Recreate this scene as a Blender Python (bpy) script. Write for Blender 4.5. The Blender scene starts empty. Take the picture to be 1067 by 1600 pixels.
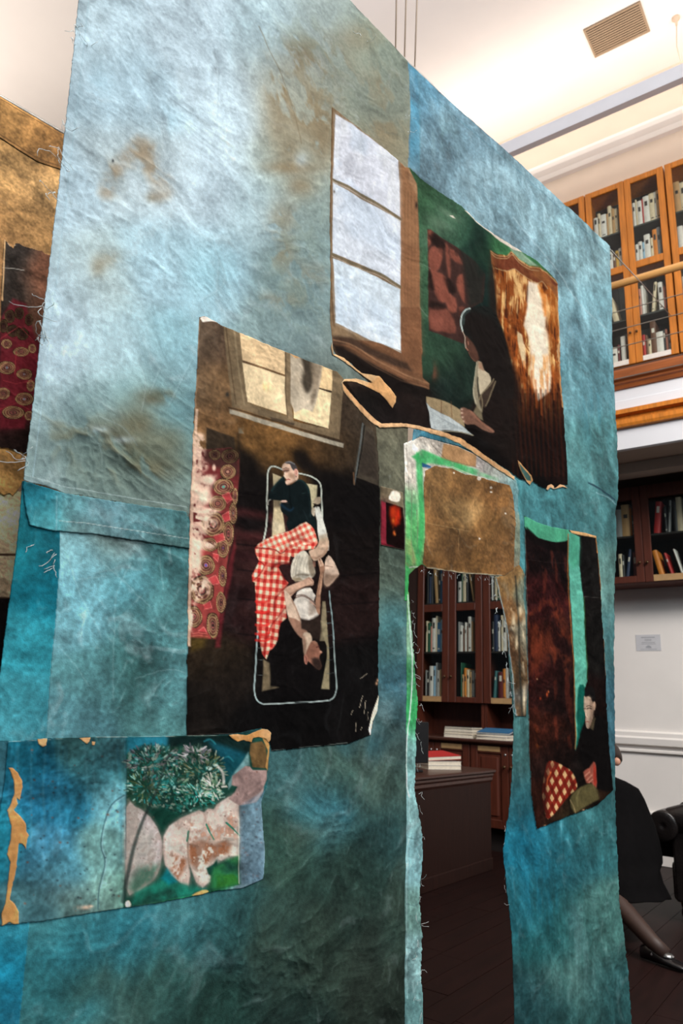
import bpy, bmesh, math, random
import numpy as np
from mathutils import Vector, Matrix, Quaternion
random.seed(7)
# ------------------------------------------------------------------ camera
F, PX, PY = 1120.0, 533.5, 800.0
ROT = np.array([[.80741, .12185, .57727], [.58844, -.23727, -.77294], [.04278, .96377, -.26327]])
CAM = np.array([0., 0., 1.2])
SC = bpy.context.scene
COL = SC.collection
cd = bpy.data.cameras.new('camera')
cam = bpy.data.objects.new('camera', cd)
COL.objects.link(cam)
cd.sensor_fit = 'VERTICAL'
cd.sensor_height = 36.0
cd.lens = F / 1600 * 36
cd.clip_start = .02
cd.dof.use_dof = True
cd.dof.focus_distance = 2.0
cd.dof.aperture_fstop = 5.0
M = Matrix.Identity(4)
for i in range(3):
    for j in range(3):
        M[i][j] = ROT[i, j]
M.translation = CAM
cam.matrix_world = M
SC.camera = cam
# ------------------------------------------------------------------ light
W = bpy.data.worlds.new('world')
SC.world = W
W.use_nodes = True
W.node_tree.nodes['Background'].inputs[0].default_value = (.80, .90, 1.0, 1)
W.node_tree.nodes['Background'].inputs[1].default_value = .10


def area(name, loc, aim, sx, sy, power, colour):
    l = bpy.data.lights.new(name, 'AREA')
    l.shape = 'RECTANGLE'
    l.size, l.size_y, l.energy, l.color = sx, sy, power, colour
    o = bpy.data.objects.new(name, l)
    COL.objects.link(o)
    o.location = loc
    o.rotation_euler = (Vector(aim) - Vector(loc)).to_track_quat('-Z', 'Y').to_euler()
    return o


area('cove_light_north', (-.5, 6.44, 7.42), (-.5, 6.44, 9), 12.0, .16, 85, (1, .90, .80))
area('cove_light_west', (-9.75, 2.0, 7.36), (-8.6, 2.0, 9), .2, 9.0, 230, (1, .90, .80))
area('overhead_fill', (2.4, 2.2, 8.2), (1.2, 3.6, 0), 4.0, 3.0, 420, (1, .93, .84))  # unseen fill added overhead for general light on gallery and wall
area('wall_fill', (1.5, 3.7, 4.8), (-1.3, 7.1, .7), 1.0, 1.0, 165, (1, .95, .91))  # added fill without a fixture, brightens the lower white wall
area('cool_side_fill', (4.8, .2, 5.6), (-.9, 2.6, 3.3), 2.2, 2.6, 230, (.90, .96, 1))  # no window modelled here; cool fill added to light the textile's upper right
area('ceiling_fill', (-2.2, 2.6, 6.6), (-2.2, 2.6, 9), 5.0, 4.0, 78, (1, .97, .99))  # unseen upward fill, added to lift the ceiling and its bounce
sp = bpy.data.lights.new('cloth_fill_spot', 'SPOT')  # added spot with no fixture, gives the textile its top-to-bottom falloff
sp.energy, sp.color, sp.spot_size, sp.spot_blend, sp.shadow_soft_size = 560, (.97, .98, 1), math.radians(58), 1.0, .22
so = bpy.data.objects.new('cloth_fill_spot', sp)
COL.objects.link(so)
so.location = (.55, -.35, 5.2)
so.rotation_euler = (Vector((-1.15, 1.25, 3.35)) - so.location).to_track_quat('-Z', 'Y').to_euler()
SC.view_settings.view_transform = 'Standard'
SC.view_settings.look = 'None'
SC.view_settings.gamma = 1
SC.view_settings.exposure = 0
SC.view_settings.use_curve_mapping = False


# ------------------------------------------------------------------ geometry of the view, used to measure the place
def ray(x, y):
    return ROT @ np.array([x - PX, PY - y, -F])


def hit(x, y, ax, v):
    d = ray(x, y)
    return CAM + d * ((v - CAM[ax]) / d[ax])


# ------------------------------------------------------------------ materials
def lin(c):
    c = np.asarray(c, float) / 255
    return np.where(c <= .04045, c / 12.92, ((c + .055) / 1.055) ** 2.4)


MATS = {}


def mat(name, rgb, rough=.6, var=.15, scale=8., stretch=(1, 1, 1), bump=0., metal=0., spec=.5, detail=5., bscale=None):
    """noise-mottled principled material, rgb given as 0-255 albedo"""
    if name in MATS:
        return MATS[name]
    m = bpy.data.materials.new(name)
    m.use_nodes = True
    nt = m.node_tree
    b = nt.nodes['Principled BSDF']
    tc = nt.nodes.new('ShaderNodeTexCoord')
    mp = nt.nodes.new('ShaderNodeMapping')
    mp.inputs['Scale'].default_value = stretch
    n = nt.nodes.new('ShaderNodeTexNoise')
    n.inputs['Scale'].default_value = scale
    n.inputs['Detail'].default_value = detail
    r = nt.nodes.new('ShaderNodeValToRGB')
    c = lin(rgb)
    r.color_ramp.elements[0].position = .3
    r.color_ramp.elements[1].position = .7
    r.color_ramp.elements[0].color = (*np.clip(c * (1 - var), 0, 1), 1)
    r.color_ramp.elements[1].color = (*np.clip(c * (1 + var), 0, 1), 1)
    L = nt.links.new
    L(tc.outputs['Object'], mp.inputs[0])
    L(mp.outputs[0], n.inputs['Vector'])
    L(n.outputs['Fac'], r.inputs[0])
    L(r.outputs[0], b.inputs['Base Color'])
    b.inputs['Roughness'].default_value = rough
    b.inputs['Metallic'].default_value = metal
    b.inputs['Specular IOR Level'].default_value = spec
    if bump:
        bp = nt.nodes.new('ShaderNodeBump')
        bp.inputs['Strength'].default_value = bump
        bp.inputs['Distance'].default_value = .01
        if bscale:
            n2 = nt.nodes.new('ShaderNodeTexNoise')
            n2.inputs['Scale'].default_value = bscale
            L(mp.outputs[0], n2.inputs['Vector'])
            L(n2.outputs['Fac'], bp.inputs['Height'])
        else:
            L(n.outputs['Fac'], bp.inputs['Height'])
        L(bp.outputs[0], b.inputs['Normal'])
    MATS[name] = m
    return m


def glass_mat():
    m = bpy.data.materials.new('cabinet_glass')
    m.use_nodes = True
    nt = m.node_tree
    nt.nodes.remove(nt.nodes['Principled BSDF'])
    t = nt.nodes.new('ShaderNodeBsdfTransparent')
    t.inputs[0].default_value = (.93, .95, .94, 1)
    g = nt.nodes.new('ShaderNodeBsdfGlossy')
    g.inputs['Roughness'].default_value = .03
    lw = nt.nodes.new('ShaderNodeLayerWeight')
    pw = nt.nodes.new('ShaderNodeMath')
    pw.operation = 'POWER'
    pw.inputs[1].default_value = 4.0
    nt.links.new(lw.outputs['Facing'], pw.inputs[0])
    fr = nt.nodes.new('ShaderNodeMath')
    fr.operation = 'MULTIPLY_ADD'
    fr.inputs[1].default_value, fr.inputs[2].default_value = .25, .02
    nt.links.new(pw.outputs[0], fr.inputs[0])
    mx = nt.nodes.new('ShaderNodeMixShader')
    nt.links.new(fr.outputs[0], mx.inputs[0])
    nt.links.new(t.outputs[0], mx.inputs[1])
    nt.links.new(g.outputs[0], mx.inputs[2])
    nt.links.new(mx.outputs[0], nt.nodes['Material Output'].inputs[0])
    return m


GLASS = glass_mat()
OAK = mat('honey_oak', (196, 118, 40), .42, .22, 5, (9, 9, .8), .08)
OAKD = mat('brown_oak', (140, 76, 34), .45, .22, 5, (.8, 9, 9), .08)
MAHO = mat('mahogany', (84, 40, 27), .42, .25, 5, (9, 9, .8), .08)
MAHOH = mat('mahogany_flat', (66, 36, 27), .35, .25, 5, (.8, 9, 9), .08)
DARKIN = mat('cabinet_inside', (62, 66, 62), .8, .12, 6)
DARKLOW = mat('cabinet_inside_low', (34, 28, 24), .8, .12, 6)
WHITEP = mat('white_plaster', (240, 235, 230), .75, .03, 3, bump=.03, bscale=60)
CREAMP = mat('cream_plaster', (222, 204, 186), .8, .03, 3, bump=.03, bscale=60)
CEILP = mat('ceiling_paint', (236, 230, 226), .85, .02, 2, bump=.02, bscale=50)
FLOORM = mat('floor_board_wood', (28, 11, 9), .55, .3, 4, (6, .7, 1), .06, spec=.2)
BRASS = mat('aged_brass', (96, 74, 52), .35, .15, 20, metal=.8)
STEEL = mat('steel_wire', (170, 168, 162), .35, .1, 20, metal=.7)
PAPER = mat('page_paper', (226, 216, 196), .8, .08, 40, (1, 60, 1))
PLATE = mat('pale_card', (222, 214, 206), .6, .05, 30)
TANPL = mat('tan_card', (176, 140, 96), .6, .1, 30)
LEATHER = mat('black_leather', (26, 22, 21), .24, .2, 12, bump=.25, bscale=140)
BLACKC = mat('black_wool', (9, 8, 9), .9, .2, 30, bump=.15, bscale=260, spec=.08)


# ------------------------------------------------------------------ mesh helpers
class MB:
    def __init__(s):
        s.v, s.f, s.mi, s.sm = [], [], [], []

    def add(s, vs, fs, mi=0, smooth=False):
        o = len(s.v)
        s.v += [tuple(map(float, v)) for v in vs]
        s.f += [tuple(i + o for i in f) for f in fs]
        s.mi += [mi] * len(fs)
        s.sm += [smooth] * len(fs)
        return s

    def box(s, a, b, mi=0):
        x0, y0, z0 = a
        x1, y1, z1 = b
        return s.add([(x0, y0, z0), (x1, y0, z0), (x1, y1, z0), (x0, y1, z0), (x0, y0, z1), (x1, y0, z1), (x1, y1, z1), (x0, y1, z1)],
                     [(0, 3, 2, 1), (4, 5, 6, 7), (0, 1, 5, 4), (1, 2, 6, 5), (2, 3, 7, 6), (3, 0, 4, 7)], mi)

    def extr(s, prof, axis, a, b, mi=0):
        """closed profile (2-D points) extruded along one axis between a and b"""
        n = len(prof)
        def p(q, t):
            return {0: (t, q[0], q[1]), 1: (q[0], t, q[1]), 2: (q[0], q[1], t)}[axis]
        vs = [p(q, a) for q in prof] + [p(q, b) for q in prof]
        fs = [(i, (i + 1) % n, (i + 1) % n + n, i + n) for i in range(n)] + [tuple(range(n))[::-1], tuple(range(n, 2 * n))]
        return s.add(vs, fs, mi)

    def tube(s, pts, rad, n=8, mi=0, cap=True):
        pts = [Vector(p) for p in pts]
        rad = rad if hasattr(rad, '__len__') else [rad] * len(pts)
        vs, fs = [], []
        up = Vector((0, 0, 1))
        t0 = (pts[1] - pts[0]).normalized()
        if abs(t0.dot(up)) > .95:
            up = Vector((1, 0, 0))
        for i, p in enumerate(pts):
            t = (pts[min(i + 1, len(pts) - 1)] - pts[max(i - 1, 0)]).normalized()
            a = t.cross(up).normalized()
            b = a.cross(t)
            for k in range(n):
                w = 2 * math.pi * k / n
                vs.append(p + (a * math.cos(w) + b * math.sin(w)) * rad[i])
            up = b
        for i in range(len(pts) - 1):
            for k in range(n):
                fs.append((i * n + k, i * n + (k + 1) % n, (i + 1) * n + (k + 1) % n, (i + 1) * n + k))
        if cap:
            fs += [tuple(range(n))[::-1], tuple(range(len(vs) - n, len(vs)))]
        return s.add(vs, fs, mi, True)

    def lathe(s, c, prof, n=16, mi=0, axis=2):
        vs, fs = [], []
        for r, h in prof:
            for k in range(n):
                w = 2 * math.pi * k / n
                q = (r * math.cos(w), r * math.sin(w), h)
                if axis == 1:
                    q = (q[0], q[2], q[1])
                elif axis == 0:
                    q = (q[2], q[0], q[1])
                vs.append((c[0] + q[0], c[1] + q[1], c[2] + q[2]))
        for i in range(len(prof) - 1):
            for k in range(n):
                fs.append((i * n + k, i * n + (k + 1) % n, (i + 1) * n + (k + 1) % n, (i + 1) * n + k))
        fs += [tuple(range(n))[::-1], tuple(range(len(vs) - n, len(vs)))]
        return s.add(vs, fs, mi, True)

    def build(s, name, m, parent=None, bevel=0., seg=1):
        me = bpy.data.meshes.new(name)
        me.from_pydata(s.v, [], s.f)
        for q in (m if isinstance(m, (list, tuple)) else [m]):
            me.materials.append(q)
        me.polygons.foreach_set('material_index', s.mi)
        me.polygons.foreach_set('use_smooth', s.sm)
        bm = bmesh.new()
        bm.from_mesh(me)
        bmesh.ops.recalc_face_normals(bm, faces=bm.faces)
        bm.to_mesh(me)
        bm.free()
        me.update()
        o = bpy.data.objects.new(name, me)
        COL.objects.link(o)
        if parent:
            o.parent = parent
        if bevel:
            bv = o.modifiers.new('bevel', 'BEVEL')
            bv.width, bv.segments, bv.limit_method = bevel, seg, 'ANGLE'
            bv.harden_normals = False
        return o


def tag(o, label, cat, group=None, kind=None):
    o['label'], o['category'] = label, cat
    if group:
        o['group'] = group
    if kind:
        o['kind'] = kind
    return o


def struct(o):
    o['kind'] = 'structure'
    return o


def thing(name, label, cat, loc=(0, 0, 0), rz=0, group=None):
    o = bpy.data.objects.new(name, None)
    o.empty_display_size = .1
    COL.objects.link(o)
    o.location, o.rotation_euler = loc, (0, 0, rz)
    return tag(o, label, cat, group)


# ------------------------------------------------------------------ room shell
CY, WY = 6.82, 7.2             # cabinet fronts, wall behind them
XW, XE, YS, ZC = -10.2, 5.2, -4.5, 8.3
fl = struct(MB().box((XW, YS, -.08), (XE, WY + .2, -.006)).build('floor', mat('floor_gap', (24, 14, 12), .7)))
fb0 = None
k = 0
for i in range(32):            # floor boards where the doorway and the right edge show the floor
    x0 = -4.4 + i * .15
    y = 1.0 + random.random() * .9
    for j in range(7):
        L = random.uniform(1.0, 1.5)
        y1 = min(y + L, 7.1)
        if y1 - y > .1:
            b = MB().box((x0 + .0015, y + .0015, -.006), (x0 + .1485, y1 - .0015, random.uniform(-.0006, .0006))).build('floor_board', FLOORM, fl)
        y = y1
struct(MB().box((XW, YS, ZC), (XE, WY + .2, ZC + .1)).build('ceiling', CEILP))
struct(MB().box((XW - .12, YS, 0), (XW, WY + .2, ZC)).build('wall_west', mat('dim_wall', (120, 96, 74), .8, .1, 2)))
wn = struct(MB().box((XW, WY, 0), (XE, WY + .15, ZC)).build('wall_north', CREAMP))
MB().box((-5.4, WY - .36, 0), (-4.01, WY, 3.4)).build('wood_wall_panel', mat('dark_panel_wood', (40, 20, 15), .6, .25, 5, (9, 9, .8)), wn)
# white panelling of the lower wall right of the bookcase
pn = MB().box((-2.42, WY - .03, 0), (XE, WY, 3.4))
pw = pn.build('wall_panelling', WHITEP, wn)
for x0, x1 in ((-2.40, -1.15), (-1.05, .3), (.4, 1.8)):
    def ring(z0, z1):
        m = MB()
        for a, b in (((x0, WY - .055, z0), (x1, WY - .03, z0 + .03)), ((x0, WY - .055, z1 - .03), (x1, WY - .03, z1)),
                     ((x0, WY - .055, z0 + .03), (x0 + .03, WY - .03, z1 - .03)), ((x1 - .03, WY - .055, z0 + .03), (x1, WY - .03, z1 - .03))):
            m.box(a, b)
        return m.build('panel_moulding', WHITEP, wn, .006)
    ring(.40, .955)
MB().extr([(WY - .03, .985), (WY - .07, .995), (WY - .075, 1.05), (WY - .06, 1.065), (WY - .06, 1.10), (WY - .03, 1.115)], 0, -2.42, XE).build('chair_rail', WHITEP, wn)
struct(MB().extr([(WY - .03, 0), (WY - .05, 0), (WY - .05, .17), (WY - .04, .2), (WY - .03, .2)], 0, -2.42, XE).build('baseboard_north', WHITEP))
# cornice, cove ledge
struct(MB().extr([(WY, 7.40), (WY - .04, 7.42), (WY - .05, 7.48), (WY - .09, 7.53), (WY - .10, 7.58), (WY - .06, 7.60), (WY - .05, 7.66), (WY, 7.68)], 0, XW, XE).build('trim_1', WHITEP))
struct(MB().extr([(6.28, 7.20), (6.36, 7.20), (6.36, 7.24), (6.31, 7.24), (6.31, 7.36), (6.28, 7.36)], 0, XW, XE).build('trim_2', mat('ledge_paint', (222, 226, 236), .7, .03, 3)))
struct(MB().box((-9.9, YS, 7.22), (-9.6, 6.3, 7.30)).build('trim_3', WHITEP))
# ceiling grille
vg = thing('ceiling_vent', 'beige slatted rectangular air grille set in the bright ceiling', 'vent', (-1.42, 6.42, ZC))
m = MB()
for a, b in (((-.29, -.20, -.02), (.29, -.18, 0)), ((-.29, .18, -.02), (.29, .20, 0)), ((-.29, -.18, -.02), (-.27, .18, 0)), ((.27, -.18, -.02), (.29, .18, 0))):
    m.box(a, b)
GR = mat('grille_paint', (150, 128, 104), .7, .06, 10)
m.build('frame', GR, vg)
MB().box((-.27, -.18, -.004), (.27, .18, 0)).build('backing', mat('grille_dark', (80, 66, 52), .8), vg)
s0 = None
for i in range(12):
    y = -.165 + i * .03
    o = MB().extr([(y, -.016), (y + .018, -.018), (y + .02, -.012), (y + .003, -.008)], 0, -.27, .27).build('slat', GR, vg) if not s0 else s0.copy()
    if s0:
        COL.objects.link(o)
        o.location.y = i * .03
    s0 = s0 or o

# ------------------------------------------------------------------ gallery
ga = MB()
ga.box((-3.2, 6.03, 3.45), (XE, WY, 3.6)).box((-3.2, 6.05, 3.6), (XE, WY, 4.16))
gal = struct(ga.build('trim_4', mat('soffit_paint', (168, 150, 136), .8, .05, 3)))
MB().box((-3.2, 5.99, 3.42), (XE, 6.04, 3.60)).build('fascia_board', mat('fascia_white', (214, 215, 220), .7, .02, 3), gal)
MB().extr([(5.99, 3.765), (6.05, 3.765), (6.05, 3.98), (6.0, 3.98), (6.0, 3.87), (5.99, 3.86)], 0, -3.2, XE).build('fascia_board', MATS['fascia_white'], gal)
MB().extr([(6.0, 3.60), (5.95, 3.605), (5.94, 3.63), (5.94, 3.665), (5.97, 3.67), (5.97, 3.71), (5.92, 3.715), (5.92, 3.755), (5.95, 3.765), (6.0, 3.765)], 0, -3.2, XE).build('wood_moulding', OAK, gal)
MB().extr([(6.05, 3.97), (5.98, 3.97), (5.97, 4.0), (5.95, 4.01), (5.95, 4.03), (5.92, 4.05), (5.92, 4.11), (5.93, 4.13), (6.05, 4.14)], 0, -3.2, XE).build('wood_moulding', OAKD, gal)
MB().box((-3.2, 6.0, 4.14), (XE, WY, 4.18)).build('gallery_floor', mat('gallery_board', (70, 44, 30), .6, .2, 4), gal)
MB().box((-3.2, 6.45, 3.355), (XE, 6.62, 3.46)).build('ceiling_beam', mat('beam_paint', (190, 178, 166), .8, .05, 3), gal)
rl = thing('gallery_railing', 'pale wooden handrail with thin steel cables along the upper gallery', 'railing', (0, 6.0, 4.18))
MB().tube([(x, 0, .82) for x in (-3.2, -1, 1, 3, 5)], .034, 14).build('handrail', mat('pale_beech', (214, 160, 96), .35, .15, 5, (.8, 9, 9)), rl)
for z in (-.14, .2, .37, .55):
    MB().tube([(-3.2, .0 if z > 0 else -.085, z), (5, 0 if z > 0 else -.085, z)], .0045, 6).build('steel_cable', STEEL, rl)
for x in (-3.15, 0.2, 2.4, 4.9):
    MB().box((x - .012, -.02, 0), (x + .012, .02, .8)).build('post', STEEL, rl, .002)

# ------------------------------------------------------------------ bookcases


def frame(m, x0, x1, z0, z1, y, st, rails, d=.026):
    """door frame: stiles and rails (list of z spans) of a glazed door"""
    m.box((x0, y, z0), (x0 + st, y + d, z1)).box((x1 - st, y, z0), (x1, y + d, z1))
    for a, b in rails:
        m.box((x0 + st, y + .002, a), (x1 - st, y + d, b))


BOOKC = dict(white=(222, 218, 210), cream=(214, 198, 166), tan=(186, 146, 98), orange=(214, 128, 40), yellow=(218, 170, 70), red=(178, 40, 38),
             brown=(104, 70, 50), grey=(140, 140, 138), black=(34, 34, 36), navy=(38, 52, 80), blue=(52, 108, 150), green=(30, 88, 64),
             maroon=(96, 30, 34), teal=(60, 110, 112), sky=(142, 180, 204), pink=(200, 130, 110))
BM = {k: mat('cover_' + k, c, .55, .1, 25, (4, 4, 1)) for k, c in BOOKC.items()}
BANDS = {True: mat('spine_dark', (50, 44, 40), .6), False: mat('spine_pale', (226, 220, 206), .6)}
ORD = ['first', 'second', 'third', 'fourth', 'fifth', 'sixth', 'seventh', 'eighth', 'ninth', 'tenth', 'eleventh', 'twelfth']


def book(col, w, h, d, loc, lean=0., label='', group=None, name='book'):
    """spine faces -Y; base centre-left corner at loc; lean in degrees about Y (positive leans right)"""
    m = MB()
    t = min(.0035, w * .18)
    m.box((0, .006, 0), (t, d, h)).box((w - t, .006, 0), (w, d, h))
    n = 5
    arc = [(w * i / (n - 1), .006 - .006 * math.sin(math.pi * i / (n - 1))) for i in range(n)]
    m.extr(arc + [(w, .010), (0, .010)], 2, 0, h)
    m.box((t, .010, .003), (w - t, d - .004, h - .004), 1)
    r = random.random()
    if w > .018 and r < .75:         # printed title band on the spine
        z0 = h * random.uniform(.55, .7)
        z1 = z0 + h * random.uniform(.1, .22)
        m.extr([(x, y - .0006) for x, y in arc[1:-1]] + [(arc[-2][0], .004), (arc[1][0], .004)], 2, z0, z1, 2)
        if r < .35:
            m.extr([(x, y - .0006) for x, y in arc[1:-1]] + [(arc[-2][0], .004), (arc[1][0], .004)], 2, h * .08, h * .12, 2)
    dark = sum(BOOKC[col]) > 380
    o = m.build(name, [BM[col], PAPER, BANDS[dark]])
    o.location = loc
    o.rotation_euler = (0, math.radians(lean), 0)
    if lean > 0:                      # pivot on the right foot so nothing sinks into the shelf
        o.location.z += w * math.sin(math.radians(lean))
    return tag(o, label, 'book', group)


LETTER = 'ABCDEFG'


def row(x0, z, y, d, spec, where, group, xmax=None):
    x = x0
    n = 0
    for s in spec:
        col, w, h = s[:3]
        lean = s[3] if len(s) > 3 else 0
        if col is None:
            x += w
            continue
        off = abs(math.sin(math.radians(lean))) * h
        px = x + (off if lean < 0 else 0)
        if xmax and px + w > xmax:
            break
        size = 'tall ' if h > .33 else ('short ' if h < .22 else '')
        pos = ORD[n] + ' from left'
        ln = ' leaning' if lean else ''
        book(col, w, h, min(d, h * .72), (px, y, z + .0012), lean,
             '%s%s%s book, %s, %s' % (size, 'dark red' if col == 'maroon' else 'light blue' if col == 'sky' else col, ln, pos, where), group)
        n += 1
        x = px + w * (1 / max(.6, math.cos(math.radians(lean)))) + .001
        if lean > 0:
            x += off + .004


def case(name, label, x0, x1, z0, z1, wood, inside, split, shelves, midrail=None, st=.055, yf=CY, depth=.34, topr=.07, botr=.06, knobz=None, plates=()):
    """wall cupboard: body, shelves, glazed doors with panes and knobs"""
    t = thing(name, label, 'bookcase', (0, 0, 0))
    yb = yf + .028
    m = MB()
    m.box((x0, yb, z0), (x0 + .02, yf + depth, z1)).box((x1 - .02, yb, z0), (x1, yf + depth, z1))
    m.box((x0 + .02, yb, z1 - .025), (x1 - .02, yf + depth, z1)).box((x0 + .02, yb, z0), (x1 - .02, yf + depth, z0 + .025))
    m.build('body', wood, t)
    bk = MB()
    nb = max(2, int((x1 - x0 - .04) / .09))
    wd = (x1 - x0 - .04) / nb
    for i in range(nb):              # tongue-and-groove back boards
        a = x0 + .02 + i * wd
        bk.box((a + .002, yf + depth - .018, z0 + .025), (a + wd - .002, yf + depth - .006, z1 - .025))
    bk.box((x0 + .02, yf + depth - .006, z0 + .025), (x1 - .02, yf + depth, z1 - .025))
    bk.build('back_board', inside, t)
    for z in shelves:
        MB().box((x0 + .02, yb + .01, z - .018), (x1 - .02, yf + depth - .02, z)).build('shelf', inside if z != midrail else wood, t)
    xs = [x0] + list(split) + [x1]
    for i in range(len(xs) - 1):
        a, b = xs[i] + .002, xs[i + 1] - .002
        rails = [(z0 + .002, z0 + botr), (z1 - topr, z1 - .002)] + ([(midrail - .05, midrail + .03)] if midrail else [])
        dm = MB()
        frame(dm, a, b, z0 + .002, z1 - .002, yf, st, rails)
        do = dm.build('door', wood, t, .004)
        zz = sorted(rails)
        for k in range(len(zz) - 1):
            MB().box((a + st - .004, yf + .012, zz[k][1] - .004), (b - st + .004, yf + .016, zz[k + 1][0] + .004)).build('glass_pane', GLASS, do)
        if knobz:
            kx = b - st * .45 if i % 2 == 0 else a + st * .45
            MB().lathe((kx, yf, knobz), [(.006, 0), (.005, -.014), (.013, -.02), (.014, -.028), (.008, -.034)], 12, axis=1).build('knob', BRASS, do)
        for pi, pm in plates:
            if pi == i:
                MB().box((a + st + .004, yf - .004, z0 + .006), (b - st - .004, yf + .004, z0 + botr - .002)).build('name_plate', pm, do)
    return t


# upper gallery cupboards
UZ0, UZ1 = 4.60, 6.74
for nm, a, b, c, pl in (('left', -2.775, -2.37, -1.972, (0, 1)), ('middle', -1.964, -1.555, -1.163, (0, 1)), ('right', -1.150, -.745, -.34, (0, 1)), ('far', -.33, .075, .48, ())):
    case('glazed_bookcase', {'left': 'honey oak glazed bookcase on the gallery, leftmost, mostly hidden behind the blue textile', 'middle': 'honey oak glazed bookcase on the gallery with two brass knobs in view',
                             'right': 'honey oak glazed bookcase on the gallery at the right picture edge', 'far': 'honey oak glazed bookcase on the gallery, beyond the right picture edge'}[nm],
         a, c, UZ0, UZ1, OAK, DARKIN, [b], [6.165, 5.70, 5.13, UZ0 + .03], 5.70, .062, knobz=4.93, plates=[(k, PLATE) for k in pl])
struct(MB().box((-3.2, CY + .06, 4.18), (XE, WY, UZ0)).build('trim_5', mat('plinth_dark', (50, 30, 22), .7)))
GU = 'books in the gallery bookcases'
BY = CY + .05
def up(x0, xm, door, case_, rows):
    for z, nm, sp in rows:
        row(x0, z, BY, .2, sp, '%s shelf, %s door, %s gallery bookcase' % (nm, door, case_), GU, xm)
up(-1.898, -1.615, 'left', 'middle', [
    (6.165, 'top', [('white', .042, .27), ('cream', .028, .31), ('white', .06, .28), ('tan', .018, .27), ('cream', .036, .36), ('tan', .03, .31), ('cream', .03, .30)]),
    (5.70, 'second', [('white', .05, .27), ('red', .04, .24), ('black', .03, .2), ('white', .05, .28), ('brown', .03, .22), ('yellow', .03, .25), ('white', .035, .27)]),
    (5.13, 'third', [('white', .035, .28, -11), ('cream', .05, .30, -11), ('white', .06, .29, -11), ('red', .012, .31, -11)]),
    (4.63, 'bottom', [('green', .03, .2), ('white', .03, .24), ('cream', .03, .25), ('white', .066, .22), ('maroon', .025, .24), (None, .012, 0), ('white', .045, .32)])])
up(-1.497, -1.215, 'right', 'middle', [
    (6.165, 'top', [('white', .03, .29), ('cream', .016, .32), ('white', .046, .29), ('red', .014, .3), ('white', .056, .32), ('cream', .05, .33), ('white', .02, .33), ('tan', .03, .34)]),
    (5.70, 'second', [('white', .03, .25), ('white', .038, .27), ('sky', .02, .25), ('white', .056, .33), ('cream', .026, .27), ('orange', .04, .36), ('grey', .034, .37)]),
    (5.13, 'third', [('pink', .02, .3), ('white', .026, .33), (None, .06, 0), ('cream', .025, .33, 8), ('white', .045, .31), ('pink', .02, .25)]),
    (4.63, 'bottom', [('red', .03, .28), ('brown', .02, .27), ('cream', .03, .22), ('brown', .05, .40), ('white', .062, .27), ('black', .02, .28), ('pink', .02, .28), ('grey', .03, .22)])])
up(-1.088, -.81, 'left', 'right', [
    (6.165, 'top', [('tan', .055, .36), ('cream', .05, .33), ('white', .06, .31), ('cream', .04, .3)]),
    (5.70, 'second', [('white', .05, .3), ('grey', .035, .27), ('white', .04, .3), ('tan', .03, .27)]),
    (5.13, 'third', [('white', .03, .3), ('cream', .04, .28), ('brown', .03, .3)]),
    (4.63, 'bottom', [('red', .03, .27), ('white', .05, .3), ('navy', .03, .27)])])
up(-2.31, -2.03, 'right', 'left', [
    (6.165, 'top', [('white', .04, .3), ('cream', .03, .27), ('white', .05, .3), ('grey', .03, .27), ('white', .04, .28), ('tan', .024, .33), ('cream', .03, .3)]),
    (5.70, 'second', [('white', .05, .3), ('cream', .035, .27), ('white', .04, .3), ('tan', .03, .27)])])

# wall cupboards under the gallery, right of the textile
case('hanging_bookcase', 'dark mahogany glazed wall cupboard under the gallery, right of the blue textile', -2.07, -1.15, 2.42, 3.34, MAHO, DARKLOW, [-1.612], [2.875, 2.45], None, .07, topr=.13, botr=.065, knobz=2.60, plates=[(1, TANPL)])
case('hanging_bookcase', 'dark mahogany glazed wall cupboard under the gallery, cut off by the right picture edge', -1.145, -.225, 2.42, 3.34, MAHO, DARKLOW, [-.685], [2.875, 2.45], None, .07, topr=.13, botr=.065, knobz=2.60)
GL = 'books in the wall cupboard under the gallery'
H = '%s shelf, %s door, wall cupboard under gallery'
row(-1.86, 2.875, BY, .2, [('grey', .06, .27), ('tan', .075, .31), ('orange', .016, .27), ('teal', .02, .2), ('black', .03, .28)], H % ('upper', 'left'), GL, -1.67)
row(-1.85, 2.45, BY, .2, [('cream', .03, .26), ('black', .02, .25), ('navy', .025, .3, 9), ('maroon', .04, .27), ('white', .016, .19)], H % ('lower', 'left'), GL, -1.66)
row(-1.52, 2.875, BY, .2, [('red', .05, .30, 7), (None, .008, 0), ('black', .02, .25), ('grey', .02, .30, 6), ('black', .03, .28), ('cream', .05, .32), ('grey', .03, .29)], H % ('upper', 'right'), GL, -1.22)
row(-1.548, 2.45, BY, .2, [('orange', .04, .27, -12), ('red', .02, .24, -14), ('white', .016, .27, -14)], H % ('lower', 'right'), GL, -1.22)
bx = MB().box((0, 0, 0), (.06, .18, .085)).box((-.004, -.004, .058), (.064, .184, .09)).build('storage_box', BM['grey'], None, .003)
bx.location = (-1.275, BY, 2.4515)
tag(bx, 'flat grey lidded box lying on the lower shelf of the wall cupboard', 'box')

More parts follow.
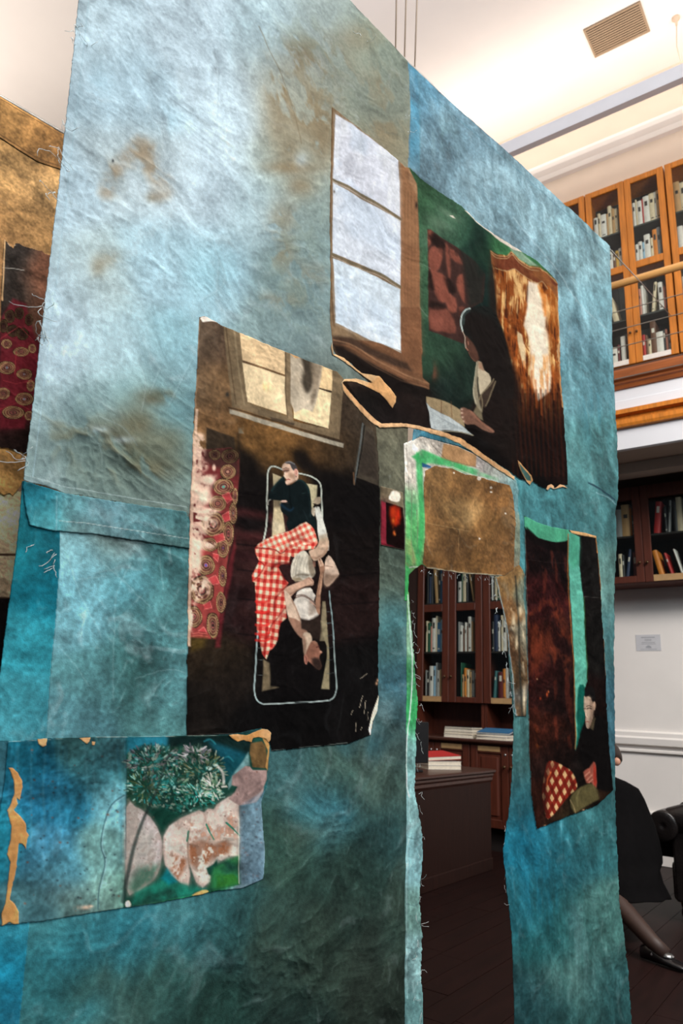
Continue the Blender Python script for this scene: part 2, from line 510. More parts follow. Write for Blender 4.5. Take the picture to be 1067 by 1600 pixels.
# floor bookcase seen through the doorway of the textile
for nm, x0, xm, x1, lab in (('a', -4.0, -3.612, -3.228, 'dark mahogany glazed bookcase seen through the left half of the textile doorway'),
                            ('b', -3.222, -2.835, -2.45, 'dark mahogany glazed bookcase at the right side of the textile doorway')):
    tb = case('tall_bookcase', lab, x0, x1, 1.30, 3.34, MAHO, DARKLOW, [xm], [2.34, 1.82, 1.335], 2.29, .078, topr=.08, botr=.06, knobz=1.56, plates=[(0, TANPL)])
    t = thing('base_cupboard', 'mahogany panelled base cupboard below the ' + ('left' if nm == 'a' else 'right') + ' bookcase in the doorway', 'cupboard')
    yf = CY - .30
    MB().box((x0, yf + .03, .2), (x1, WY - .035, .929)).build('body', MAHO, t)
    MB().box((x0 + .02, yf + .09, 0.0), (x1 - .02, WY - .04, .2)).build('toe_kick', mat('toe_dark', (26, 16, 14), .8), t)
    for i, (a, b) in enumerate(((x0, xm), (xm, x1))):
        m = MB()
        a, b = a + .003, b - .003
        frame(m, a, b, .205, .925, yf, .07, [(.205, .28), (.85, .925)])
        m.box((a + .068, yf + .014, .278), (b - .068, yf + .024, .852))
        m.extr([(a + .095, yf + .014), (a + .115, yf + .004), (b - .115, yf + .004), (b - .095, yf + .014)], 2, .31, .82)
        do = m.build('door', MAHO, t, .004)
        kx = b - .03 if i == 0 else a + .03
        MB().lathe((kx, yf, .74), [(.006, 0), (.005, -.014), (.014, -.02), (.015, -.03), (.008, -.036)], 12, axis=1).build('knob', BRASS, do)
        MB().lathe((kx, yf, .845), [(.011, 0), (.011, -.003), (.004, -.005)], 12, axis=1).build('lock_disc', mat('bright_nickel', (220, 220, 220), .2, .02, 9, metal=.9), do)
        if nm == 'b' and i == 0 or nm == 'a' and i == 1:
            MB().box((a + .08, yf - .003, .868), (b - .08, yf + .004, .912)).build('name_plate', TANPL, do)
    # open recess between cupboard and bookcase
    m = MB().box((x0, WY - .04, .972), (x1, WY - .02, 1.30)).box((x0, CY + .03, .972), (x0 + .03, WY - .04, 1.30)).box((x1 - .03, CY + .03, .972), (x1, WY - .04, 1.30))
    m.build('recess_panel', MAHO, tb)
ct = tag(MB().extr([(CY - .33, .93), (WY - .03, .93), (WY - .03, .97), (CY - .34, .97), (CY - .345, .96), (CY - .345, .945)], 0, -4.005, -2.44).build('countertop', MAHOH), 'long dark wooden worktop running along below the bookcases', 'worktop')
GD = 'books in the bookcases seen through the doorway'
D_ = '%s shelf, %s door, %s doorway bookcase'
for x0, xm, door, cs, rows in (
    (-3.918, -3.685, 'left', 'left', [
        ('top', 2.34, [('black', .03, .36), ('navy', .03, .30), ('black', .02, .33), ('tan', .034, .40, -5), ('black', .022, .36), ('blue', .04, .37)]),
        ('middle', 1.82, [('cream', .022, .33), ('green', .036, .31), ('pink', .016, .27), ('white', .044, .36), ('cream', .016, .38), ('blue', .042, .31), ('sky', .024, .34)]),
        ('bottom', 1.335, [('grey', .018, .29), ('black', .03, .27), ('white', .046, .335), ('sky', .026, .335), ('grey', .02, .37), ('white', .026, .29), ('tan', .02, .30)])]),
    (-3.53, -3.30, 'right', 'left', [
        ('top', 2.34, [('white', .04, .22), ('green', .014, .3), ('cream', .036, .37), ('black', .024, .3), ('tan', .016, .36, -9)]),
        ('middle', 1.82, [('grey', .018, .31), ('white', .036, .27), ('brown', .02, .24), ('white', .022, .30), ('brown', .016, .26), ('white', .036, .36), ('tan', .018, .31)]),
        ('bottom', 1.335, [(None, .03, 0), ('green', .014, .37), ('tan', .022, .25), ('orange', .028, .315), ('cream', .03, .30), ('tan', .026, .28), ('grey', .03, .29), ('black', .03, .3)])]),
    (-3.145, -2.915, 'left', 'right', [
        ('top', 2.34, [('white', .02, .35), ('black', .012, .3), ('cream', .03, .36), ('green', .03, .3), ('white', .04, .33)]),
        ('middle', 1.82, [('black', .022, .3), ('navy', .042, .37), ('white', .02, .29), (None, .012, 0), ('cream', .02, .36), ('white', .04, .33), ('tan', .03, .31)]),
        ('bottom', 1.335, [('teal', .026, .29, 5), (None, .006, 0), ('maroon', .048, .28), ('orange', .028, .31), ('white', .034, .315), ('grey', .04, .27), ('cream', .034, .29)])])):
    for nm, z, sp in rows:
        row(x0, z, BY, .22, sp, D_ % (nm, door, cs), GD, xm)


row(-2.755, 2.34, BY, .22, [('cream', .03, .34), ('white', .03, .3), ('green', .036, .33), ('grey', .03, .28), ('white', .03, .32)], D_ % ('top', 'right', 'right'), GD, -2.53)
row(-2.755, 1.82, BY, .22, [('navy', .03, .3), ('white', .04, .34), ('tan', .03, .3), ('cream', .03, .33), ('blue', .03, .3)], D_ % ('middle', 'right', 'right'), GD, -2.53)
row(-2.755, 1.335, BY, .22, [('grey', .03, .3), ('white', .04, .33), ('orange', .03, .31), ('teal', .03, .3)], D_ % ('bottom', 'right', 'right'), GD, -2.53)

# ------------------------------------------------------------------ papers on the worktop, desk with its things
def lying(name, cat, lab, col, w, d, h, loc, rz, tilt=0, group=None):
    m = MB()
    m.box((-w / 2, -d / 2, h - .002), (w / 2, d / 2, h)).box((-w / 2, -d / 2, 0), (w / 2, d / 2, .002)).box((-w / 2, d / 2 - .004, .002), (w / 2, d / 2, h - .002))
    m.box((-w / 2 + .003, -d / 2 + .003, .002), (w / 2 - .003, d / 2 - .004, h - .002), 1)
    o = m.build(name, [BM[col], PAPER])
    o.location, o.rotation_euler = loc, (tilt, 0, rz)
    return tag(o, lab, cat, group)


z = .971
for i, (h, c, lab) in enumerate(((.032, 'white', 'white thick brochure at the bottom of the left pile on the worktop'), (.022, 'cream', 'cream brochure in the middle of the left pile on the worktop'), (.028, 'white', 'white brochure under the black one in the left pile on the worktop'), (.016, 'black', 'black brochure on top of the left pile on the worktop'))):
    lying('brochure', 'brochure', lab, c, .30, .22, h, (-3.36 + .004 * i, 6.64, z), math.radians(2 - 1.5 * i), 0, 'brochures piled on the worktop')
    z += h + .001
z = .971
for i, (h, c, lab) in enumerate(((.028, 'white', 'white brochure at the bottom of the right pile on the worktop'), (.02, 'white', 'thin white brochure in the middle of the right pile on the worktop'), (.014, 'blue', 'blue brochure on top of the right pile on the worktop'))):
    lying('brochure', 'brochure', lab, c, .32, .24, h, (-3.0, 6.65, z + (.02 if i == 2 else 0)), math.radians(-4 + 4 * i), math.radians(9 if i == 2 else 0), 'brochures piled on the worktop')
    z += h + .001
dk = thing('writing_desk', 'dark mahogany desk with moulded top edge behind the textile doorway', 'desk', (-3.1, 4.9, 0))
x0, x1, y0, y1 = -.42, .40, -.95, .94
MB().extr([(x0 - .02, .73), (x1 + .02, .73), (x1 + .035, .742), (x1 + .035, .756), (x1 + .028, .762), (x0 - .028, .762), (x0 - .035, .756), (x0 - .035, .742)], 1, y0 - .03, y1 + .03).build('desk_top', MAHOH, dk)
MB().extr([(x0, .66), (x1, .66), (x1 + .012, .68), (x1 + .012, .70), (x1 + .022, .715), (x1 + .022, .73), (x0 - .022, .73), (x0 - .022, .715), (x0 - .012, .70), (x0 - .012, .68)], 1, y0 - .01, y1 + .01).build('top_moulding', MAHOH, dk)
m = MB().box((x0, y0, .05), (x1, y1, .66))
m.build('body', mat('desk_side', (40, 20, 15), .6, .25, 5, (9, 9, .8), .08, spec=.2), dk)
MB().box((x0 - .008, y0 - .008, 0), (x1 + .012, y1 + .008, .09)).build('plinth', MATS['desk_side'], dk, .004)
z = .763
for i, (h, c, lab) in enumerate(((.030, 'white', 'white book at the bottom of the pile on the desk'), (.030, 'white', 'white book in the middle of the pile on the desk'), (.028, 'red', 'bright red book on top of the pile on the desk'))):
    o = lying('stacked_book', 'book', lab, c, .30, .30, h, (-3.0, 5.45, z + (.0195 if i == 2 else 0)), math.radians(58), 0, 'books piled on the desk')
    if i == 2:                        # the top one lies a little skew, propped at its far edge
        o.rotation_euler = (math.radians(4), math.radians(-3), math.radians(58))
    z += h + .001
mo = thing('computer_monitor', 'black monitor standing on the desk, at the left edge of the doorway', 'monitor', (-2.95, 4.88, .763), math.radians(62))
MB().box((-.2, -.02, .06), (.2, .02, .36)).build('screen_housing', mat('black_plastic', (22, 22, 24), .4, .1, 40), mo, .006)
MB().box((-.185, .0195, .075), (.185, .0215, .345)).build('screen', mat('screen_off', (10, 11, 13), .12), mo)
MB().box((-.03, -.035, .02), (.03, -.018, .2)).build('stand', MATS['black_plastic'], mo, .004)
MB().box((-.11, -.09, 0), (.11, .08, .018)).build('base', MATS['black_plastic'], mo, .005)
# notice on the white wall
nt_ = MB().box((-.11, -.002, -.075), (.11, 0, .075)).box((-.06, -.0026, .045), (.06, -.002, .053), 1)
for i, (w, zz) in enumerate(((.03, .03), (.03, .02), (.06, .002), (.065, -.012))):
    nt_.box((-w, -.0026, zz - .002), (w, -.002, zz + .003), 1)
nt_.extr([(.026 * math.cos(a * math.pi / 8), -.05 + .026 * math.sin(a * math.pi / 8)) for a in range(9)], 1, -.0026, -.002, 1)
nt_.box((-.07, -.0026, -.062), (.07, -.002, -.058), 1)
no = nt_.build('paper_notice', [mat('notice_paper', (206, 206, 210), .6, .03, 20), mat('notice_ink', (160, 162, 168), .7)])
no.location = (-1.705, WY - .031, 1.91)
tag(no, 'small pale paper notice with faint grey print on the white wall', 'notice')


# ================================================================== the hanging textile
# plane of the textile (measured), painted dye and print colours are laid on its own fine mesh
DC = np.array([.21023, .97765, 0.])
NC = np.array([.97765, -.21023, 0.])
PC = np.array([-.77332, 2.85476, 1.51882])
S_ = 1.25
GX0, GY0, GX1, GY1 = -45., -430., 1012., 1660.
GW, GH = int((GX1 - GX0) / S_) + 1, int((GY1 - GY0) / S_) + 1
gx = GX0 + np.arange(GW) * S_
gy = GY0 + np.arange(GH) * S_
QX, QY = np.meshgrid(gx, gy)


def plane_points(qx, qy, off=0.):
    d = np.stack([qx - PX, PY - qy, np.full_like(qx, -F)], -1) @ ROT.T
    t = ((PC + NC * off - CAM) @ NC) / (d @ NC)
    return CAM + d * t[..., None]


BASE3 = plane_points(QX, QY)
SU = (BASE3 - PC) @ DC
SV = BASE3[..., 2]
_rng = np.random.default_rng(5)
TAB = _rng.random((16, 256, 256)).astype(np.float32)


def vnoise(u, v, seed):
    t = TAB[seed % 16]
    iu, iv = np.floor(u).astype(int), np.floor(v).astype(int)
    fu, fv = u - iu, v - iv
    fu, fv = fu * fu * (3 - 2 * fu), fv * fv * (3 - 2 * fv)
    a, b = t[iu & 255, iv & 255], t[(iu + 1) & 255, iv & 255]
    c, d = t[iu & 255, (iv + 1) & 255], t[(iu + 1) & 255, (iv + 1) & 255]
    return (a + (b - a) * fu) + ((c + (d - c) * fu) - (a + (b - a) * fu)) * fv


def fbm(u, v, f, o=4, seed=0, ridge=False, gain=.5):
    s, a, n = 0, 1., 0
    for k in range(o):
        w = vnoise(u * f + 17.3 * k + seed * 3.1, v * f + 9.1 * k + seed * 1.7, seed + k)
        if ridge:
            w = 1 - np.abs(2 * w - 1)
        s = s + a * w
        n += a
        f *= 2.03
        a *= gain
    return s / n


def warp(amount, f, seed):
    return SU + amount * (fbm(SU, SV, f, 3, seed) - .5), SV + amount * (fbm(SU, SV, f, 3, seed + 1) - .5)


def make_noise():
    global N_BIG, wu, wv, N_MOT, wu2, wv2, N_FIN, N_RID, N_RI2, N_GRN, N_VER, N_DIA, N_NET
    N_BIG = fbm(SU, SV, 2.2, 4, 1)
    wu, wv = warp(.35, 3., 3)
    N_MOT = fbm(wu, wv, 6., 5, 2)
    wu2, wv2 = warp(.12, 8., 9)
    N_FIN = fbm(wu2, wv2, 26., 4, 4)
    N_RID = fbm(wu2, wv2, 9., 4, 6, True)
    N_RI2 = fbm(wu, wv, 20., 3, 8, True)
    N_GRN = fbm(SU, SV, 150., 2, 11)
    N_VER = fbm(SU * 1., SV * .16, 40., 4, 12)
    N_DIA = fbm(SU * .8 + SV * .6, (SV * .8 - SU * .6) * .2, 26., 4, 13)
    N_NET = fbm(wu2 * 1.0, wv2, 46., 2, 5, True)


make_noise()


def sst(x, a, b):
    t = np.clip((x - a) / (b - a), 0, 1)
    return t * t * (3 - 2 * t)


# ---- canvas painting -------------------------------------------------------
CV = np.zeros((GH, GW, 3), np.float32)


def P(c, pts):
    return [(c[0] + x / c[2], c[1] + y / c[2]) for x, y in pts]


def smooth(pts, k=4, closed=True):
    n = len(pts)
    out = []
    for i in range(n if closed else n - 1):
        p0, p1, p2, p3 = [np.array(pts[(i + j) % n] if closed else pts[min(max(i + j, 0), n - 1)], float) for j in (-1, 0, 1, 2)]
        for q in range(k):
            t = q / k
            out.append(tuple(.5 * (2 * p1 + (p2 - p0) * t + (2 * p0 - 5 * p1 + 4 * p2 - p3) * t * t + (3 * p1 - p0 - 3 * p2 + p3) * t ** 3)))
    if not closed:
        out.append(pts[-1])
    return out


def window(x0, y0, x1, y1):
    i0, i1 = max(0, int((x0 - GX0) / S_)), min(GW, int((x1 - GX0) / S_) + 2)
    j0, j1 = max(0, int((y0 - GY0) / S_)), min(GH, int((y1 - GY0) / S_) + 2)
    return slice(j0, j1), slice(i0, i1)


def segdist(X, Y, pts, closed):
    d2 = np.full(X.shape, 1e12)
    n = len(pts)
    for i in range(n if closed else n - 1):
        ax, ay = pts[i]
        bx_, by_ = pts[(i + 1) % n]
        dx, dy = bx_ - ax, by_ - ay
        t = np.clip(((X - ax) * dx + (Y - ay) * dy) / (dx * dx + dy * dy + 1e-9), 0, 1)
        d2 = np.minimum(d2, (X - ax - t * dx) ** 2 + (Y - ay - t * dy) ** 2)
    return np.sqrt(d2)


def inside(X, Y, pts):
    r = np.zeros(X.shape, bool)
    n = len(pts)
    for i in range(n):
        x1, y1 = pts[i]
        x2, y2 = pts[(i + 1) % n]
        if y1 == y2:
            continue
        c = (Y < y1) != (Y < y2)
        r ^= c & (X < (x2 - x1) * (Y - y1) / (y2 - y1) + x1)
    return r


def put(sl, a, col):
    v = CV[sl]
    col = np.asarray(col, np.float32)
    v += (col - v) * a[..., None].astype(np.float32)


def pol(pts, col, soft=1.2, a=1., sm=0, tex=None):
    """filled shape; col may be a colour or f(X, Y, slices)->array; tex multiplies the coverage"""
    if sm:
        pts = smooth(pts, sm)
    xs, ys = [p[0] for p in pts], [p[1] for p in pts]
    sl = window(min(xs) - soft, min(ys) - soft, max(xs) + soft, max(ys) + soft)
    X, Y = QX[sl], QY[sl]
    d = segdist(X, Y, pts, True)
    d = np.where(inside(X, Y, pts), d, -d)
    al = sst(d, -soft * .6, soft * .6) * a
    if tex is not None:
        al = al * (tex(sl) if callable(tex) else tex[sl])
    put(sl, al, col(X, Y, sl) if callable(col) else col)


def line(pts, w, col, soft=.9, a=1., sm=0, tex=None):
    if sm:
        pts = smooth(pts, sm, False)
    xs, ys = [p[0] for p in pts], [p[1] for p in pts]
    ww = w if not hasattr(w, '__len__') else max(w)
    m = ww + soft
    sl = window(min(xs) - m, min(ys) - m, max(xs) + m, max(ys) + m)
    X, Y = QX[sl], QY[sl]
    if hasattr(w, '__len__'):
        al = np.zeros(X.shape)
        n = len(pts) - 1
        for i in range(n):
            wi = w[0] + (w[1] - w[0]) * (i + .5) / n
            al = np.maximum(al, 1 - sst(segdist(X, Y, pts[i:i + 2], False), wi / 2 - soft * .5, wi / 2 + soft * .5))
    else:
        al = 1 - sst(segdist(X, Y, pts, False), w / 2 - soft * .5, w / 2 + soft * .5)
    if tex is not None:
        al = al * tex[sl]
    put(sl, al * a, col)


def blob(cx, cy, rx, ry, col, a=1., p=2., rot=0., tex=None, hard=0.):
    r = max(rx, ry) * 1.9
    sl = window(cx - r, cy - r, cx + r, cy + r)
    X, Y = QX[sl] - cx, QY[sl] - cy
    c, s = math.cos(rot), math.sin(rot)
    q = ((X * c + Y * s) / rx) ** 2 + ((Y * c - X * s) / ry) ** 2
    al = (1 - sst(np.sqrt(q), hard, 1.0 if hard else 1.6)) if hard else np.exp(-q * 1.3)
    if tex is not None:
        al = al * tex[sl]
    put(sl, al * a, col)


def field(pts, sig, reg=None):
    """smooth colour field through (x, y, r, g, b) points"""
    sl = reg or (slice(0, GH), slice(0, GW))
    X, Y = QX[sl][::6, ::6], QY[sl][::6, ::6]
    num = np.zeros(X.shape + (3,))
    den = np.zeros(X.shape)
    for x, y, r, g, b in pts:
        q = ((X - x) ** 2 + (Y - y) ** 2) / sig ** 2
        w = np.exp(-q) + 1e-3 / (1 + q) ** 2
        num += w[..., None] * np.array([r, g, b])
        den += w
    f = num / den[..., None]
    H, Wd = QX[sl].shape
    ii = np.minimum(np.arange(H) / 6, f.shape[0] - 1.001)
    jj = np.minimum(np.arange(Wd) / 6, f.shape[1] - 1.001)
    i0, j0 = ii.astype(int), jj.astype(int)
    i1, j1 = np.minimum(i0 + 1, f.shape[0] - 1), np.minimum(j0 + 1, f.shape[1] - 1)
    fi, fj = (ii - i0)[:, None, None], (jj - j0)[None, :, None]
    return (f[i0][:, j0] * (1 - fi) + f[i1][:, j0] * fi) * (1 - fj) + (f[i0][:, j1] * (1 - fi) + f[i1][:, j1] * fi) * fj


def region(pts, pad=4):
    xs, ys = [p[0] for p in pts], [p[1] for p in pts]
    return window(min(xs) - pad, min(ys) - pad, max(xs) + pad, max(ys) + pad)


def fill(poly, ctrl, sig, mott=.12, warm=0., crease=.10, grain=.05, soft=1.2, extra=None):
    """dyed cloth: colour field, mottling, worn pale crease lines, grain"""
    sl = region(poly)
    c = field(ctrl, sig, sl)
    k = 1 + mott * 2.4 * (N_MOT[sl] - .5) + mott * 1.2 * (N_BIG[sl] - .5) + grain * 2.6 * (N_FIN[sl] - .5) + grain * 1.6 * (N_GRN[sl] - .5)
    c = c * k[..., None]
    if warm:
        w = sst(N_BIG[sl] * .6 + N_MOT[sl] * .5, .5, .75) * warm
        c = c * (1 - w[..., None]) + np.array([112, 104, 82]) / 150 * c.mean(-1, keepdims=True) * w[..., None]
    if crease:
        e = sst(N_RID[sl], .80, .94) * .8 + sst(N_RI2[sl], .86, .97) * .5
        c = c + (np.array([205, 220, 222]) - c) * (e * crease)[..., None]
        e2 = sst(1 - N_RID[sl], .62, .85)
        c = c * (1 - crease * .8 * e2)[..., None]
    if extra is not None:
        c = extra(c, sl)
    d = np.where(inside(QX[sl], QY[sl], poly), 1., 0.)
    put(sl, d, np.clip(c, 3, 250))


def rag(pts, amp, step=5., seed=0, closed=True):
    """roughen an outline so it reads as torn or frayed"""
    r = np.random.default_rng(seed + 100)
    out = []
    n = len(pts)
    for i in range(n if closed else n - 1):
        a, b = np.array(pts[i], float), np.array(pts[(i + 1) % n], float)
        L = np.hypot(*(b - a))
        k = max(1, int(L / step))
        nn = np.array([-(b - a)[1], (b - a)[0]]) / (L + 1e-9)
        for j in range(k):
            q = a + (b - a) * j / k
            out.append(tuple(q + nn * (r.normal() * amp * .5 * (1 if j else .3))))
    return out


# ---- albedo: seen colour divided by the lamps' fitted light, so lighting is baked in -------
def light_at(X, Y):
    return LIGHT(X, Y)


# ---- mesh patches ----------------------------------------------------------
RELIEF = (.012 * (fbm(SU, SV, 1.3, 3, 14) - .5) * 2 + .0030 * (N_BIG - .5) * 2 + .0030 * (N_RID - .5) + .0034 * (N_RI2 - .5) + .0016 * (N_MOT - .5) + .0017 * (N_FIN - .5))
RELIEF = RELIEF + (.010 * (N_RI2 - .5) + .008 * (N_RID - .5)) * (np.exp(-((QX - 190) / 95) ** 2 - ((QY - 725) / 48) ** 2) + .6 * np.exp(-((QX - 430) / 90) ** 2 - ((QY - 1500) / 70) ** 2))
RELIEF = RELIEF + .008 * (fbm(SU, SV * .12, 5., 3, 10) - .5)


def cloth_mat(name, rough, grain, bump, gscale=420., spec=.08):
    m = bpy.data.materials.new(name)
    m.use_nodes = True
    nt = m.node_tree
    L = nt.links.new
    b = nt.nodes['Principled BSDF']
    at = nt.nodes.new('ShaderNodeAttribute')
    at.attribute_name = 'dye'
    tc = nt.nodes.new('ShaderNodeTexCoord')
    n = nt.nodes.new('ShaderNodeTexNoise')
    n.inputs['Scale'].default_value = gscale
    n.inputs['Detail'].default_value = 3
    mr = nt.nodes.new('ShaderNodeMapRange')
    mr.inputs['To Min'].default_value = 1 - grain
    mr.inputs['To Max'].default_value = 1 + grain
    mu = nt.nodes.new('ShaderNodeVectorMath')
    mu.operation = 'SCALE'
    L(tc.outputs['Object'], n.inputs['Vector'])
    L(n.outputs['Fac'], mr.inputs['Value'])
    L(at.outputs['Color'], mu.inputs[0])
    L(mr.outputs[0], mu.inputs['Scale'])
    L(mu.outputs[0], b.inputs['Base Color'])
    bp = nt.nodes.new('ShaderNodeBump')
    bp.inputs['Strength'].default_value = bump
    bp.inputs['Distance'].default_value = .002
    L(n.outputs['Fac'], bp.inputs['Height'])
    L(bp.outputs[0], b.inputs['Normal'])
    b.inputs['Roughness'].default_value = rough
    b.inputs['Specular IOR Level'].default_value = spec
    return m


CLOTHM = cloth_mat('dyed_canvas', .9, .16, .35)
PRINTM = cloth_mat('printed_fabric', .8, .10, .15, spec=.015)


def patch(name, poly, lift, m, parent, relief=1., edge=.0007, step=1, src=None, grit=.55):
    src = CV if src is None else src
    xs, ys = [p[0] for p in poly], [p[1] for p in poly]
    sl = window(min(xs) - 3, min(ys) - 3, max(xs) + 3, max(ys) + 3)
    X, Y = QX[sl][::step, ::step], QY[sl][::step, ::step]
    ins = inside(X, Y, poly)
    cell = ins[:-1, :-1] | ins[1:, :-1] | ins[:-1, 1:] | ins[1:, 1:]
    use = np.zeros(X.shape, bool)
    use[:-1, :-1] |= cell
    use[1:, :-1] |= cell
    use[:-1, 1:] |= cell
    use[1:, 1:] |= cell
    X, Y = X.copy(), Y.copy()
    out = use & ~ins
    ox, oy = X[out], Y[out]
    best = np.full(ox.shape, 1e12)
    nx_, ny_ = ox.copy(), oy.copy()
    n = len(poly)
    for i in range(n):
        ax, ay = poly[i]
        dx, dy = poly[(i + 1) % n][0] - ax, poly[(i + 1) % n][1] - ay
        t = np.clip(((ox - ax) * dx + (oy - ay) * dy) / (dx * dx + dy * dy + 1e-9), 0, 1)
        qx, qy = ax + t * dx, ay + t * dy
        d2 = (ox - qx) ** 2 + (oy - qy) ** 2
        k = d2 < best
        best[k], nx_[k], ny_[k] = d2[k], qx[k], qy[k]
    X[out], Y[out] = nx_, ny_
    rel = RELIEF[sl][::step, ::step] * relief
    rel = rel + lift - np.where(out, edge, 0)
    pts = plane_points(X, Y) + NC * rel[..., None]
    idx = np.full(X.shape, -1)
    idx[use] = np.arange(use.sum())
    q = np.stack([idx[:-1, :-1], idx[1:, :-1], idx[1:, 1:], idx[:-1, 1:]], -1)[cell]
    v = pts[use].astype(np.float32)
    me = bpy.data.meshes.new(name)
    me.vertices.add(len(v))
    me.vertices.foreach_set('co', v.ravel())
    me.loops.add(q.size)
    me.loops.foreach_set('vertex_index', q.ravel().astype(np.int32))
    me.polygons.add(len(q))
    me.polygons.foreach_set('loop_start', np.arange(0, q.size, 4, dtype=np.int32))
    me.polygons.foreach_set('loop_total', np.full(len(q), 4, np.int32))
    me.update(calc_edges=True)
    me.polygons.foreach_set('use_smooth', np.ones(len(q), bool))
    tx = 1 + grit * (.55 * (N_FIN[sl] - .5) + .40 * (N_RI2[sl] - .5) + .38 * (N_GRN[sl] - .5) + .22 * (N_MOT[sl] - .5) + .16 * sst(N_NET[sl], .86, .97) - .16 * sst(1 - N_NET[sl], .8, .97))
    alb = lin(np.clip((src[sl] * tx[..., None])[::step, ::step][use], 2, 250)) / light_at(X[use], Y[use])
    alb = np.clip(alb, .0025, .88)
    col = np.ones((len(v), 4), np.float32)
    col[:, :3] = alb
    a = me.color_attributes.new('dye', 'FLOAT_COLOR', 'POINT')
    a.data.foreach_set('color', col.ravel())
    me.materials.append(m)
    o = bpy.data.objects.new(name, me)
    COL.objects.link(o)
    o.parent = parent
    o.matrix_parent_inverse = parent.matrix_world.inverted()
    return o

LT = [(0, 0), (0, 1), (0, 2), (0, 3), (0, 4), (1, 0), (1, 1), (1, 2), (1, 3), (2, 0), (2, 1), (2, 2), (3, 0), (3, 1), (4, 0)]
LC = np.array([[0.2097, -1.0442, 0.5457, -0.0516, -0.0474, 1.4371, -0.1301, -1.2632, 0.5586, -1.1475, 1.3637, -0.5227, 0.3995, -0.0224, -0.1728], [0.2166, -1.0435, 0.5392, -0.0531, -0.0447, 1.4311, -0.138, -1.2342, 0.5418, -1.1215, 1.3282, -0.5065, 0.3542, -0.0022, -0.1731], [0.2129, -1.0422, 0.5293, -0.054, -0.0412, 1.4268, -0.1713, -1.1862, 0.5194, -1.0612, 1.3212, -0.4967, 0.246, 0.009, -0.1415]])


def LIGHT(X, Y):
    u, v = X / 1000, np.clip(Y, -60, 1610) / 1000
    B = np.stack([u ** i * v ** j for i, j in LT], -1)
    return np.exp(B @ LC.T)


LEFT_L = .95


# ---- dyed cloth panels (colours as seen; divided by the light in patch()) ---
TEX = thing('hanging_textile', 'tall dyed patchwork textile in blues with printed pictures and a cut doorway', 'textile', (-1.0, 1.75, 0))
bpy.context.view_layer.update()
upper_poly = [(162, -378), (545, 1), (637, 97), (640, 175), (637, 262), (650, 300), (650, 470), (560, 640), (500, 900), (293, 806)] + rag([(293, 802), (172, 783), (101, 772), (70, 760), (35, 752)], .9, 4, 1, False) + rag([(35, 750), (52, 620), (78, 400), (104, 170), (122, 0)], .7, 4, 2, False)
right_poly = [(637, 97), (952, 385), (955, 480), (960, 600)] + rag([(961, 640), (966, 735), (965, 775), (961, 800), (963, 850), (959, 910), (958, 1000), (960, 1120), (961, 1260), (968, 1400), (980, 1500), (992, 1652)], .8, 4, 3, False) + \
    [(805, 1652), (803, 1570), (801, 1520)] + rag([(799, 1480), (796, 1440), (788, 1380), (783, 1330), (787, 1300), (794, 1255), (799, 1200), (802, 1120)], .8, 4, 4, False) + [(790, 1000), (780, 880), (700, 700), (600, 640), (600, 300), (637, 262), (640, 175)]
mid_poly = [(60, 800), (300, 800), (300, 1170), (60, 1170)]
strip_poly = [(33, 752), (60, 760), (92, 800), (92, 880), (84, 980), (76, 1060), (69, 1158), (-16, 1158)] + rag([(-16, 1155), (-8, 1100), (0, 1040), (8, 980), (18, 900), (28, 820), (32, 770)], .6, 4, 5, False)
lower_poly = [(-20, 1145), (300, 1145), (545, 1130), (545, 900), (545, 590), (575, 575), (640, 600), (634, 700), (634, 900), (633, 1652), (-18, 1652)]
corner_poly = [(-18, 1440), (44, 1440), (36, 1520), (27, 1605), (22, 1652), (-22, 1652)]
fill(lower_poly, [
    (450, 1200, 58, 96, 98), (520, 1210, 62, 90, 82), (590, 1230, 68, 92, 84), (450, 1300, 44, 68, 60), (500, 1262, 48, 108, 124), (560, 1350, 38, 58, 52), (600, 1300, 44, 74, 74),
    (100, 1480, 46, 110, 120), (200, 1470, 42, 102, 112), (300, 1430, 56, 108, 114), (60, 1560, 44, 102, 108), (150, 1560, 54, 92, 88), (250, 1540, 46, 80, 76), (350, 1450, 42, 78, 78),
    (420, 1480, 45, 66, 60), (500, 1500, 44, 60, 52), (580, 1450, 38, 54, 48), (600, 1560, 34, 44, 38), (330, 1580, 36, 64, 58), (450, 1580, 30, 46, 42), (120, 1600, 40, 90, 94),
    (605, 640, 86, 84, 70), (600, 720, 88, 90, 76), (610, 880, 74, 90, 80), (605, 1000, 74, 114, 114), (612, 1080, 60, 100, 112), (600, 1150, 58, 84, 84), (100, 1300, 40, 100, 120)], 42, .30, .42, .16, .09, 1.2)
for x, y, rx, ry, c, a in ((560, 1160, 60, 40, (30, 88, 108), .5), (540, 1240, 60, 26, (36, 118, 148), .5), (470, 1270, 40, 20, (60, 128, 140), .35), (250, 1450, 120, 26, (50, 124, 138), .35), (120, 1570, 60, 40, (30, 118, 140), .35),
                           (430, 1480, 70, 90, (44, 54, 44), .5), (560, 1480, 60, 110, (40, 46, 40), .5), (300, 1520, 60, 60, (60, 66, 52), .35), (610, 1020, 30, 90, (70, 130, 140), .45), (150, 1420, 90, 20, (64, 116, 122), .4)):
    blob(x, y, rx, ry, c, a, tex=sst(N_MOT, .40, .62))
fill(mid_poly, [
    (130, 880, 112, 162, 172), (200, 900, 94, 154, 164), (270, 880, 74, 124, 126), (120, 960, 104, 156, 166), (230, 980, 82, 132, 136), (150, 1060, 92, 146, 150), (210, 1050, 64, 108, 106),
    (270, 1080, 86, 136, 140), (110, 1130, 86, 136, 144), (260, 1130, 74, 118, 118), (180, 850, 96, 112, 108), (270, 960, 96, 152, 154)], 36, .26, .34, .30, .09)
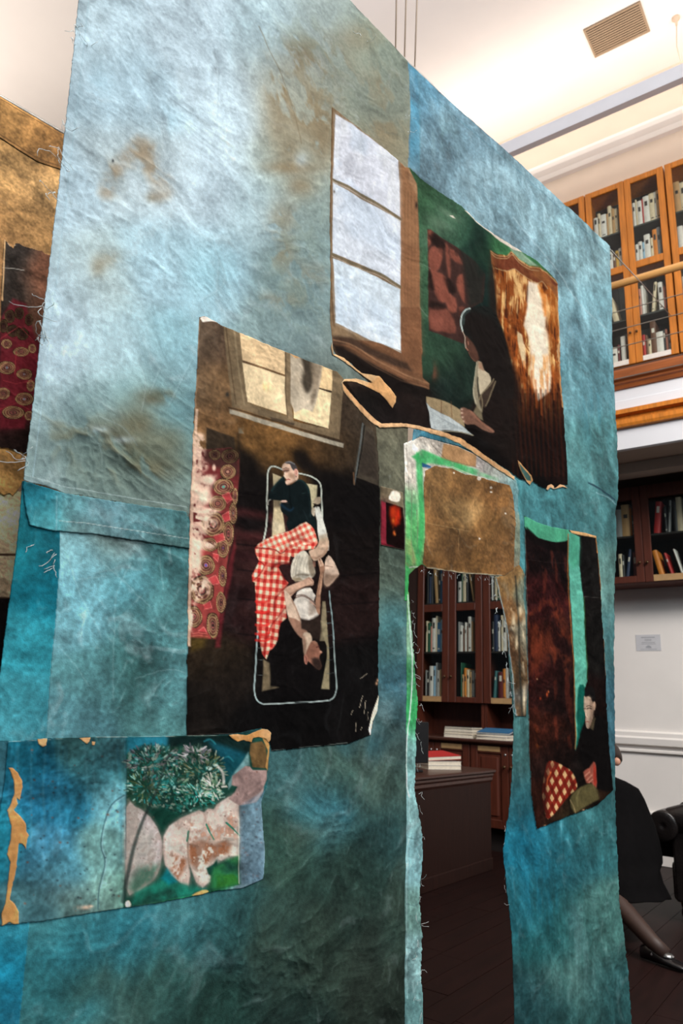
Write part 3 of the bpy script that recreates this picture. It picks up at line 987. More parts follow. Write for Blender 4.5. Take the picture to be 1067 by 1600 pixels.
for pts in ([(105, 872), (122, 925), (160, 1000)], [(150, 870), (200, 915), (240, 955)], [(205, 880), (180, 940), (176, 1100)], [(120, 905), (172, 900)], [(90, 1010), (120, 1045), (140, 1075)], [(250, 870), (255, 930)], [(210, 1060), (262, 1046), (290, 1052)]):
    line(rag(smooth(pts, 5, False), 1.2, 5, 8, False), 1.3, (178, 206, 208), 2.8, .28)
fill(strip_poly, [(30, 860, 23, 104, 115), (60, 920, 18, 96, 111), (40, 1000, 44, 128, 141), (30, 1100, 57, 134, 146), (60, 1140, 48, 108, 119), (20, 1140, 65, 132, 143), (70, 850, 21, 84, 96), (45, 790, 29, 104, 115)], 34, .2, .04, .16, .08)
fill(corner_poly, [(20, 1500, 23, 104, 127), (10, 1590, 27, 96, 117), (35, 1450, 44, 112, 126)], 40, .2, 0, .16, .08)
fill(right_poly, [
    (645, 150, 105, 156, 180), (700, 200, 119, 151, 165), (720, 230, 122, 154, 167), (760, 290, 125, 156, 167), (800, 330, 128, 160, 170), (900, 400, 119, 154, 163), (930, 500, 109, 152, 163), (900, 500, 116, 157, 169), (920, 600, 94, 141, 150), (930, 700, 78, 126, 127),
    (940, 800, 67, 116, 118), (850, 810, 65, 120, 125), (950, 900, 88, 126, 120), (955, 1000, 67, 108, 109), (955, 1100, 52, 90, 101), (870, 1330, 35, 88, 96), (930, 1280, 50, 100, 103), (830, 1320, 25, 102, 125), (800, 1320, 21, 96, 116),
    (820, 1400, 31, 88, 98), (870, 1450, 29, 78, 80), (930, 1450, 65, 106, 101), (960, 1550, 42, 82, 83), (850, 1580, 27, 58, 61), (900, 1540, 61, 98, 94), (800, 1250, 33, 74, 81), (805, 1180, 65, 108, 107), (815, 1000, 76, 110, 107), (880, 1620, 38, 74, 72)], 40, .22, .10, .14, .09,
    extra=lambda c, sl: np.clip(c * (1 + .30 * (N_DIA[sl] - .5) + .26 * (N_VER[sl] - .5))[..., None] + (sst(N_VER[sl] * .5 + N_DIA[sl] * .55, .58, .72) * 9)[..., None], 3, 250))
pol([(637, 97), (651, 110), (655, 190), (655, 268), (640, 262), (641, 180)], (74, 160, 196), 1.5, .55, tex=sst(N_MOT, .2, .6))
line([(654, 112), (656, 190), (655, 268)], 1.4, (96, 146, 162), 1.4, .8)
line(smooth([(668, 142), (760, 225), (850, 305), (950, 398)], 6, False), 1.1, (84, 128, 142), 1.2, .55)
line(rag(smooth([(800, 340), (868, 420), (900, 470), (954, 520)], 6, False), 1, 5, 3, False), 1.2, (196, 216, 220), 2, .5)
for x, y, rx, ry, c, a in ((770, 280, 60, 40, (176, 206, 214), .4), (690, 210, 30, 50, (110, 140, 140), .35), (900, 560, 40, 90, (150, 190, 198), .3), (930, 650, 30, 60, (30, 100, 120), .35), (840, 1390, 40, 60, (20, 110, 140), .4), (905, 1470, 26, 90, (110, 140, 142), .35)):
    blob(x, y, rx, ry, c, a, tex=sst(N_VER * .6 + N_MOT * .5, .45, .65))
line(rag(smooth([(918, 755), (938, 765), (963, 784)], 5, False), .6, 4, 9, False), 2.6, (28, 52, 66), 1.4, .8)
line(rag(smooth([(930, 770), (950, 778), (962, 790)], 5, False), .6, 4, 10, False), 1.4, (150, 180, 186), 1.6, .6)
fill(upper_poly, [
    (150, 50, 196, 220, 230), (170, -200, 196, 220, 230), (350, -150, 204, 226, 236), (300, 50, 206, 228, 238), (420, 60, 190, 215, 222), (500, 60, 178, 194, 190), (200, 150, 190, 218, 230), (350, 150, 208, 230, 240), (440, 130, 186, 190, 176), (470, 160, 182, 186, 168), (520, 120, 168, 176, 162),
    (580, 80, 152, 164, 148), (600, 160, 146, 156, 142), (600, 230, 150, 146, 122), (100, 300, 190, 215, 226), (200, 250, 190, 208, 212), (250, 290, 205, 224, 230), (330, 300, 206, 228, 238), (400, 330, 186, 212, 218), (460, 270, 170, 180, 168), (490, 330, 158, 178, 172), (100, 450, 190, 215, 226), (140, 430, 180, 200, 200),
    (250, 400, 180, 214, 226), (330, 420, 172, 208, 220), (460, 420, 136, 160, 158), (500, 420, 144, 172, 174), (80, 560, 192, 216, 226), (180, 560, 182, 212, 220), (270, 560, 150, 192, 202), (60, 640, 168, 196, 200), (150, 640, 134, 164, 166), (230, 620, 136, 164, 162), (280, 650, 112, 154, 160),
    (70, 720, 140, 162, 158), (130, 700, 98, 118, 112), (200, 700, 106, 120, 108), (270, 710, 108, 140, 138), (150, 750, 122, 144, 138), (540, 540, 126, 142, 138), (450, 500, 136, 160, 160), (60, 745, 158, 186, 188), (270, 775, 120, 138, 130), (540, 620, 100, 110, 100)], 46, .10, .05, .26, .05, extra=lambda c, sl: c * .965)
BR = [(438, 140, 26, 44, .9), (470, 90, 44, 34, .75), (478, 175, 38, 44, .85), (505, 205, 26, 60, .85), (455, 262, 46, 12, .7), (452, 235, 26, 34, .55), (470, 290, 26, 22, .6), (520, 110, 40, 46, .5), (560, 60, 40, 26, .4), (440, 340, 26, 30, .45), (438, 395, 26, 28, .5), (480, 430, 36, 26, .35), (440, 470, 50, 14, .3),
      (600, 200, 30, 50, .6), (598, 130, 34, 30, .45), (222, 240, 26, 20, .62), (175, 280, 17, 28, .5), (240, 262, 22, 12, .45), (238, 308, 12, 10, .5), (152, 418, 14, 20, .4), (170, 405, 20, 16, .32), (245, 620, 40, 14, .7), (210, 650, 34, 40, .45), (185, 690, 70, 34, .55), (230, 730, 60, 26, .65), (120, 690, 50, 26, .5), (95, 660, 34, 14, .25), (260, 690, 34, 30, .45), (430, 200, 20, 40, .35), (215, 660, 22, 14, .6)]
DRY = sst(N_MOT * .50 + N_DIA * .22 + N_FIN * .28 + N_RI2 * .16, .53, .62)
for x, y, rx, ry, a in BR:
    blob(x, y, rx, ry, (146, 128, 98) if y < 500 else (104, 92, 66), min(1, a * 1.15), tex=DRY)
    blob(x + 3, y - 4, rx * .8, ry * .8, (122, 112, 92) if y < 500 else (70, 72, 58), a * .55, tex=sst(N_RID * .5 + N_FIN * .5, .48, .66))
pol([(152, 304), (168, 268), (190, 238), (214, 213), (240, 228), (258, 262), (272, 300), (250, 316), (236, 300), (226, 272), (205, 262), (188, 276), (172, 312)], (158, 140, 116), 16, .62, 2, tex=sst(N_MOT * .5 + N_FIN * .3 + N_RI2 * .2, .34, .56))
for x, y, rx, ry, a in ((480, 60, 70, 60, .5), (560, 150, 60, 90, .5), (470, 380, 46, 80, .5), (480, 470, 60, 60, .5), (180, 680, 120, 60, .55), (100, 710, 60, 50, .4)):
    blob(x, y, rx, ry, (112, 122, 108), a * .8, tex=sst(N_FIN * .5 + N_RI2 * .5, .50, .68))
for x, y, rx, ry, a in ((205, 282, 30, 20, .7), (250, 290, 30, 14, .55), (255, 245, 16, 8, .5), (200, 255, 40, 6, .6), (500, 145, 12, 20, .6), (455, 165, 18, 10, .4), (190, 688, 20, 6, .5), (150, 672, 22, 7, .4), (470, 250, 12, 14, .5)):
    blob(x, y, rx, ry, (206, 224, 230), a, tex=sst(N_MOT, .40, .56))
for x, y, rx, ry, c, a in ((250, 190, 60, 26, (166, 204, 218), .5), (330, 430, 60, 46, (150, 200, 212), .5), (150, 130, 40, 50, (172, 208, 222), .45), (240, 480, 60, 30, (156, 200, 212), .45), (380, 70, 50, 40, (176, 212, 224), .4), (280, 600, 40, 60, (110, 168, 180), .4), (195, 610, 30, 40, (128, 172, 178), .4), (200, 722, 40, 20, (70, 104, 100), .4)):
    blob(x, y, rx, ry, c, a, tex=sst(N_MOT * .7 + N_FIN * .3, .42, .60))
blob(175, 253, 2, 3, (40, 44, 48), .9)
line(smooth([(404, 42), (420, 80), (440, 120), (455, 165), (470, 225)], 5, False), 1.4, (118, 104, 80), 1.6, .5)
for pts in ([(215, 560), (228, 600), (219, 650)], [(250, 575), (232, 620)], [(150, 650), (190, 668), (215, 700)], [(100, 660), (150, 690), (160, 730)], [(330, 380), (350, 440), (310, 470)], [(340, 410), (338, 470)], [(300, 560), (260, 640)], [(60, 100), (110, 330)], [(340, 100), (335, 190)], [(480, 420), (500, 470)], [(440, 410), (470, 440), (515, 440)]):
    line(rag(smooth(pts, 6, False), 1.2, 5, 21, False), 1.2, (206, 220, 222), 2.6, .22)
    line(rag(smooth([(x + 2, y + 2) for x, y in pts], 6, False), 1.2, 5, 21, False), 1.4, (90, 112, 112), 2.6, .16)
line([(138, 0), (118, 180), (92, 400), (66, 620), (50, 745)], 1.3, (166, 196, 206), 1.5, .7)
line([(36, 742), (102, 762), (172, 773), (292, 792)], 1.2, (196, 214, 214), 1.6, .6)
BASE = CV.copy()
# turned-up hem band and its darker corner tab
band_poly = rag([(35, 752), (100, 772), (172, 783), (296, 800)], .5, 5, 30, False) + [(296, 858)] + rag([(292, 857), (200, 843), (150, 836), (88, 831)], .5, 5, 31, False) + rag([(84, 831), (60, 826), (44, 822), (38, 800), (33, 758)], .5, 5, 32, False)
fill(band_poly, [(60, 790, 44, 126, 140), (60, 815, 70, 146, 156), (50, 770, 30, 112, 130), (110, 790, 96, 146, 152), (150, 810, 112, 160, 170), (230, 820, 98, 144, 150), (260, 850, 84, 118, 116), (140, 835, 96, 124, 124), (280, 815, 80, 126, 128)], 26, .26, .2, .24, .09)
line([(86, 776), (85, 831)], 1.6, (120, 166, 174), 1.4, .8)
line([(90, 815), (130, 818), (200, 828), (294, 842)], 1.0, (206, 216, 212), 1.0, .7)
for q in range(0, 200, 7):
    blob(92 + q, 815 + q * .132, 2, .8, (80, 100, 100), .6)
BAND = CV.copy()

# ---- doorway edges ---------------------------------------------------------
K6 = (580, 640, 4.446)
hem_poly = [(632, 890)] + [(641, 1000), (645, 1060), (650, 1100), (646, 1140), (647, 1180), (644, 1230), (649, 1260), (656, 1300), (658, 1340), (654, 1390), (655, 1420), (659, 1460), (657, 1520), (661, 1560), (662, 1652)] + [(633, 1652), (631, 1400), (630, 1200), (631, 1000)]
hem_poly = hem_poly[:1] + rag(hem_poly[1:15], 1., 4, 40, False) + hem_poly[15:]
fill(hem_poly, [(640, 930, 104, 160, 104), (638, 1000, 140, 190, 150), (640, 1060, 70, 150, 96), (645, 1120, 52, 146, 84), (640, 1170, 110, 154, 150), (640, 1250, 122, 162, 162), (645, 1350, 112, 152, 156), (645, 1420, 86, 116, 110), (645, 1500, 112, 146, 146), (640, 1590, 92, 130, 130)], 26, .2, .06, .22, .12,
     extra=lambda c, sl: c * (1 + .5 * (N_VER[sl] - .5))[..., None])
line(smooth([(633, 930), (637, 985), (640, 1040), (637, 1110), (631, 1160), (631, 1220), (635, 1245)], 5, False), 1.8, (206, 224, 214), 1.2, .9)
line(smooth([(635, 1245), (634, 1330), (634, 1430), (636, 1560)], 5, False), 1.1, (170, 198, 198), 1.2, .6)
for y in (1308, 1412, 1480):
    line([(634, y), (646, y + 3), (656, y - 2)], 1.3, (66, 92, 94), 1.8, .6)
HEMC = CV.copy()
lintel = P(K6, smooth([(212, 240), (270, 215), (335, 192), (420, 205), (500, 228)], 3, False) + [(600, 255), (700, 300), (800, 365), (900, 432), (995, 490), (1012, 560), (1010, 700)] + [(1020, 800), (1020, 1000), (1000, 1180), (975, 1200), (890, 1165), (620, 1130), (360, 1095), (340, 1078), (290, 1108), (250, 1150), (235, 1330), (215, 1330), (220, 1080), (218, 700)])
fill(lintel, [(632, 700, 206, 200, 188), (650, 690, 200, 192, 178), (640, 740, 196, 186, 172), (632, 790, 120, 166, 120), (645, 830, 116, 150, 96), (640, 870, 130, 152, 100), (660, 700, 200, 190, 176), (690, 700, 196, 184, 170), (740, 720, 206, 194, 186), (780, 740, 182, 184, 172), (800, 760, 90, 126, 128), (805, 850, 110, 120, 104), (700, 800, 132, 98, 58), (640, 900, 70, 120, 70), (800, 900, 120, 110, 90)], 20, .2, .0, .18, .12)
pol(P(K6, [(500, 236), (600, 256), (730, 318), (722, 400), (640, 392), (480, 345)]), (166, 122, 78), 2, .9, tex=sst(N_MOT, .15, .45))
GRN = (58, 166, 92)
for pts, a in (([(270, 330), (340, 280), (470, 330), (560, 362), (740, 420), (730, 462), (640, 440), (500, 390), (380, 375), (345, 400)], .9), ([(300, 300), (345, 330), (345, 500), (352, 760), (340, 1075), (290, 1100), (310, 900), (315, 640), (300, 470)], .85), ([(225, 640), (300, 660), (320, 1040), (270, 1100), (225, 1060)], .55), ([(222, 1080), (262, 1110), (240, 1330), (214, 1330)], .8), ([(740, 430), (870, 480), (870, 500), (740, 460)], .5)):
    pol(P(K6, pts), GRN, 4, a, 0, tex=sst(N_MOT * .7 + N_VER * .3, .25, .55))
pol(P(K6, [(225, 900), (300, 920), (300, 1090), (240, 1080)]), (150, 158, 96), 8, .6, tex=sst(N_FIN, .4, .6))
for pts in ([(232, 250), (240, 400), (246, 560)], [(268, 380), (272, 480)], [(330, 215), (350, 205), (364, 250)], [(268, 560), (262, 900), (285, 1080)], [(300, 700), (310, 1000)]):
    line(P(K6, pts), 1.0, (120, 108, 96), 1.1, .6)
pol(P(K6, [(342, 372), (405, 395), (410, 418), (345, 405)]), (36, 84, 128), 1.5, .95)
line(P(K6, [(410, 240), (520, 350), (700, 395), (760, 410)]), 1.0, (96, 84, 70), 1.2, .6)
line(P(K6, [(345, 405), (420, 412), (560, 400), (700, 458), (860, 520)]), 1.4, (214, 206, 186), 1.3, .6)
line(rag(P(K6, [(250, 1100), (300, 1096), (362, 1106), (480, 1122), (620, 1144), (760, 1152), (900, 1164)]), 1.2, 4, 55, False), 2.0, (168, 178, 164), 1.4, .9)
LINT = CV.copy()
blue_top = P(K6, [(268, 225), (282, 138), (420, 145), (520, 180), (640, 240), (690, 290), (640, 262), (500, 225), (400, 205), (330, 190)])
fill(blue_top, [(650, 675, 56, 112, 130), (690, 685, 60, 116, 132), (720, 700, 70, 120, 130)], 20, .3, .1, .3, .12)
BLUT = CV.copy()
brown_sq = P(K6, rag([(362, 425), (430, 392), (560, 412), (640, 450), (720, 462), (860, 505), (965, 530)], 2, 18, 50, False) + rag([(970, 600), (985, 800), (975, 960), (970, 1130)], 1.5, 18, 51, False) + rag([(900, 1160), (760, 1148), (620, 1140), (480, 1118), (362, 1104)], 2, 14, 52, False) + [(342, 1075), (352, 900), (352, 700), (348, 520)])
fill(brown_sq, [(680, 750, 132, 98, 60), (720, 760, 128, 92, 54), (780, 770, 120, 84, 48), (720, 800, 150, 116, 74), (690, 830, 124, 90, 54), (760, 830, 112, 80, 46), (700, 860, 98, 70, 42), (780, 860, 110, 78, 46), (690, 890, 118, 84, 48), (740, 890, 110, 78, 44)], 18, .22, .0, .12, .12)
for x, y, rx, ry, c, a in ((640, 745, 60, 60, (176, 146, 100), .6), (490, 920, 24, 90, (76, 52, 32), .7), (830, 960, 60, 30, (160, 120, 70), .45), (440, 1000, 40, 20, (164, 128, 76), .5), (760, 560, 60, 80, (100, 70, 40), .5), (860, 1000, 30, 120, (96, 66, 40), .5), (560, 600, 60, 60, (104, 76, 46), .4)):
    p = P(K6, [(x, y)])[0]
    blob(p[0], p[1], rx / 4.4, ry / 4.4, c, a, tex=sst(N_MOT, .3, .6))
for pts, c in (([(365, 790), (560, 826), (690, 852)], (176, 142, 96)), ([(400, 560), (385, 720)], (170, 136, 92)), ([(600, 830), (590, 1000)], (160, 126, 84)), ([(640, 700), (650, 640)], (164, 130, 90))):
    line(rag(P(K6, pts), .4, 4, 3, False), 1.0, c, 1.3, .6)
for x, y, r in ((740, 480, 16), (566, 442, 7), (822, 545, 9), (822, 575, 8), (915, 725, 6), (735, 900, 7)):
    p = P(K6, [(x, y)])[0]
    blob(p[0], p[1], r / 4.4, r / 4, (226, 216, 200), .95, hard=.6, tex=sst(N_FIN, .1, .4))
for i in range(5):
    p = P(K6, [(950, 620 + i * 60), (985, 650 + i * 62)])
    line(p, 1.6, (70, 54, 38), 2, .6)
line(rag(P(K6, [(362, 1102), (480, 1116), (620, 1138), (760, 1146), (900, 1158)]), 1.0, 4, 56, False), 2.4, (176, 170, 146), 1.6, .8)
BRWN = CV.copy()
K7 = (627, 860, 2.665)
lining = P(K7, rag([(380, 118), (392, 180), (412, 250), (428, 330), (440, 420), (455, 520), (462, 620), (474, 700)], 2.5, 10, 60, False) + [(515, 692), (522, 560), (516, 420), (510, 300), (500, 200), (505, 100), (480, 60), (420, 90)])
fill(lining, [(785, 915, 122, 92, 56), (790, 950, 106, 74, 44), (797, 1010, 96, 66, 42), (802, 1060, 100, 74, 48), (806, 1110, 92, 72, 52), (814, 930, 104, 112, 96), (817, 1000, 120, 116, 98), (819, 1090, 116, 110, 100)], 12, .3, 0, .2, .16)
line(P(K7, [(462, 110), (474, 250), (484, 420), (490, 560), (498, 690)]), 3.0, (40, 40, 34), 2.4, .75)
for x, y, rx, ry in ((455, 300, 9, 40), (450, 345, 5, 26), (470, 390, 6, 40), (484, 250, 10, 26), (500, 330, 8, 60), (505, 620, 6, 60), (450, 245, 8, 8), (496, 480, 8, 30)):
    p = P(K7, [(x, y)])[0]
    blob(p[0], p[1], rx / 2.4, ry / 2.4, (214, 196, 160), .85, tex=sst(N_FIN * .6 + N_RI2 * .4, .46, .56))
line(P(K7, rag([(384, 120), (415, 260), (430, 330), (443, 430), (458, 520), (466, 640), (474, 700)], 1.4, 8, 61, False)), 1.6, (150, 178, 184), 1.4, .8)
LINC = CV.copy()


# ---- printed pictures: flat print on the cloth ------------------------------
# print 1: room with a folding bed seen from above, worn at the left edge
CV[:] = BASE
cot_poly = rag([(310, 496), (318, 494), (335, 503), (342, 508), (420, 541), (530, 583)], .5, 5, 70, False) + rag([(548, 610), (566, 640), (584, 668), (587, 720), (589, 770), (590, 800), (589, 900), (588, 1020), (587, 1085), (585, 1110), (578, 1128), (574, 1148), (572, 1157)], .8, 5, 71, False) + rag([(540, 1162), (470, 1168), (415, 1174)], .7, 5, 72, False) + [(414, 1150), (350, 1147), (288, 1150)] + rag([(290, 1050), (293, 960), (294, 880), (297, 790), (300, 700), (304, 600)], 1.0, 5, 73, False)
fill(cot_poly, [
    (318, 530, 88, 74, 60), (340, 540, 84, 66, 52), (318, 610, 112, 90, 68), (345, 600, 116, 88, 60), (330, 660, 120, 88, 58), (400, 680, 112, 80, 46), (440, 700, 96, 68, 38), (480, 715, 76, 54, 32), (520, 700, 66, 50, 34), (560, 690, 56, 46, 36), (575, 650, 62, 54, 44), (545, 640, 58, 46, 36),
    (400, 760, 44, 34, 27), (365, 720, 80, 58, 34), (530, 760, 26, 21, 17), (560, 850, 20, 16, 15), (385, 850, 44, 26, 25), (380, 805, 56, 31, 30), (540, 950, 30, 20, 19), (370, 950, 38, 23, 23), (340, 1060, 30, 25, 22), (310, 1100, 22, 19, 17), (450, 1120, 13, 12, 12), (560, 1050, 15, 14, 14), (560, 1140, 15, 14, 14), (330, 1030, 42, 33, 24), (450, 1040, 16, 14, 14), (400, 1140, 14, 13, 13), (570, 760, 20, 18, 16)], 30, .16, 0, .05, .10)
A1, A2, A3, A4 = (280, 480, 3.138), (390, 710, 7.113), (390, 850, 7.113), (390, 970, 7.113)
A5 = (285, 680, 4.706)
DRK = (17, 15, 15)
pol(P(A1, [(280, 640), (300, 690), (370, 740), (400, 810), (440, 850), (440, 1070), (280, 1070)]), DRK, 16, .9, 3)
pol(P(A1, [(560, 720), (600, 700), (640, 760), (860, 850), (960, 880), (960, 1070), (700, 1070), (640, 860)]), DRK, 18, .85, 3)
pol(P(A1, [(130, 590), (265, 640), (270, 720), (200, 700), (130, 720)]), (42, 36, 30), 3, .85, tex=sst(N_VER, .2, .5))
for y0, c in ((800, (84, 40, 40)), (835, (70, 34, 34)), (868, (40, 20, 22)), (905, (56, 32, 30)), (955, (46, 28, 26))):
    line(smooth([(372, y0), (395, y0 + 3), (420, y0 + 8)], 4, False), 12, c, 14, .6)
for y0 in (770, 850, 890, 935, 990):
    line([(370, y0), (420, y0 + 6)], 2, (14, 11, 12), 3, .7)
    line([(530, y0 + 10), (586, y0 + 6)], 2, (12, 10, 11), 3, .6)
# window high in the picture
pol(P(A1, [(210, 78), (290, 115), (305, 260), (328, 470), (520, 536), (555, 560), (724, 600), (748, 296), (802, 318), (776, 652), (255, 492), (234, 300)]), (118, 100, 76), 1.6, 1)
line(P(A1, [(222, 85), (250, 300), (272, 478)]), 1.6, (84, 66, 48), 1.6, .8)
line(P(A1, [(262, 105), (290, 330), (312, 480)]), 2.2, (150, 132, 102), 2.4, .7)
PANE = (231, 206, 164)
pol(P(A1, [(288, 114), (516, 206), (514, 334), (304, 262)]), (226, 194, 150), 1.2, 1)
pol(P(A1, [(304, 274), (514, 344), (522, 532), (328, 468)]), PANE, 1.2, 1)
pol(P(A1, [(690, 272), (748, 296), (740, 414), (672, 396)]), (226, 194, 146), 1.2, 1)
pol(P(A1, [(672, 402), (738, 424), (724, 598), (555, 548), (552, 400)]), (232, 208, 164), 1.2, 1)
blob(*P(A1, [(400, 395)])[0], 14, 8, (216, 178, 110), .5, tex=sst(N_FIN, .4, .6))
pol(P(A1, [(512, 204), (542, 216), (544, 470), (554, 560), (520, 546), (512, 400)]), (132, 112, 86), 1.6, 1)
line(P(A1, [(516, 210), (516, 400), (524, 545)]), 1.6, (88, 72, 54), 1.4, .8)
pol(P(A1, [(540, 214), (694, 276), (690, 340), (664, 470), (648, 516), (600, 500), (560, 520), (542, 470)]), (196, 180, 156), 2, 1)
pol(P(A1, [(596, 236), (655, 258), (650, 380), (622, 424), (596, 380), (606, 300)]), (62, 54, 44), 7, .95, 3)
pol(P(A1, [(640, 250), (694, 276), (686, 350), (655, 470), (636, 470), (650, 380)]), (130, 114, 94), 6, .8, 3)
blob(*P(A1, [(575, 330)])[0], 7, 24, (160, 142, 118), .6, tex=sst(N_MOT, .4, .6))
pol(P(A1, [(520, 206), (560, 222), (592, 236), (596, 248), (566, 252), (545, 235)]), (214, 166, 112), 1.2, 1)
line(P(A1, [(240, 494), (420, 548), (620, 610), (795, 668)]), 1.6, (58, 48, 38), 2.0, .9)
pol(P(A1, [(243, 502), (420, 556), (620, 618), (796, 672), (794, 692), (620, 640), (420, 580), (244, 524)]), (168, 158, 138), 1.6, 1)
pol(P(A1, [(440, 540), (560, 572), (556, 584), (446, 556)]), (60, 50, 40), 2, .7)
pol(P(A1, [(282, 566), (312, 570), (312, 622), (286, 620)]), (120, 110, 92), 2, .9, tex=sst(N_FIN, .3, .5))
blob(*P(A1, [(232, 430)])[0], 3, 4.5, (50, 50, 48), .9)
# mirror leaning at the right
pol(P(A1, [(885, 572), (945, 616), (960, 720), (966, 880), (850, 836), (846, 800)]), (70, 62, 52), 2, .95)
pol(P(A1, [(905, 610), (942, 640), (952, 740), (958, 850), (868, 820), (884, 700)]), (58, 50, 43), 2, .9)
line(P(A1, [(888, 575), (872, 700), (846, 872)]), 2.2, (96, 104, 104), 1.6, .8)
line(P(A1, [(896, 585), (880, 710), (858, 830)]), 1.6, (20, 20, 20), 1.4, .9)
line(P(A1, [(842, 815), (846, 872)]), 2, (120, 84, 58), 1.4, .8)
pol(P(A1, [(560, 716), (620, 716), (660, 800), (600, 800), (560, 760)]), (26, 22, 20), 8, .8)
# patterned hanging at the left edge
col_poly = P(A5, [(70, 90), (150, 110), (230, 105), (345, 95), (405, 135), (412, 300), (400, 430), (385, 560), (372, 740), (335, 880), (318, 1000), (300, 1150), (275, 1300), (240, 1500), (36, 1488), (40, 1200), (52, 700), (60, 400)])
pol(col_poly, (142, 60, 56), 3, 1)
pol(col_poly, (96, 40, 40), 3, .8, tex=sst(N_MOT, .45, .6))
pol(P(A5, [(345, 95), (405, 135), (412, 300), (330, 260), (230, 230), (150, 190), (150, 110)]), (52, 38, 34), 8, .7)
pol(P(A5, [(385, 740), (392, 830), (350, 1080), (310, 1250), (270, 1560), (235, 1560), (250, 1400), (300, 1180), (320, 1000), (360, 860)]), (96, 34, 38), 5, .85)


def rosette(c, cx, cy, rx, ry, cen=(60, 40, 36), seed=0, dim=1.):
    p = P(c, [(cx, cy)])[0]
    rx, ry = rx / c[2], ry / c[2]
    rr = random.Random(seed)
    rings = [(1.06, (58, 40, 32)), (.98, (152, 118, 82)), (.86, (84, 54, 42)), (.76, (176, 136, 100)), (.64, (96, 50, 46)), (.50, (150, 110, 84)), (.38, (54, 36, 36)), (.26, (170, 96, 88)), (.16, cen)]
    for k, (s, col) in enumerate(rings):
        col = np.array(col) * dim
        n = 14
        w = [1 + .08 * rr.uniform(-1, 1) for _ in range(n)]
        pts = [(p[0] + rx * s * w[i] * math.cos(2 * math.pi * i / n), p[1] + ry * s * w[i] * math.sin(2 * math.pi * i / n)) for i in range(n)]
        pol(pts, col, 1.0, .92, 2)
    for i in range(26):
        t = i * 2 * math.pi / 26
        blob(p[0] + rx * .91 * math.cos(t), p[1] + ry * .91 * math.sin(t), .8, .8, np.array((206, 172, 120)) * dim, .8)


for k, (cx, cy, rx, ry, cen) in enumerate([(345, 155, 60, 50, (60, 44, 40)), (235, 145, 42, 38, (50, 38, 36)), (330, 270, 56, 52, (190, 150, 120)), (300, 380, 74, 60, (104, 190, 164)), (260, 502, 62, 56, (120, 80, 64)), (372, 575, 27, 78, (86, 96, 84)), (225, 655, 84, 88, (150, 120, 96)), (336, 725, 40, 92, (80, 46, 44)),
                                           (200, 805, 60, 50, (60, 50, 46)), (300, 830, 40, 70, (70, 60, 96)), (170, 957, 66, 70, (90, 84, 150)), (292, 1035, 28, 76, (60, 50, 70)), (140, 1140, 85, 104, (200, 160, 140)), (278, 1230, 34, 76, (24, 20, 20)), (78, 1335, 62, 76, (90, 50, 50)), (218, 1398, 44, 92, (18, 16, 18)), (385, 450, 18, 60, (60, 40, 40))]):
    rosette(A5, cx, cy, rx, ry, cen, k, .55 if cy < 200 else .95)
for pts in ([(290, 440), (340, 420), (365, 470), (330, 500), (290, 440)], [(290, 590), (340, 560), (350, 620), (310, 640), (290, 590)], [(230, 740), (300, 720), (310, 770), (250, 790)], [(225, 870), (270, 880), (260, 930), (230, 900)], [(180, 1060), (240, 1030), (270, 1090), (220, 1100), (180, 1060)], [(150, 1250), (200, 1220), (215, 1270), (160, 1280)], [(110, 1440), (150, 1410), (170, 1450)]):
    pol(P(A5, pts), (188, 68, 70), 2, .8)
    line(P(A5, pts), 1.0, (226, 130, 120), 1, .7)
for y in (1462, 1480):
    line(P(A5, [(50, y), (110, y - 8), (175, y)]), 1.5, (190, 96, 84), 1.3, .8)
pol(P(A5, [(45, 1490), (170, 1490), (150, 1560), (60, 1590)]), (96, 76, 34), 10, .7)
FLESH = (226, 194, 170)
WEAR = sst(N_FIN * .40 + N_GRN * .22 + fbm(SU, SV * 2.2, 22., 4, 7) * .5, .545, .60)
for x, y, rx, ry, a in ((90, 560, 60, 40, 1), (110, 620, 90, 34, 1), (150, 440, 60, 70, 1), (180, 330, 60, 40, 1), (90, 380, 40, 60, .9), (90, 800, 60, 60, 1), (95, 920, 40, 110, 1), (200, 650, 60, 60, .9), (140, 1110, 60, 70, 1), (150, 1170, 40, 30, .9), (60, 1120, 30, 120, 1), (50, 1300, 24, 160, 1), (75, 180, 22, 110, .95), (110, 60, 50, 80, .8), (90, 700, 50, 30, .9), (205, 810, 40, 26, .9), (62, 30, 18, 120, .8), (190, 560, 60, 22, .8), (150, 230, 40, 40, .7), (230, 240, 14, 26, .8), (120, 150, 30, 50, .7)):
    p = P(A5, [(x, y)])[0]
    blob(p[0], p[1], rx / 3.6, ry / 3.6, FLESH, a, tex=WEAR, hard=.35)
    blob(p[0], p[1], rx / 6, ry / 6, FLESH, a * .7, tex=sst(N_FIN * .6 + N_GRN * .4, .40, .52))
pol(P(A5, [(62, 0), (150, 0), (165, 90), (140, 200), (150, 300), (245, 300), (215, 380), (190, 430), (240, 470), (165, 520), (270, 560), (200, 600), (265, 650), (190, 700), (150, 760), (235, 800), (140, 850), (130, 980), (110, 1040), (190, 1080), (200, 1160), (100, 1230), (66, 1300), (60, 1480), (30, 1490), (44, 1000), (56, 600)]), FLESH, 10, .78, tex=sst(N_FIN * .42 + N_RI2 * .24 + N_GRN * .18 + N_MOT * .3, .555, .62))
pol(P(A5, [(70, 0), (150, 0), (200, 330), (190, 560), (180, 760), (110, 1000), (60, 1300), (40, 1300), (60, 600)]), (92, 58, 42), 10, .8, tex=sst(1.14 - N_FIN * .42 - N_RI2 * .24 - N_GRN * .18 - N_MOT * .3, .60, .67))
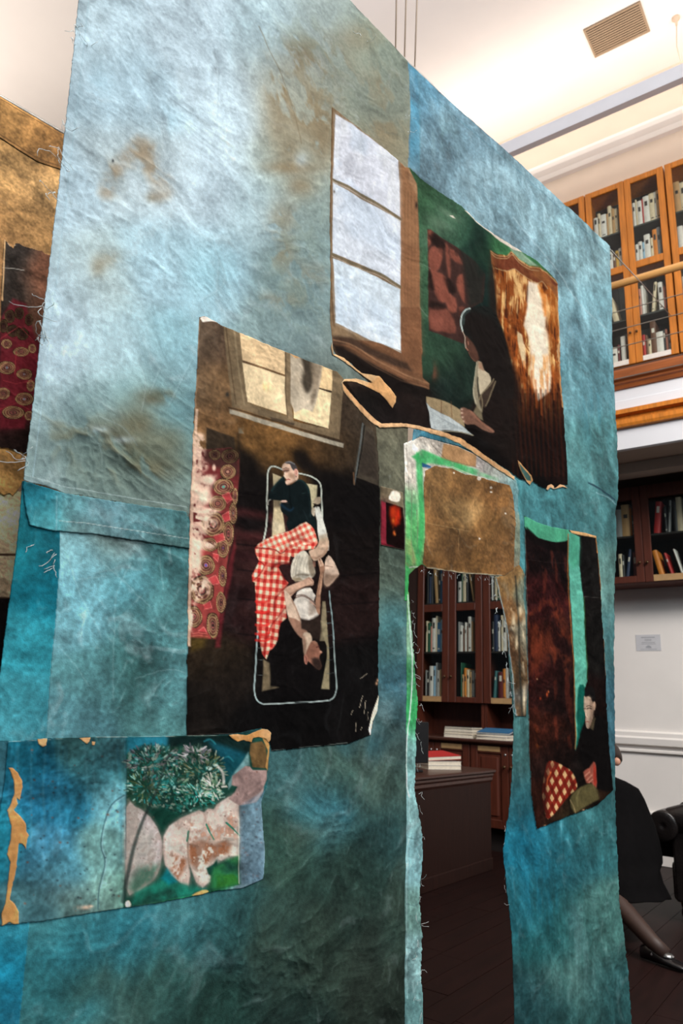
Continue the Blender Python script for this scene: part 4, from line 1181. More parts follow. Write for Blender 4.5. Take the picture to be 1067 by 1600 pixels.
pol([(304, 640), (300, 720), (297, 800), (294, 900), (291, 1010), (296, 1010), (299, 900), (302, 800), (305, 720), (308, 640)], (220, 186, 160), 2, .85)
line(rag([(310, 500), (305, 600), (302, 700)], .7, 4, 5, False), 2.2, (176, 146, 118), 1.6, .7, tex=sst(N_FIN, .38, .5))
pol(P(A1, [(98, 58), (108, 48), (150, 52), (186, 66), (178, 76), (150, 72), (110, 76)]), (232, 220, 206), 1.3, 1)
# folding bed
FRM = (186, 190, 176)
bedl = P(A2, [(250, 212), (346, 252), (372, 300), (350, 500), (350, 590), (372, 720), (388, 860), (238, 918), (262, 600), (258, 340)])
pol(bedl, (196, 178, 140), 1.4, 1)
pol(P(A2, [(258, 500), (340, 500), (345, 590), (262, 590)]), (92, 80, 62), 5, .8)
pol(P(A2, [(255, 725), (360, 770), (385, 860), (330, 880), (245, 850)]), (208, 194, 164), 8, .6)
pol(P(A2, [(612, 326), (738, 346), (738, 480), (690, 610), (680, 700), (655, 480)]), (190, 178, 142), 1.4, 1)
pol(P(A3, [(790, 640), (822, 640), (834, 1080), (750, 1080), (772, 800)]), (124, 112, 88), 1.8, 1)
pol(P(A4, [(760, 0), (828, 0), (856, 400), (852, 762), (762, 756), (826, 420), (826, 280), (790, 170)]), (138, 126, 98), 1.8, 1, tex=sst(N_GRN * .4 + .5, .1, .6))
pol(P(A4, [(136, 425), (200, 470), (215, 600), (210, 720), (300, 740), (118, 784), (132, 600)]), (126, 110, 84), 3, .9)
pol(P(A4, [(205, 470), (260, 560), (300, 700), (220, 740)]), DRK, 7, .8)
for pts, w, c in ((P(A2, [(148, 960), (180, 800), (190, 650), (187, 480), (192, 240), (208, 165), (245, 135), (300, 145), (362, 172)]), 2.5, FRM), (P(A2, [(520, 210), (620, 232), (700, 264), (752, 304), (780, 360), (790, 500), (800, 750)]), 2.4, FRM),
                  (P(A4, [(76, 130), (58, 420), (40, 640), (33, 740), (42, 830), (72, 895), (130, 925)]), 2.4, (150, 166, 164)), (P(A4, [(130, 925), (300, 920), (480, 908), (640, 902), (850, 884)]), 2.2, (168, 180, 176)),
                  (P(A4, [(850, 884), (900, 845), (925, 770), (928, 690), (912, 400), (898, 100), (888, -20)]), 2.1, (146, 160, 156)), (P(A3, [(862, 530), (884, 760), (900, 960), (905, 1070)]), 1.9, (132, 150, 150)), (P(A2, [(200, 560), (205, 520), (245, 490)]), 2.0, (150, 146, 134))):
    line(smooth(pts, 5, False), w + 1.2, (14, 14, 14), 1.4, .7)
    line(smooth(pts, 5, False), w, c, 1.0, 1)
line(P(A4, [(620, 905), (480, 908)]), 1.4, (50, 56, 56), 1.0, .8)
for (x, y) in ((183, 640),):
    blob(*P(A2, [(x, y)])[0], 1.8, 4, (20, 20, 20), .9)
for y in (300, 430, 600):
    line(P(A4, [(70, y), (130, y + 8)]), .9, (92, 98, 96), 1, .8)
for y in (20, 160, 295, 430, 580):
    line(P(A4, [(830, y + 8), (900, y)]), .9, (84, 92, 90), 1, .7)
for y in (750, 880):
    line(P(A3, [(830, y + 8), (885, y)]), .9, (84, 92, 90), 1, .7)
# lying man in a dark jumper
SW = (17, 25, 26)
pol(P(A2, [(372, 245), (300, 310), (235, 385), (208, 455), (222, 498), (300, 512), (345, 520), (338, 580), (350, 640), (420, 700), (400, 760), (430, 850), (560, 790), (620, 755), (690, 800), (745, 850), (725, 740), (690, 640), (672, 500), (655, 400), (615, 325), (560, 285), (510, 300), (440, 345), (390, 320)]), SW, 1.6, 1, 2)
for pts, w, c, a in (([(360, 262), (290, 330), (240, 400)], 8, (34, 58, 58), .6), ([(500, 300), (560, 292), (620, 350), (650, 430)], 6, (30, 52, 52), .7), ([(345, 560), (380, 590), (440, 625), (470, 600)], 9, (26, 50, 68), .8), ([(430, 360), (440, 500), (460, 600)], 5, (10, 15, 16), .8), ([(570, 440), (610, 430)], 3, (44, 62, 60), .7), ([(590, 620), (640, 740)], 3, (36, 48, 50), .6), ([(660, 520), (668, 700)], 3, (44, 60, 60), .5)):
    line(smooth(P(A2, pts), 4, False), w / 2.6, c, w / 2, a)
blob(*P(A2, [(376, 524)])[0], 6.2, 2.4, (214, 178, 158), 1, hard=.55)
line(P(A2, [(340, 540), (370, 535), (415, 540)]), 1, (120, 84, 72), 1.2, .6)
pol(P(A2, [(358, 125), (380, 100), (440, 105), (490, 150), (528, 190), (530, 265), (500, 300), (450, 326), (405, 345), (384, 312), (398, 285), (372, 248), (376, 200), (354, 165)]), (206, 172, 148), 1.3, 1, 2)
pol(P(A2, [(430, 205), (480, 230), (478, 270), (440, 262), (425, 240)]), (140, 106, 84), 5, .8, 2)
pol(P(A2, [(362, 178), (400, 160), (432, 176), (425, 196), (392, 208), (372, 205)]), (120, 84, 70), 3, .75, 2)
line(P(A2, [(372, 190), (400, 188), (424, 180)]), 1.3, (56, 38, 34), 1.0, .95)
line(P(A2, [(362, 166), (392, 152), (425, 160)]), 1.0, (84, 62, 52), 1.0, .9)
line(P(A2, [(388, 200), (376, 240), (390, 256)]), 1.3, (236, 208, 184), 1.2, .8)
line(P(A2, [(398, 288), (418, 280), (434, 286)]), 1.5, (150, 76, 74), 1.0, .95)
line(P(A2, [(404, 344), (450, 322), (496, 296)]), 1.6, (110, 76, 62), 2.2, .6)
pol(P(A2, [(384, 98), (432, 80), (492, 108), (522, 168), (500, 172), (478, 184), (452, 150), (438, 116), (402, 106)]), (66, 62, 62), 1.3, 1, 2)
line(smooth(P(A2, [(390, 94), (436, 86), (486, 110)]), 4, False), 2.0, (132, 132, 132), 1.8, .7)
pol(P(A2, [(486, 172), (510, 165), (524, 195), (512, 250), (494, 240), (486, 205)]), (206, 152, 134), 1.2, 1, 2)
line(P(A2, [(502, 180), (512, 200), (504, 225)]), 1.0, (150, 96, 84), 1.0, .8)
blob(*P(A2, [(505, 250)])[0], .9, 1.2, (40, 30, 30), .9)
# checked blanket
blk = P(A2, [(58, 1045), (90, 1000), (160, 950), (300, 892), (440, 855), (500, 820), (560, 778), (620, 754), (668, 790), (705, 840), (728, 900), (748, 985), (720, 1030)]) + P(A3, [(700, 60), (650, 62), (600, 68), (545, 92), (495, 150), (440, 138), (425, 215), (330, 232), (312, 262), (345, 330), (372, 390), (420, 432), (395, 470), (372, 520), (385, 640), (400, 820), (330, 880), (310, 960), (300, 1040)]) + P(A4, [(296, 215), (270, 270), (235, 312), (205, 330), (168, 430), (128, 372), (100, 230), (84, 130)]) + P(A3, [(70, 960), (62, 780), (52, 560), (46, 430), (20, 420), (14, 350), (55, 270), (95, 195), (62, 110)])


def gingham(ang, per, ox, oy, base=(172, 42, 38), mid=(202, 98, 82), pale=(224, 194, 162), skew=1.25):
    def f(X, Y, sl):
        u = (X - ox) * math.cos(ang) + (Y - oy) * math.sin(ang) + 9.0 * (N_BIG[sl] - .5) + 5.0 * (N_MOT[sl] - .5)
        v = (-(X - ox) * math.sin(ang) + (Y - oy) * math.cos(ang)) / skew + 9.0 * (N_MOT[sl] - .5)
        a = sst(np.abs(((u / per) % 1) - .5), .18, .32)
        b = sst(np.abs(((v / per) % 1) - .5), .18, .32)
        s = (a + b)[..., None]
        c = np.where(s < 1, np.array(base) + (np.array(mid) - base) * s, np.array(mid) + (np.array(pale) - mid) * (s - 1))
        return c * (1 + .5 * (N_MOT[sl] - .5))[..., None]
    return f


pol(blk, gingham(.10, 10.0, 398, 900), 1.4, 1)
pol(P(A2, [(58, 1045), (160, 950), (300, 892), (440, 855), (500, 820), (560, 778), (620, 754), (668, 790), (705, 840), (740, 985), (640, 1000), (440, 1060), (330, 1090), (200, 1045)]), gingham(-.42, 8.4, 402, 850, (204, 78, 66), (216, 140, 116), (234, 208, 178)), 2.2, 1)
for pts, w, c, a in ((P(A3, [(60, 42), (200, 50), (280, 70), (340, 108), (400, 60)]), 1.4, (96, 24, 22), .85), (P(A3, [(210, 180), (260, 128), (400, 120)]), 2.6, (224, 120, 92), .7), (P(A3, [(95, 195), (150, 240), (110, 330), (40, 400)]), 1.8, (110, 26, 24), .75), (P(A3, [(210, 190), (160, 280), (120, 340)]), 2.4, (224, 150, 124), .6),
                     (P(A3, [(345, 340), (400, 460), (330, 540), (270, 620), (262, 740)]), 2.6, (110, 24, 22), .7), (P(A3, [(300, 560), (372, 520)]), 3, (220, 150, 124), .6), (P(A3, [(390, 700), (300, 820), (230, 900), (180, 1060)]), 2.2, (120, 28, 26), .7), (P(A3, [(380, 740), (310, 830)]), 4, (228, 176, 150), .5),
                     (P(A2, [(440, 960), (560, 940), (700, 1000)]), 4, (150, 40, 34), .6), (P(A4, [(180, 60), (160, 250), (150, 400)]), 2, (120, 26, 26), .7), (P(A3, [(240, 270), (300, 220), (430, 215)]), 4, (90, 22, 20), .7)):
    line(smooth(pts, 4, False), w, c, w * 1.2, a)
for y in (640, 760, 900, 1000, 1070):
    p = P(A3, [(60, y), (150, y + 8), (200, y - 10)])
    line(smooth(p, 3, False), 4.2, (196, 40, 36), 2.5, .75)
# woman lying head down
SKIN = (200, 168, 142)
pol(P(A2, [(712, 600), (766, 586), (796, 700), (832, 820), (858, 950), (862, 1067), (800, 1067), (762, 960), (742, 850), (738, 740)]), (204, 202, 190), 1.3, 1, 2)
pol(P(A3, [(855, -70), (864, 20), (835, 105), (770, 168), (700, 190), (655, 120), (650, 75), (720, 50), (752, 0), (770, -50)]), SKIN, 1.4, 1, 2)
line(P(A3, [(655, 150), (740, 160), (810, 120), (850, 50)]), 3.2, (140, 106, 84), 4, .65)
pol(P(A2, [(758, 905), (850, 880), (852, 960), (765, 975)]), (176, 156, 130), 4, .7)
blob(*P(A2, [(742, 510)])[0], 5.2, 5.2, (166, 146, 124), 1, hard=.6)
pol(P(A2, [(700, 520), (740, 480), (780, 478), (778, 545), (722, 558)]), (170, 152, 128), 1.4, 1, 2)
line(P(A2, [(700, 550), (726, 556), (740, 590)]), 1.6, (36, 28, 24), 1.2, .8)
pol(P(A2, [(686, 610), (712, 590), (724, 640), (706, 692), (682, 660)]), (176, 160, 138), 1.4, 1, 2)
line(P(A2, [(712, 640), (760, 625), (790, 650)]), 1.6, (200, 196, 180), 1.2, .8)
pol(P(A3, [(862, 128), (905, 180), (945, 255), (976, 335), (940, 385), (860, 470), (812, 450), (812, 330), (824, 200)]), (206, 178, 156), 1.5, 1, 2)
pol(P(A3, [(820, 330), (900, 345), (970, 345), (930, 400), (850, 475), (806, 460)]), (128, 102, 84), 6, .8, 2)
line(P(A3, [(830, 245), (900, 258)]), 1.4, (130, 100, 84), 1.8, .7)
pol(P(A3, [(590, 72), (635, 112), (690, 205), (715, 300), (705, 350), (640, 408), (545, 416), (462, 392), (443, 300), (468, 185), (520, 112)]), (206, 197, 178), 1.4, 1, 2)
pol(P(A3, [(640, 120), (700, 215), (716, 320), (690, 370), (655, 330), (640, 230)]), (120, 106, 88), 4, .85, 2)
for x0, x1 in ((505, 500), (545, 535), (585, 580), (620, 625), (480, 470)):
    line(smooth(P(A3, [(x0 + 40, 130), (x0 + 5, 240), (x1, 360)]), 4, False), 1.2, (146, 134, 116), 1.8, .6)
line(smooth(P(A3, [(468, 385), (540, 340), (640, 350)]), 4, False), 2.4, (120, 104, 84), 3, .6)
pol(P(A3, [(465, 385), (545, 370), (580, 405), (500, 425)]), (150, 132, 104), 3, .9)
pol(P(A3, [(372, 520), (400, 480), (480, 445), (580, 405), (650, 368), (690, 400), (698, 440), (680, 465), (600, 470), (500, 530), (440, 590), (400, 600)]), (192, 154, 130), 1.4, 1, 2)
for q in range(3):
    line(P(A3, [(640 + q * 14, 380 + q * 14), (690 + q * 3, 400 + q * 20)]), 1.0, (140, 104, 88), 1.2, .6)
line(P(A3, [(440, 560), (540, 500), (660, 462)]), 2.2, (120, 88, 70), 2.6, .6)
pol(P(A3, [(510, 540), (570, 500), (660, 488), (690, 540), (716, 575), (700, 620), (690, 680), (745, 765), (720, 820), (640, 850), (560, 840), (512, 760), (470, 660), (500, 600)]), (214, 204, 190), 1.4, 1, 2)
pol(P(A3, [(650, 600), (700, 640), (720, 760), (640, 800), (640, 700)]), (158, 140, 124), 5, .7, 2)
for pts in ([(490, 582), (560, 566), (620, 585), (690, 640)], [(500, 600), (570, 580), (650, 615), (720, 668)]):
    line(smooth(P(A3, pts), 4, False), 1.5, (112, 88, 76), 1.4, .85)
line(smooth(P(A3, [(660, 640), (720, 700), (744, 768)]), 4, False), 1.8, (196, 150, 128), 1.4, .8)
pol(P(A3, [(372, 515), (405, 540), (440, 580), (480, 660), (522, 760), (560, 870), (545, 900), (480, 905), (432, 860), (402, 770), (386, 650)]), (208, 180, 156), 1.4, 1, 2)
line(smooth(P(A3, [(455, 620), (500, 720), (548, 850)]), 4, False), 2, (140, 108, 88), 2.4, .7)
pol(P(A3, [(560, 830), (640, 850), (745, 790), (760, 880), (750, 1067), (540, 1000), (548, 900)]), (44, 34, 29), 5, .95, 2)
blob(*P(A3, [(585, 835)])[0], 3, 4, (190, 172, 150), .7, tex=sst(N_FIN, .4, .6))
pol(P(A3, [(752, 150), (772, 146), (790, 200), (815, 230), (816, 320), (798, 400), (770, 560), (765, 700), (752, 790), (722, 740), (714, 640), (740, 480), (768, 330), (755, 240)]), (156, 116, 92), 1.4, 1, 2)
for pts in ([(775, 250), (752, 165), (766, 148)], [(786, 245), (786, 180), (772, 158)], [(796, 245), (800, 215), (782, 175)]):
    line(P(A3, pts), 1.3, (214, 180, 154), 1.0, .9)
line(P(A3, [(798, 330), (760, 560)]), 1.4, (206, 166, 136), 1.8, .6)
pol(P(A3, [(690, 190), (724, 200), (722, 250), (700, 262)]), (150, 106, 88), 2, .8)
pol(P(A4, [(415, -40), (545, 10), (556, 80), (620, 110), (600, 190), (548, 190), (480, 110), (440, 40)]), (150, 112, 92), 2.4, 1, 2)
pol(P(A4, [(556, 30), (650, 40), (680, 110), (640, 120), (560, 90)]), (52, 40, 34), 4, .8)
pol(P(A4, [(588, 130), (650, 140), (672, 220), (655, 290), (620, 360), (590, 395), (572, 280), (566, 190)]), (206, 180, 154), 2, 1, 2)
pol(P(A4, [(566, 170), (600, 200), (604, 330), (586, 400), (572, 300)]), (130, 96, 78), 4, .8, 2)
pol(P(A4, [(655, 240), (700, 225), (735, 262), (752, 320), (776, 352), (752, 372), (742, 420), (770, 500), (740, 545), (680, 500), (630, 455), (596, 420), (606, 350)]), (140, 94, 76), 1.8, 1, 2)
pol(P(A4, [(660, 420), (742, 420), (772, 500), (745, 548), (690, 520)]), (40, 30, 27), 5, .9, 2)
line(P(A4, [(665, 236), (700, 228), (722, 250)]), 1.6, (176, 130, 108), 1.4, .8)
line(P(A4, [(718, 296), (748, 284)]), 1.4, (70, 30, 30), 1.1, .9)
blob(*P(A4, [(760, 346)])[0], 2, 1.6, (210, 160, 136), .9)
blob(*P(A4, [(705, 250)])[0], 3, 2.4, (176, 128, 104), .7)
pol(P(A4, [(590, 380), (612, 376), (622, 430), (606, 486), (588, 470), (582, 420)]), (172, 114, 96), 1.5, 1, 2)
line(P(A4, [(600, 400), (608, 430), (600, 465)]), 1.3, (90, 50, 44), 1.3, .8)
# scratches at the lower right of this print
for pts in ([(552, 1128), (551, 1146)], [(566, 1095), (563, 1118)], [(558, 1060), (572, 1051)], [(570, 1112), (569, 1128)], [(546, 1110), (543, 1120)], [(560, 1136), (559, 1144)], [(556, 1105), (562, 1084)]):
    line(rag(pts, .5, 3, 2, False), 1.0, (196, 180, 156), .8, .7)
for x, y in ((586, 1063), (584, 1068)):
    blob(x, y, 2.2, 3, (196, 150, 116), .9, tex=sst(N_FIN, .3, .5))
pol([(587, 1085), (586, 1112), (577, 1127), (573, 1150), (570, 1140), (577, 1112)], (226, 212, 190), 1, 1)
line(rag([(288, 1149), (350, 1146), (414, 1148)], .4, 5, 4, False), 1.0, (120, 120, 110), 1, .6)
line(rag([(415, 1173), (500, 1164), (572, 1156)], .6, 5, 4, False), 1.4, (120, 132, 124), 1, .6, tex=sst(N_FIN, .4, .5))
PR1 = CV.copy()

# small red picture with a lamp, and the dark band above and below it
CV[:] = BASE
K6 = (580, 640, 4.446)
red_poly = P(K6, [(42, 536), (120, 556), (202, 580), (212, 800), (216, 980), (130, 962), (46, 944)])
fill(red_poly, [(592, 770, 96, 84, 66), (615, 780, 110, 100, 80), (592, 800, 60, 20, 26), (605, 830, 18, 10, 10), (620, 845, 18, 10, 10), (594, 845, 120, 30, 44)], 14, .2, 0, 0, .1)
pol(P(K6, [(130, 568), (178, 585), (176, 640), (140, 646), (98, 628), (110, 590)]), (232, 220, 200), 2, 1, 2)
pol(P(K6, [(50, 640), (92, 660), (90, 940), (50, 926)]), (142, 42, 56), 3, 1)
pol(P(K6, [(80, 648), (200, 686), (206, 972), (88, 936)]), (20, 9, 9), 1.6, 1)
pol(P(K6, [(108, 680), (180, 690), (176, 800), (120, 800)]), (150, 34, 18), 6, .9, 2)
for x, y, rx, ry, c in ((130, 715, 20, 34, (196, 60, 26)), (128, 780, 14, 24, (236, 140, 50)), (150, 770, 10, 40, (190, 50, 20)), (138, 860, 9, 18, (214, 96, 40)), (165, 730, 10, 30, (180, 40, 20)), (130, 820, 8, 14, (200, 70, 30)), (145, 870, 6, 10, (220, 120, 60))):
    p = P(K6, [(x, y)])[0]
    blob(p[0], p[1], rx / 4.4, ry / 4.4, c, .95, tex=sst(N_FIN, .3, .5))
line(red_poly, 1.0, (120, 110, 92), 1, .7)
PR2 = CV.copy()

# print 2: sash window, green wall, reading woman, glowing curtain
CV[:] = BASE
B1, B2, B3, B4 = (500, 150, 2.6675), (580, 480, 3.334), (640, 330, 4.268), (650, 540, 6.669)
read_poly = rag([(518, 168), (560, 200), (600, 234), (624, 254), (632, 262), (639, 262), (664, 284), (722, 322), (741, 344), (770, 366), (800, 385), (838, 408), (868, 438), (873, 450)], .4, 6, 80, False) + rag([(873, 500), (876, 540), (877, 600), (881, 640), (884, 700), (886, 763)], .8, 5, 81, False) + rag([(876, 759), (866, 764), (858, 760), (850, 764), (840, 760), (829, 752), (818, 752), (803, 747)], .8, 4, 82, False) + rag([(780, 728), (757, 713), (735, 696), (720, 688), (700, 680), (682, 675), (655, 669), (630, 665), (592, 665)], .6, 5, 83, False) + rag([(580, 656), (566, 644), (548, 622), (534, 604), (531, 598), (545, 594), (560, 598), (575, 600), (560, 585), (548, 568), (532, 562), (522, 553), (517, 538)], .5, 5, 84, False) + rag([(516, 500), (516, 400), (515, 290), (517, 220)], .5, 6, 85, False)
fill(read_poly, [(650, 290, 58, 92, 64), (690, 320, 62, 98, 72), (700, 345, 76, 104, 82), (660, 320, 60, 94, 66), (745, 360, 36, 62, 50), (720, 350, 44, 74, 56), (655, 440, 58, 88, 64), (655, 560, 46, 70, 52), (780, 390, 60, 110, 70), (690, 560, 40, 60, 46), (720, 590, 30, 44, 36), (740, 440, 24, 40, 36), (760, 500, 22, 40, 36), (700, 610, 22, 32, 28),
    (640, 620, 34, 25, 22), (600, 610, 26, 21, 19), (620, 650, 26, 21, 20), (760, 700, 15, 12, 11), (850, 740, 14, 11, 10), (700, 680, 22, 18, 17), (570, 620, 22, 20, 19), (660, 640, 28, 21, 19), (820, 680, 26, 15, 12), (780, 640, 34, 22, 19), (540, 560, 90, 74, 58), (560, 590, 46, 34, 28), (860, 700, 20, 12, 10), (800, 560, 60, 34, 24), (840, 640, 44, 20, 13)], 24, .10, 0, .05, .07)
SASH = (132, 108, 82)
pol(P(B1, [(46, 45), (330, 265), (366, 300), (402, 368), (412, 560), (420, 860), (428, 1075), (300, 1075), (40, 1030), (36, 560)]), SASH, 1.6, 1)
pol(P(B1, [(332, 270), (370, 310), (402, 368), (412, 560), (420, 860), (428, 1075), (338, 1075), (340, 790), (332, 500)]), (150, 108, 76), 1.6, 1, tex=None)
pol(P(B1, [(340, 600), (412, 640), (428, 1075), (340, 1075)]), (126, 86, 60), 14, .6)
pol(P(B1, [(366, 300), (402, 368), (404, 420), (372, 360)]), (176, 136, 102), 3, .7)
for k in range(5):
    line(P(B1, [(352 + k * 14, 380 + k * 12), (356 + k * 14, 700), (358 + k * 14, 1070)]), 1.0, (112, 78, 54), 1.4, .45)
blob(*P(B1, [(401, 455)])[0], 2, 5.5, (40, 32, 28), .9)
for pts, c in (([(62, 78), (130, 118), (322, 268), (330, 400), (334, 504), (200, 428), (52, 346)], (214, 216, 224)), ([(52, 362), (200, 444), (335, 520), (338, 660), (337, 788), (200, 716), (52, 654)], (216, 222, 230)), ([(54, 676), (200, 736), (337, 804), (337, 1062), (210, 1020), (66, 944)], (214, 226, 234))):
    pol(P(B1, pts), c, 1.4, 1)
    pol(P(B1, pts), (234, 236, 236), 12, .6, tex=sst(N_BIG * .5 + N_VER * .5, .4, .62))
    pol(P(B1, pts), (186, 204, 222), 10, .35, tex=sst(N_MOT, .5, .66))
for pts in ([(50, 348), (140, 392), (240, 450), (336, 514)], [(50, 658), (150, 704), (250, 740), (338, 794)]):
    line(smooth(P(B1, pts), 4, False), 3.0, (118, 106, 84), 1.6, 1)
    line(smooth(P(B1, [(x, y + 10) for x, y in pts]), 4, False), 1.0, (196, 190, 176), 1.2, .7)
line(P(B1, [(49, 48), (46, 300), (38, 560), (44, 800), (60, 960)]), 2.6, (118, 92, 66), 1.4, 1)
line(P(B1, [(52, 50), (180, 150), (330, 268)]), 1.6, (128, 104, 80), 1.3, .9)
blob(*P(B1, [(57, 400)])[0], 1.6, 3, (90, 80, 66), .9)
line(P(B2, [(-40, 155), (60, 190), (155, 236)]), 1.2, (196, 208, 214), 1.4, .7)
pol(P(B2, [(-205, 160), (-150, 160), (-90, 172), (0, 178), (60, 196), (155, 240), (160, 0), (262, 0), (266, 366), (304, 398), (302, 430), (200, 396), (60, 330), (-60, 262), (-205, 200)]), (118, 82, 58), 1.8, 1)
pol(P(B2, [(160, 0), (262, 0), (266, 366), (200, 300), (160, 240)]), (124, 84, 58), 4, .8)
pol(P(B2, [(-205, 150), (-100, 160), (-60, 182), (0, 215), (110, 262), (190, 292), (210, 330), (100, 300), (-20, 246), (-120, 196), (-205, 190)]), (58, 44, 36), 5, .8)
for q, c in ((0, (150, 112, 82)), (26, (92, 64, 46)), (40, (138, 98, 70))):
    line(smooth(P(B2, [(-205, 172 + q), (-110, 196 + q), (0, 266 + q), (60, 298 + q), (160, 345 + q), (300, 398 + q * .6)]), 4, False), 2.2, c, 2.2, .7)
pol(P(B2, [(-205, 195), (-150, 205), (-60, 265), (40, 330), (200, 400), (300, 432), (300, 470), (100, 440), (-100, 330), (-190, 240)]), (24, 19, 17), 8, .9)
for x, y, rx, ry in ((320, 350, 9, 9), (290, 285, 7, 6), (330, 330, 6, 14), (280, 340, 5, 10)):
    p = P(B2, [(x, y)])[0]
    blob(p[0], p[1], rx, ry, (104, 62, 46), .7, tex=sst(N_MOT, .42, .56))
# picture on the wall
wall_pic = P(B3, [(120, 118), (150, 130), (250, 195), (340, 262), (430, 330), (505, 420), (500, 520), (492, 600), (420, 640), (372, 780), (368, 884), (250, 836), (136, 792), (128, 500)])
pol(wall_pic, (62, 41, 36), 1.8, 1)
pol(P(B3, [(340, 262), (430, 330), (505, 420), (492, 600), (400, 640), (380, 500)]), (34, 36, 32), 10, .85)
RBR = (138, 78, 62)
for pts, a in (([(122, 125), (160, 140), (150, 190), (125, 240)], .9), ([(130, 260), (170, 230), (215, 290), (200, 380), (150, 420), (128, 340)], .85), ([(150, 400), (220, 420), (262, 480), (250, 600), (200, 590), (160, 500)], .95), ([(240, 540), (310, 580), (318, 670), (262, 660)], .95), ([(270, 240), (320, 290), (360, 350), (330, 350), (275, 310)], .85), ([(320, 440), (352, 420), (365, 500), (372, 610), (340, 560), (318, 500)], .95), ([(240, 210), (262, 240), (276, 420), (262, 440), (245, 330)], .85), ([(140, 640), (240, 640), (300, 720), (310, 810), (230, 800), (145, 780)], .75), ([(330, 640), (370, 640), (340, 700)], .7), ([(196, 220), (225, 240), (215, 330), (190, 290)], .6)):
    pol(P(B3, pts), RBR, 4, a, 2, tex=sst(N_MOT * .6 + N_FIN * .4, .34, .52))
for pts in ([(150, 140), (230, 200), (225, 250), (160, 220), (140, 190)], [(230, 440), (300, 480), (310, 540), (270, 540)], [(145, 600), (230, 620), (240, 650), (150, 650)], [(130, 400), (150, 420), (170, 520), (140, 500)]):
    pol(P(B3, pts), (28, 20, 18), 5, .7, 2)
line(P(B3, [(70, 345), (140, 380)]), 1.2, (130, 150, 130), 2, .4)
line(P(B3, [(78, 640), (125, 700)]), 1.2, (140, 150, 136), 2, .5)
blob(*P(B3, [(190, 80)])[0], 22, 10, (104, 128, 104), .6, rot=.5)
blob(*P(B3, [(262, 22)])[0], 22, 5, (120, 140, 118), .5, rot=.6)
pol(P(B3, [(262, 28), (290, 30), (305, 50), (285, 44)]), (228, 214, 196), 1, .9)
pol(P(B3, [(420, 60), (500, 140), (545, 270), (540, 380), (470, 420), (440, 330), (350, 250), (420, 180)]), (22, 38, 32), 14, .75, 2)
# glowing curtain
cur = P(B3, [(535, 262), (580, 290), (640, 300), (672, 268), (720, 320), (790, 368), (862, 376), (930, 430), (985, 480), (994, 640), (1000, 830), (1010, 1000), (1030, 1300), (1046, 1700), (1040, 1830), (900, 1800), (760, 1500), (640, 1120), (600, 900), (575, 600), (548, 380)])


def curtain(X, Y, sl):
    st = fbm(SU[sl] * 1.0 + .02 * N_MOT[sl], SV[sl] * .14, 62., 4, 3)
    st2 = N_FIN[sl] * .35 + st * .65
    fade = sst(Y, 560, 700)
    c = np.array((142, 74, 32)) + (np.array((222, 176, 112)) - (142, 74, 32)) * (sst(st2, .52, .66) * (1 - fade))[..., None]
    c = c + (np.array((70, 32, 18)) - c) * sst(1 - st2, .52, .66)[..., None] * .9
    return c + ((np.array((24, 14, 12)) * (.5 + st[..., None]) - c) * fade[..., None])


pol(cur, curtain, 2.2, 1)
pol(P(B3, [(790, 366), (862, 376), (985, 480), (1000, 830), (1015, 1070), (950, 1070), (920, 700), (900, 560), (860, 480)]), (168, 96, 38), 8, .6, tex=sst(N_VER, .35, .6))
pol(P(B3, [(535, 262), (560, 380), (580, 600), (610, 900), (640, 1120), (700, 1400), (640, 1400), (560, 1000), (525, 500)]), (36, 26, 22), 9, .8)
val = P(B3, [(538, 270), (580, 300), (640, 312), (672, 280), (720, 332), (790, 380), (862, 388), (930, 440), (985, 492), (990, 600), (940, 520), (890, 470), (850, 480), (800, 455), (740, 420), (690, 388), (640, 402), (590, 380), (545, 350)])
pol(val, (104, 52, 34), 2.5, .95)
pol(val, (150, 96, 52), 2.5, .7, tex=sst(N_MOT, .5, .62))
for pts in ([(538, 268), (580, 298), (640, 306), (674, 276), (720, 326), (790, 374), (862, 382), (930, 436), (986, 488)], [(545, 286), (580, 314), (640, 320), (676, 294), (720, 344), (790, 390), (860, 398)], [(570, 380), (640, 404), (690, 388), (740, 424), (800, 460), (850, 484), (880, 470), (915, 520)]):
    line(smooth(P(B3, pts), 4, False), 1.3, (176, 142, 100), 1.2, .85)
FL = (246, 230, 204)
FT = sst(N_VER * .5 + N_FIN * .3 + N_MOT * .3, .36, .5)
pol(P(B3, [(786, 466), (850, 486), (868, 540), (905, 560), (912, 640), (905, 760), (890, 830), (910, 900), (930, 980), (945, 1070), (940, 1200), (860, 1260), (820, 1140), (808, 1060), (826, 900), (790, 820), (765, 760), (782, 640)]), FL, 4, .95)
pol(P(B3, [(852, 500), (900, 540), (922, 600), (920, 700), (896, 700), (880, 600)]), (200, 112, 40), 5, .85, tex=FT)
pol(P(B3, [(905, 560), (930, 640), (920, 780), (908, 700)]), (236, 190, 130), 3, .7)
pol(P(B3, [(722, 800), (752, 820), (775, 890), (780, 1010), (768, 1040), (745, 960), (728, 880)]), (228, 204, 160), 3, .9)
pol(P(B3, [(560, 380), (600, 400), (650, 410), (690, 400), (760, 450), (785, 480), (770, 760), (700, 700), (620, 640), (590, 560)]), (214, 170, 112), 5, .75, tex=sst(fbm(SU, SV * .14, 62., 4, 3) * .75 + N_FIN * .25, .53, .62))
for pts in ([(800, 900), (815, 890), (832, 880), (822, 930), (808, 960)], [(740, 730), (770, 880), (800, 930)], [(722, 720), (735, 800)]):
    line(P(B3, pts), 1.8, (120, 56, 24), 1.6, .8)
pol(P(B2, [(818, 60), (890, 40), (922, 150), (934, 300), (912, 420), (888, 475), (868, 420), (846, 340), (830, 240)]), FL, 5, .9)
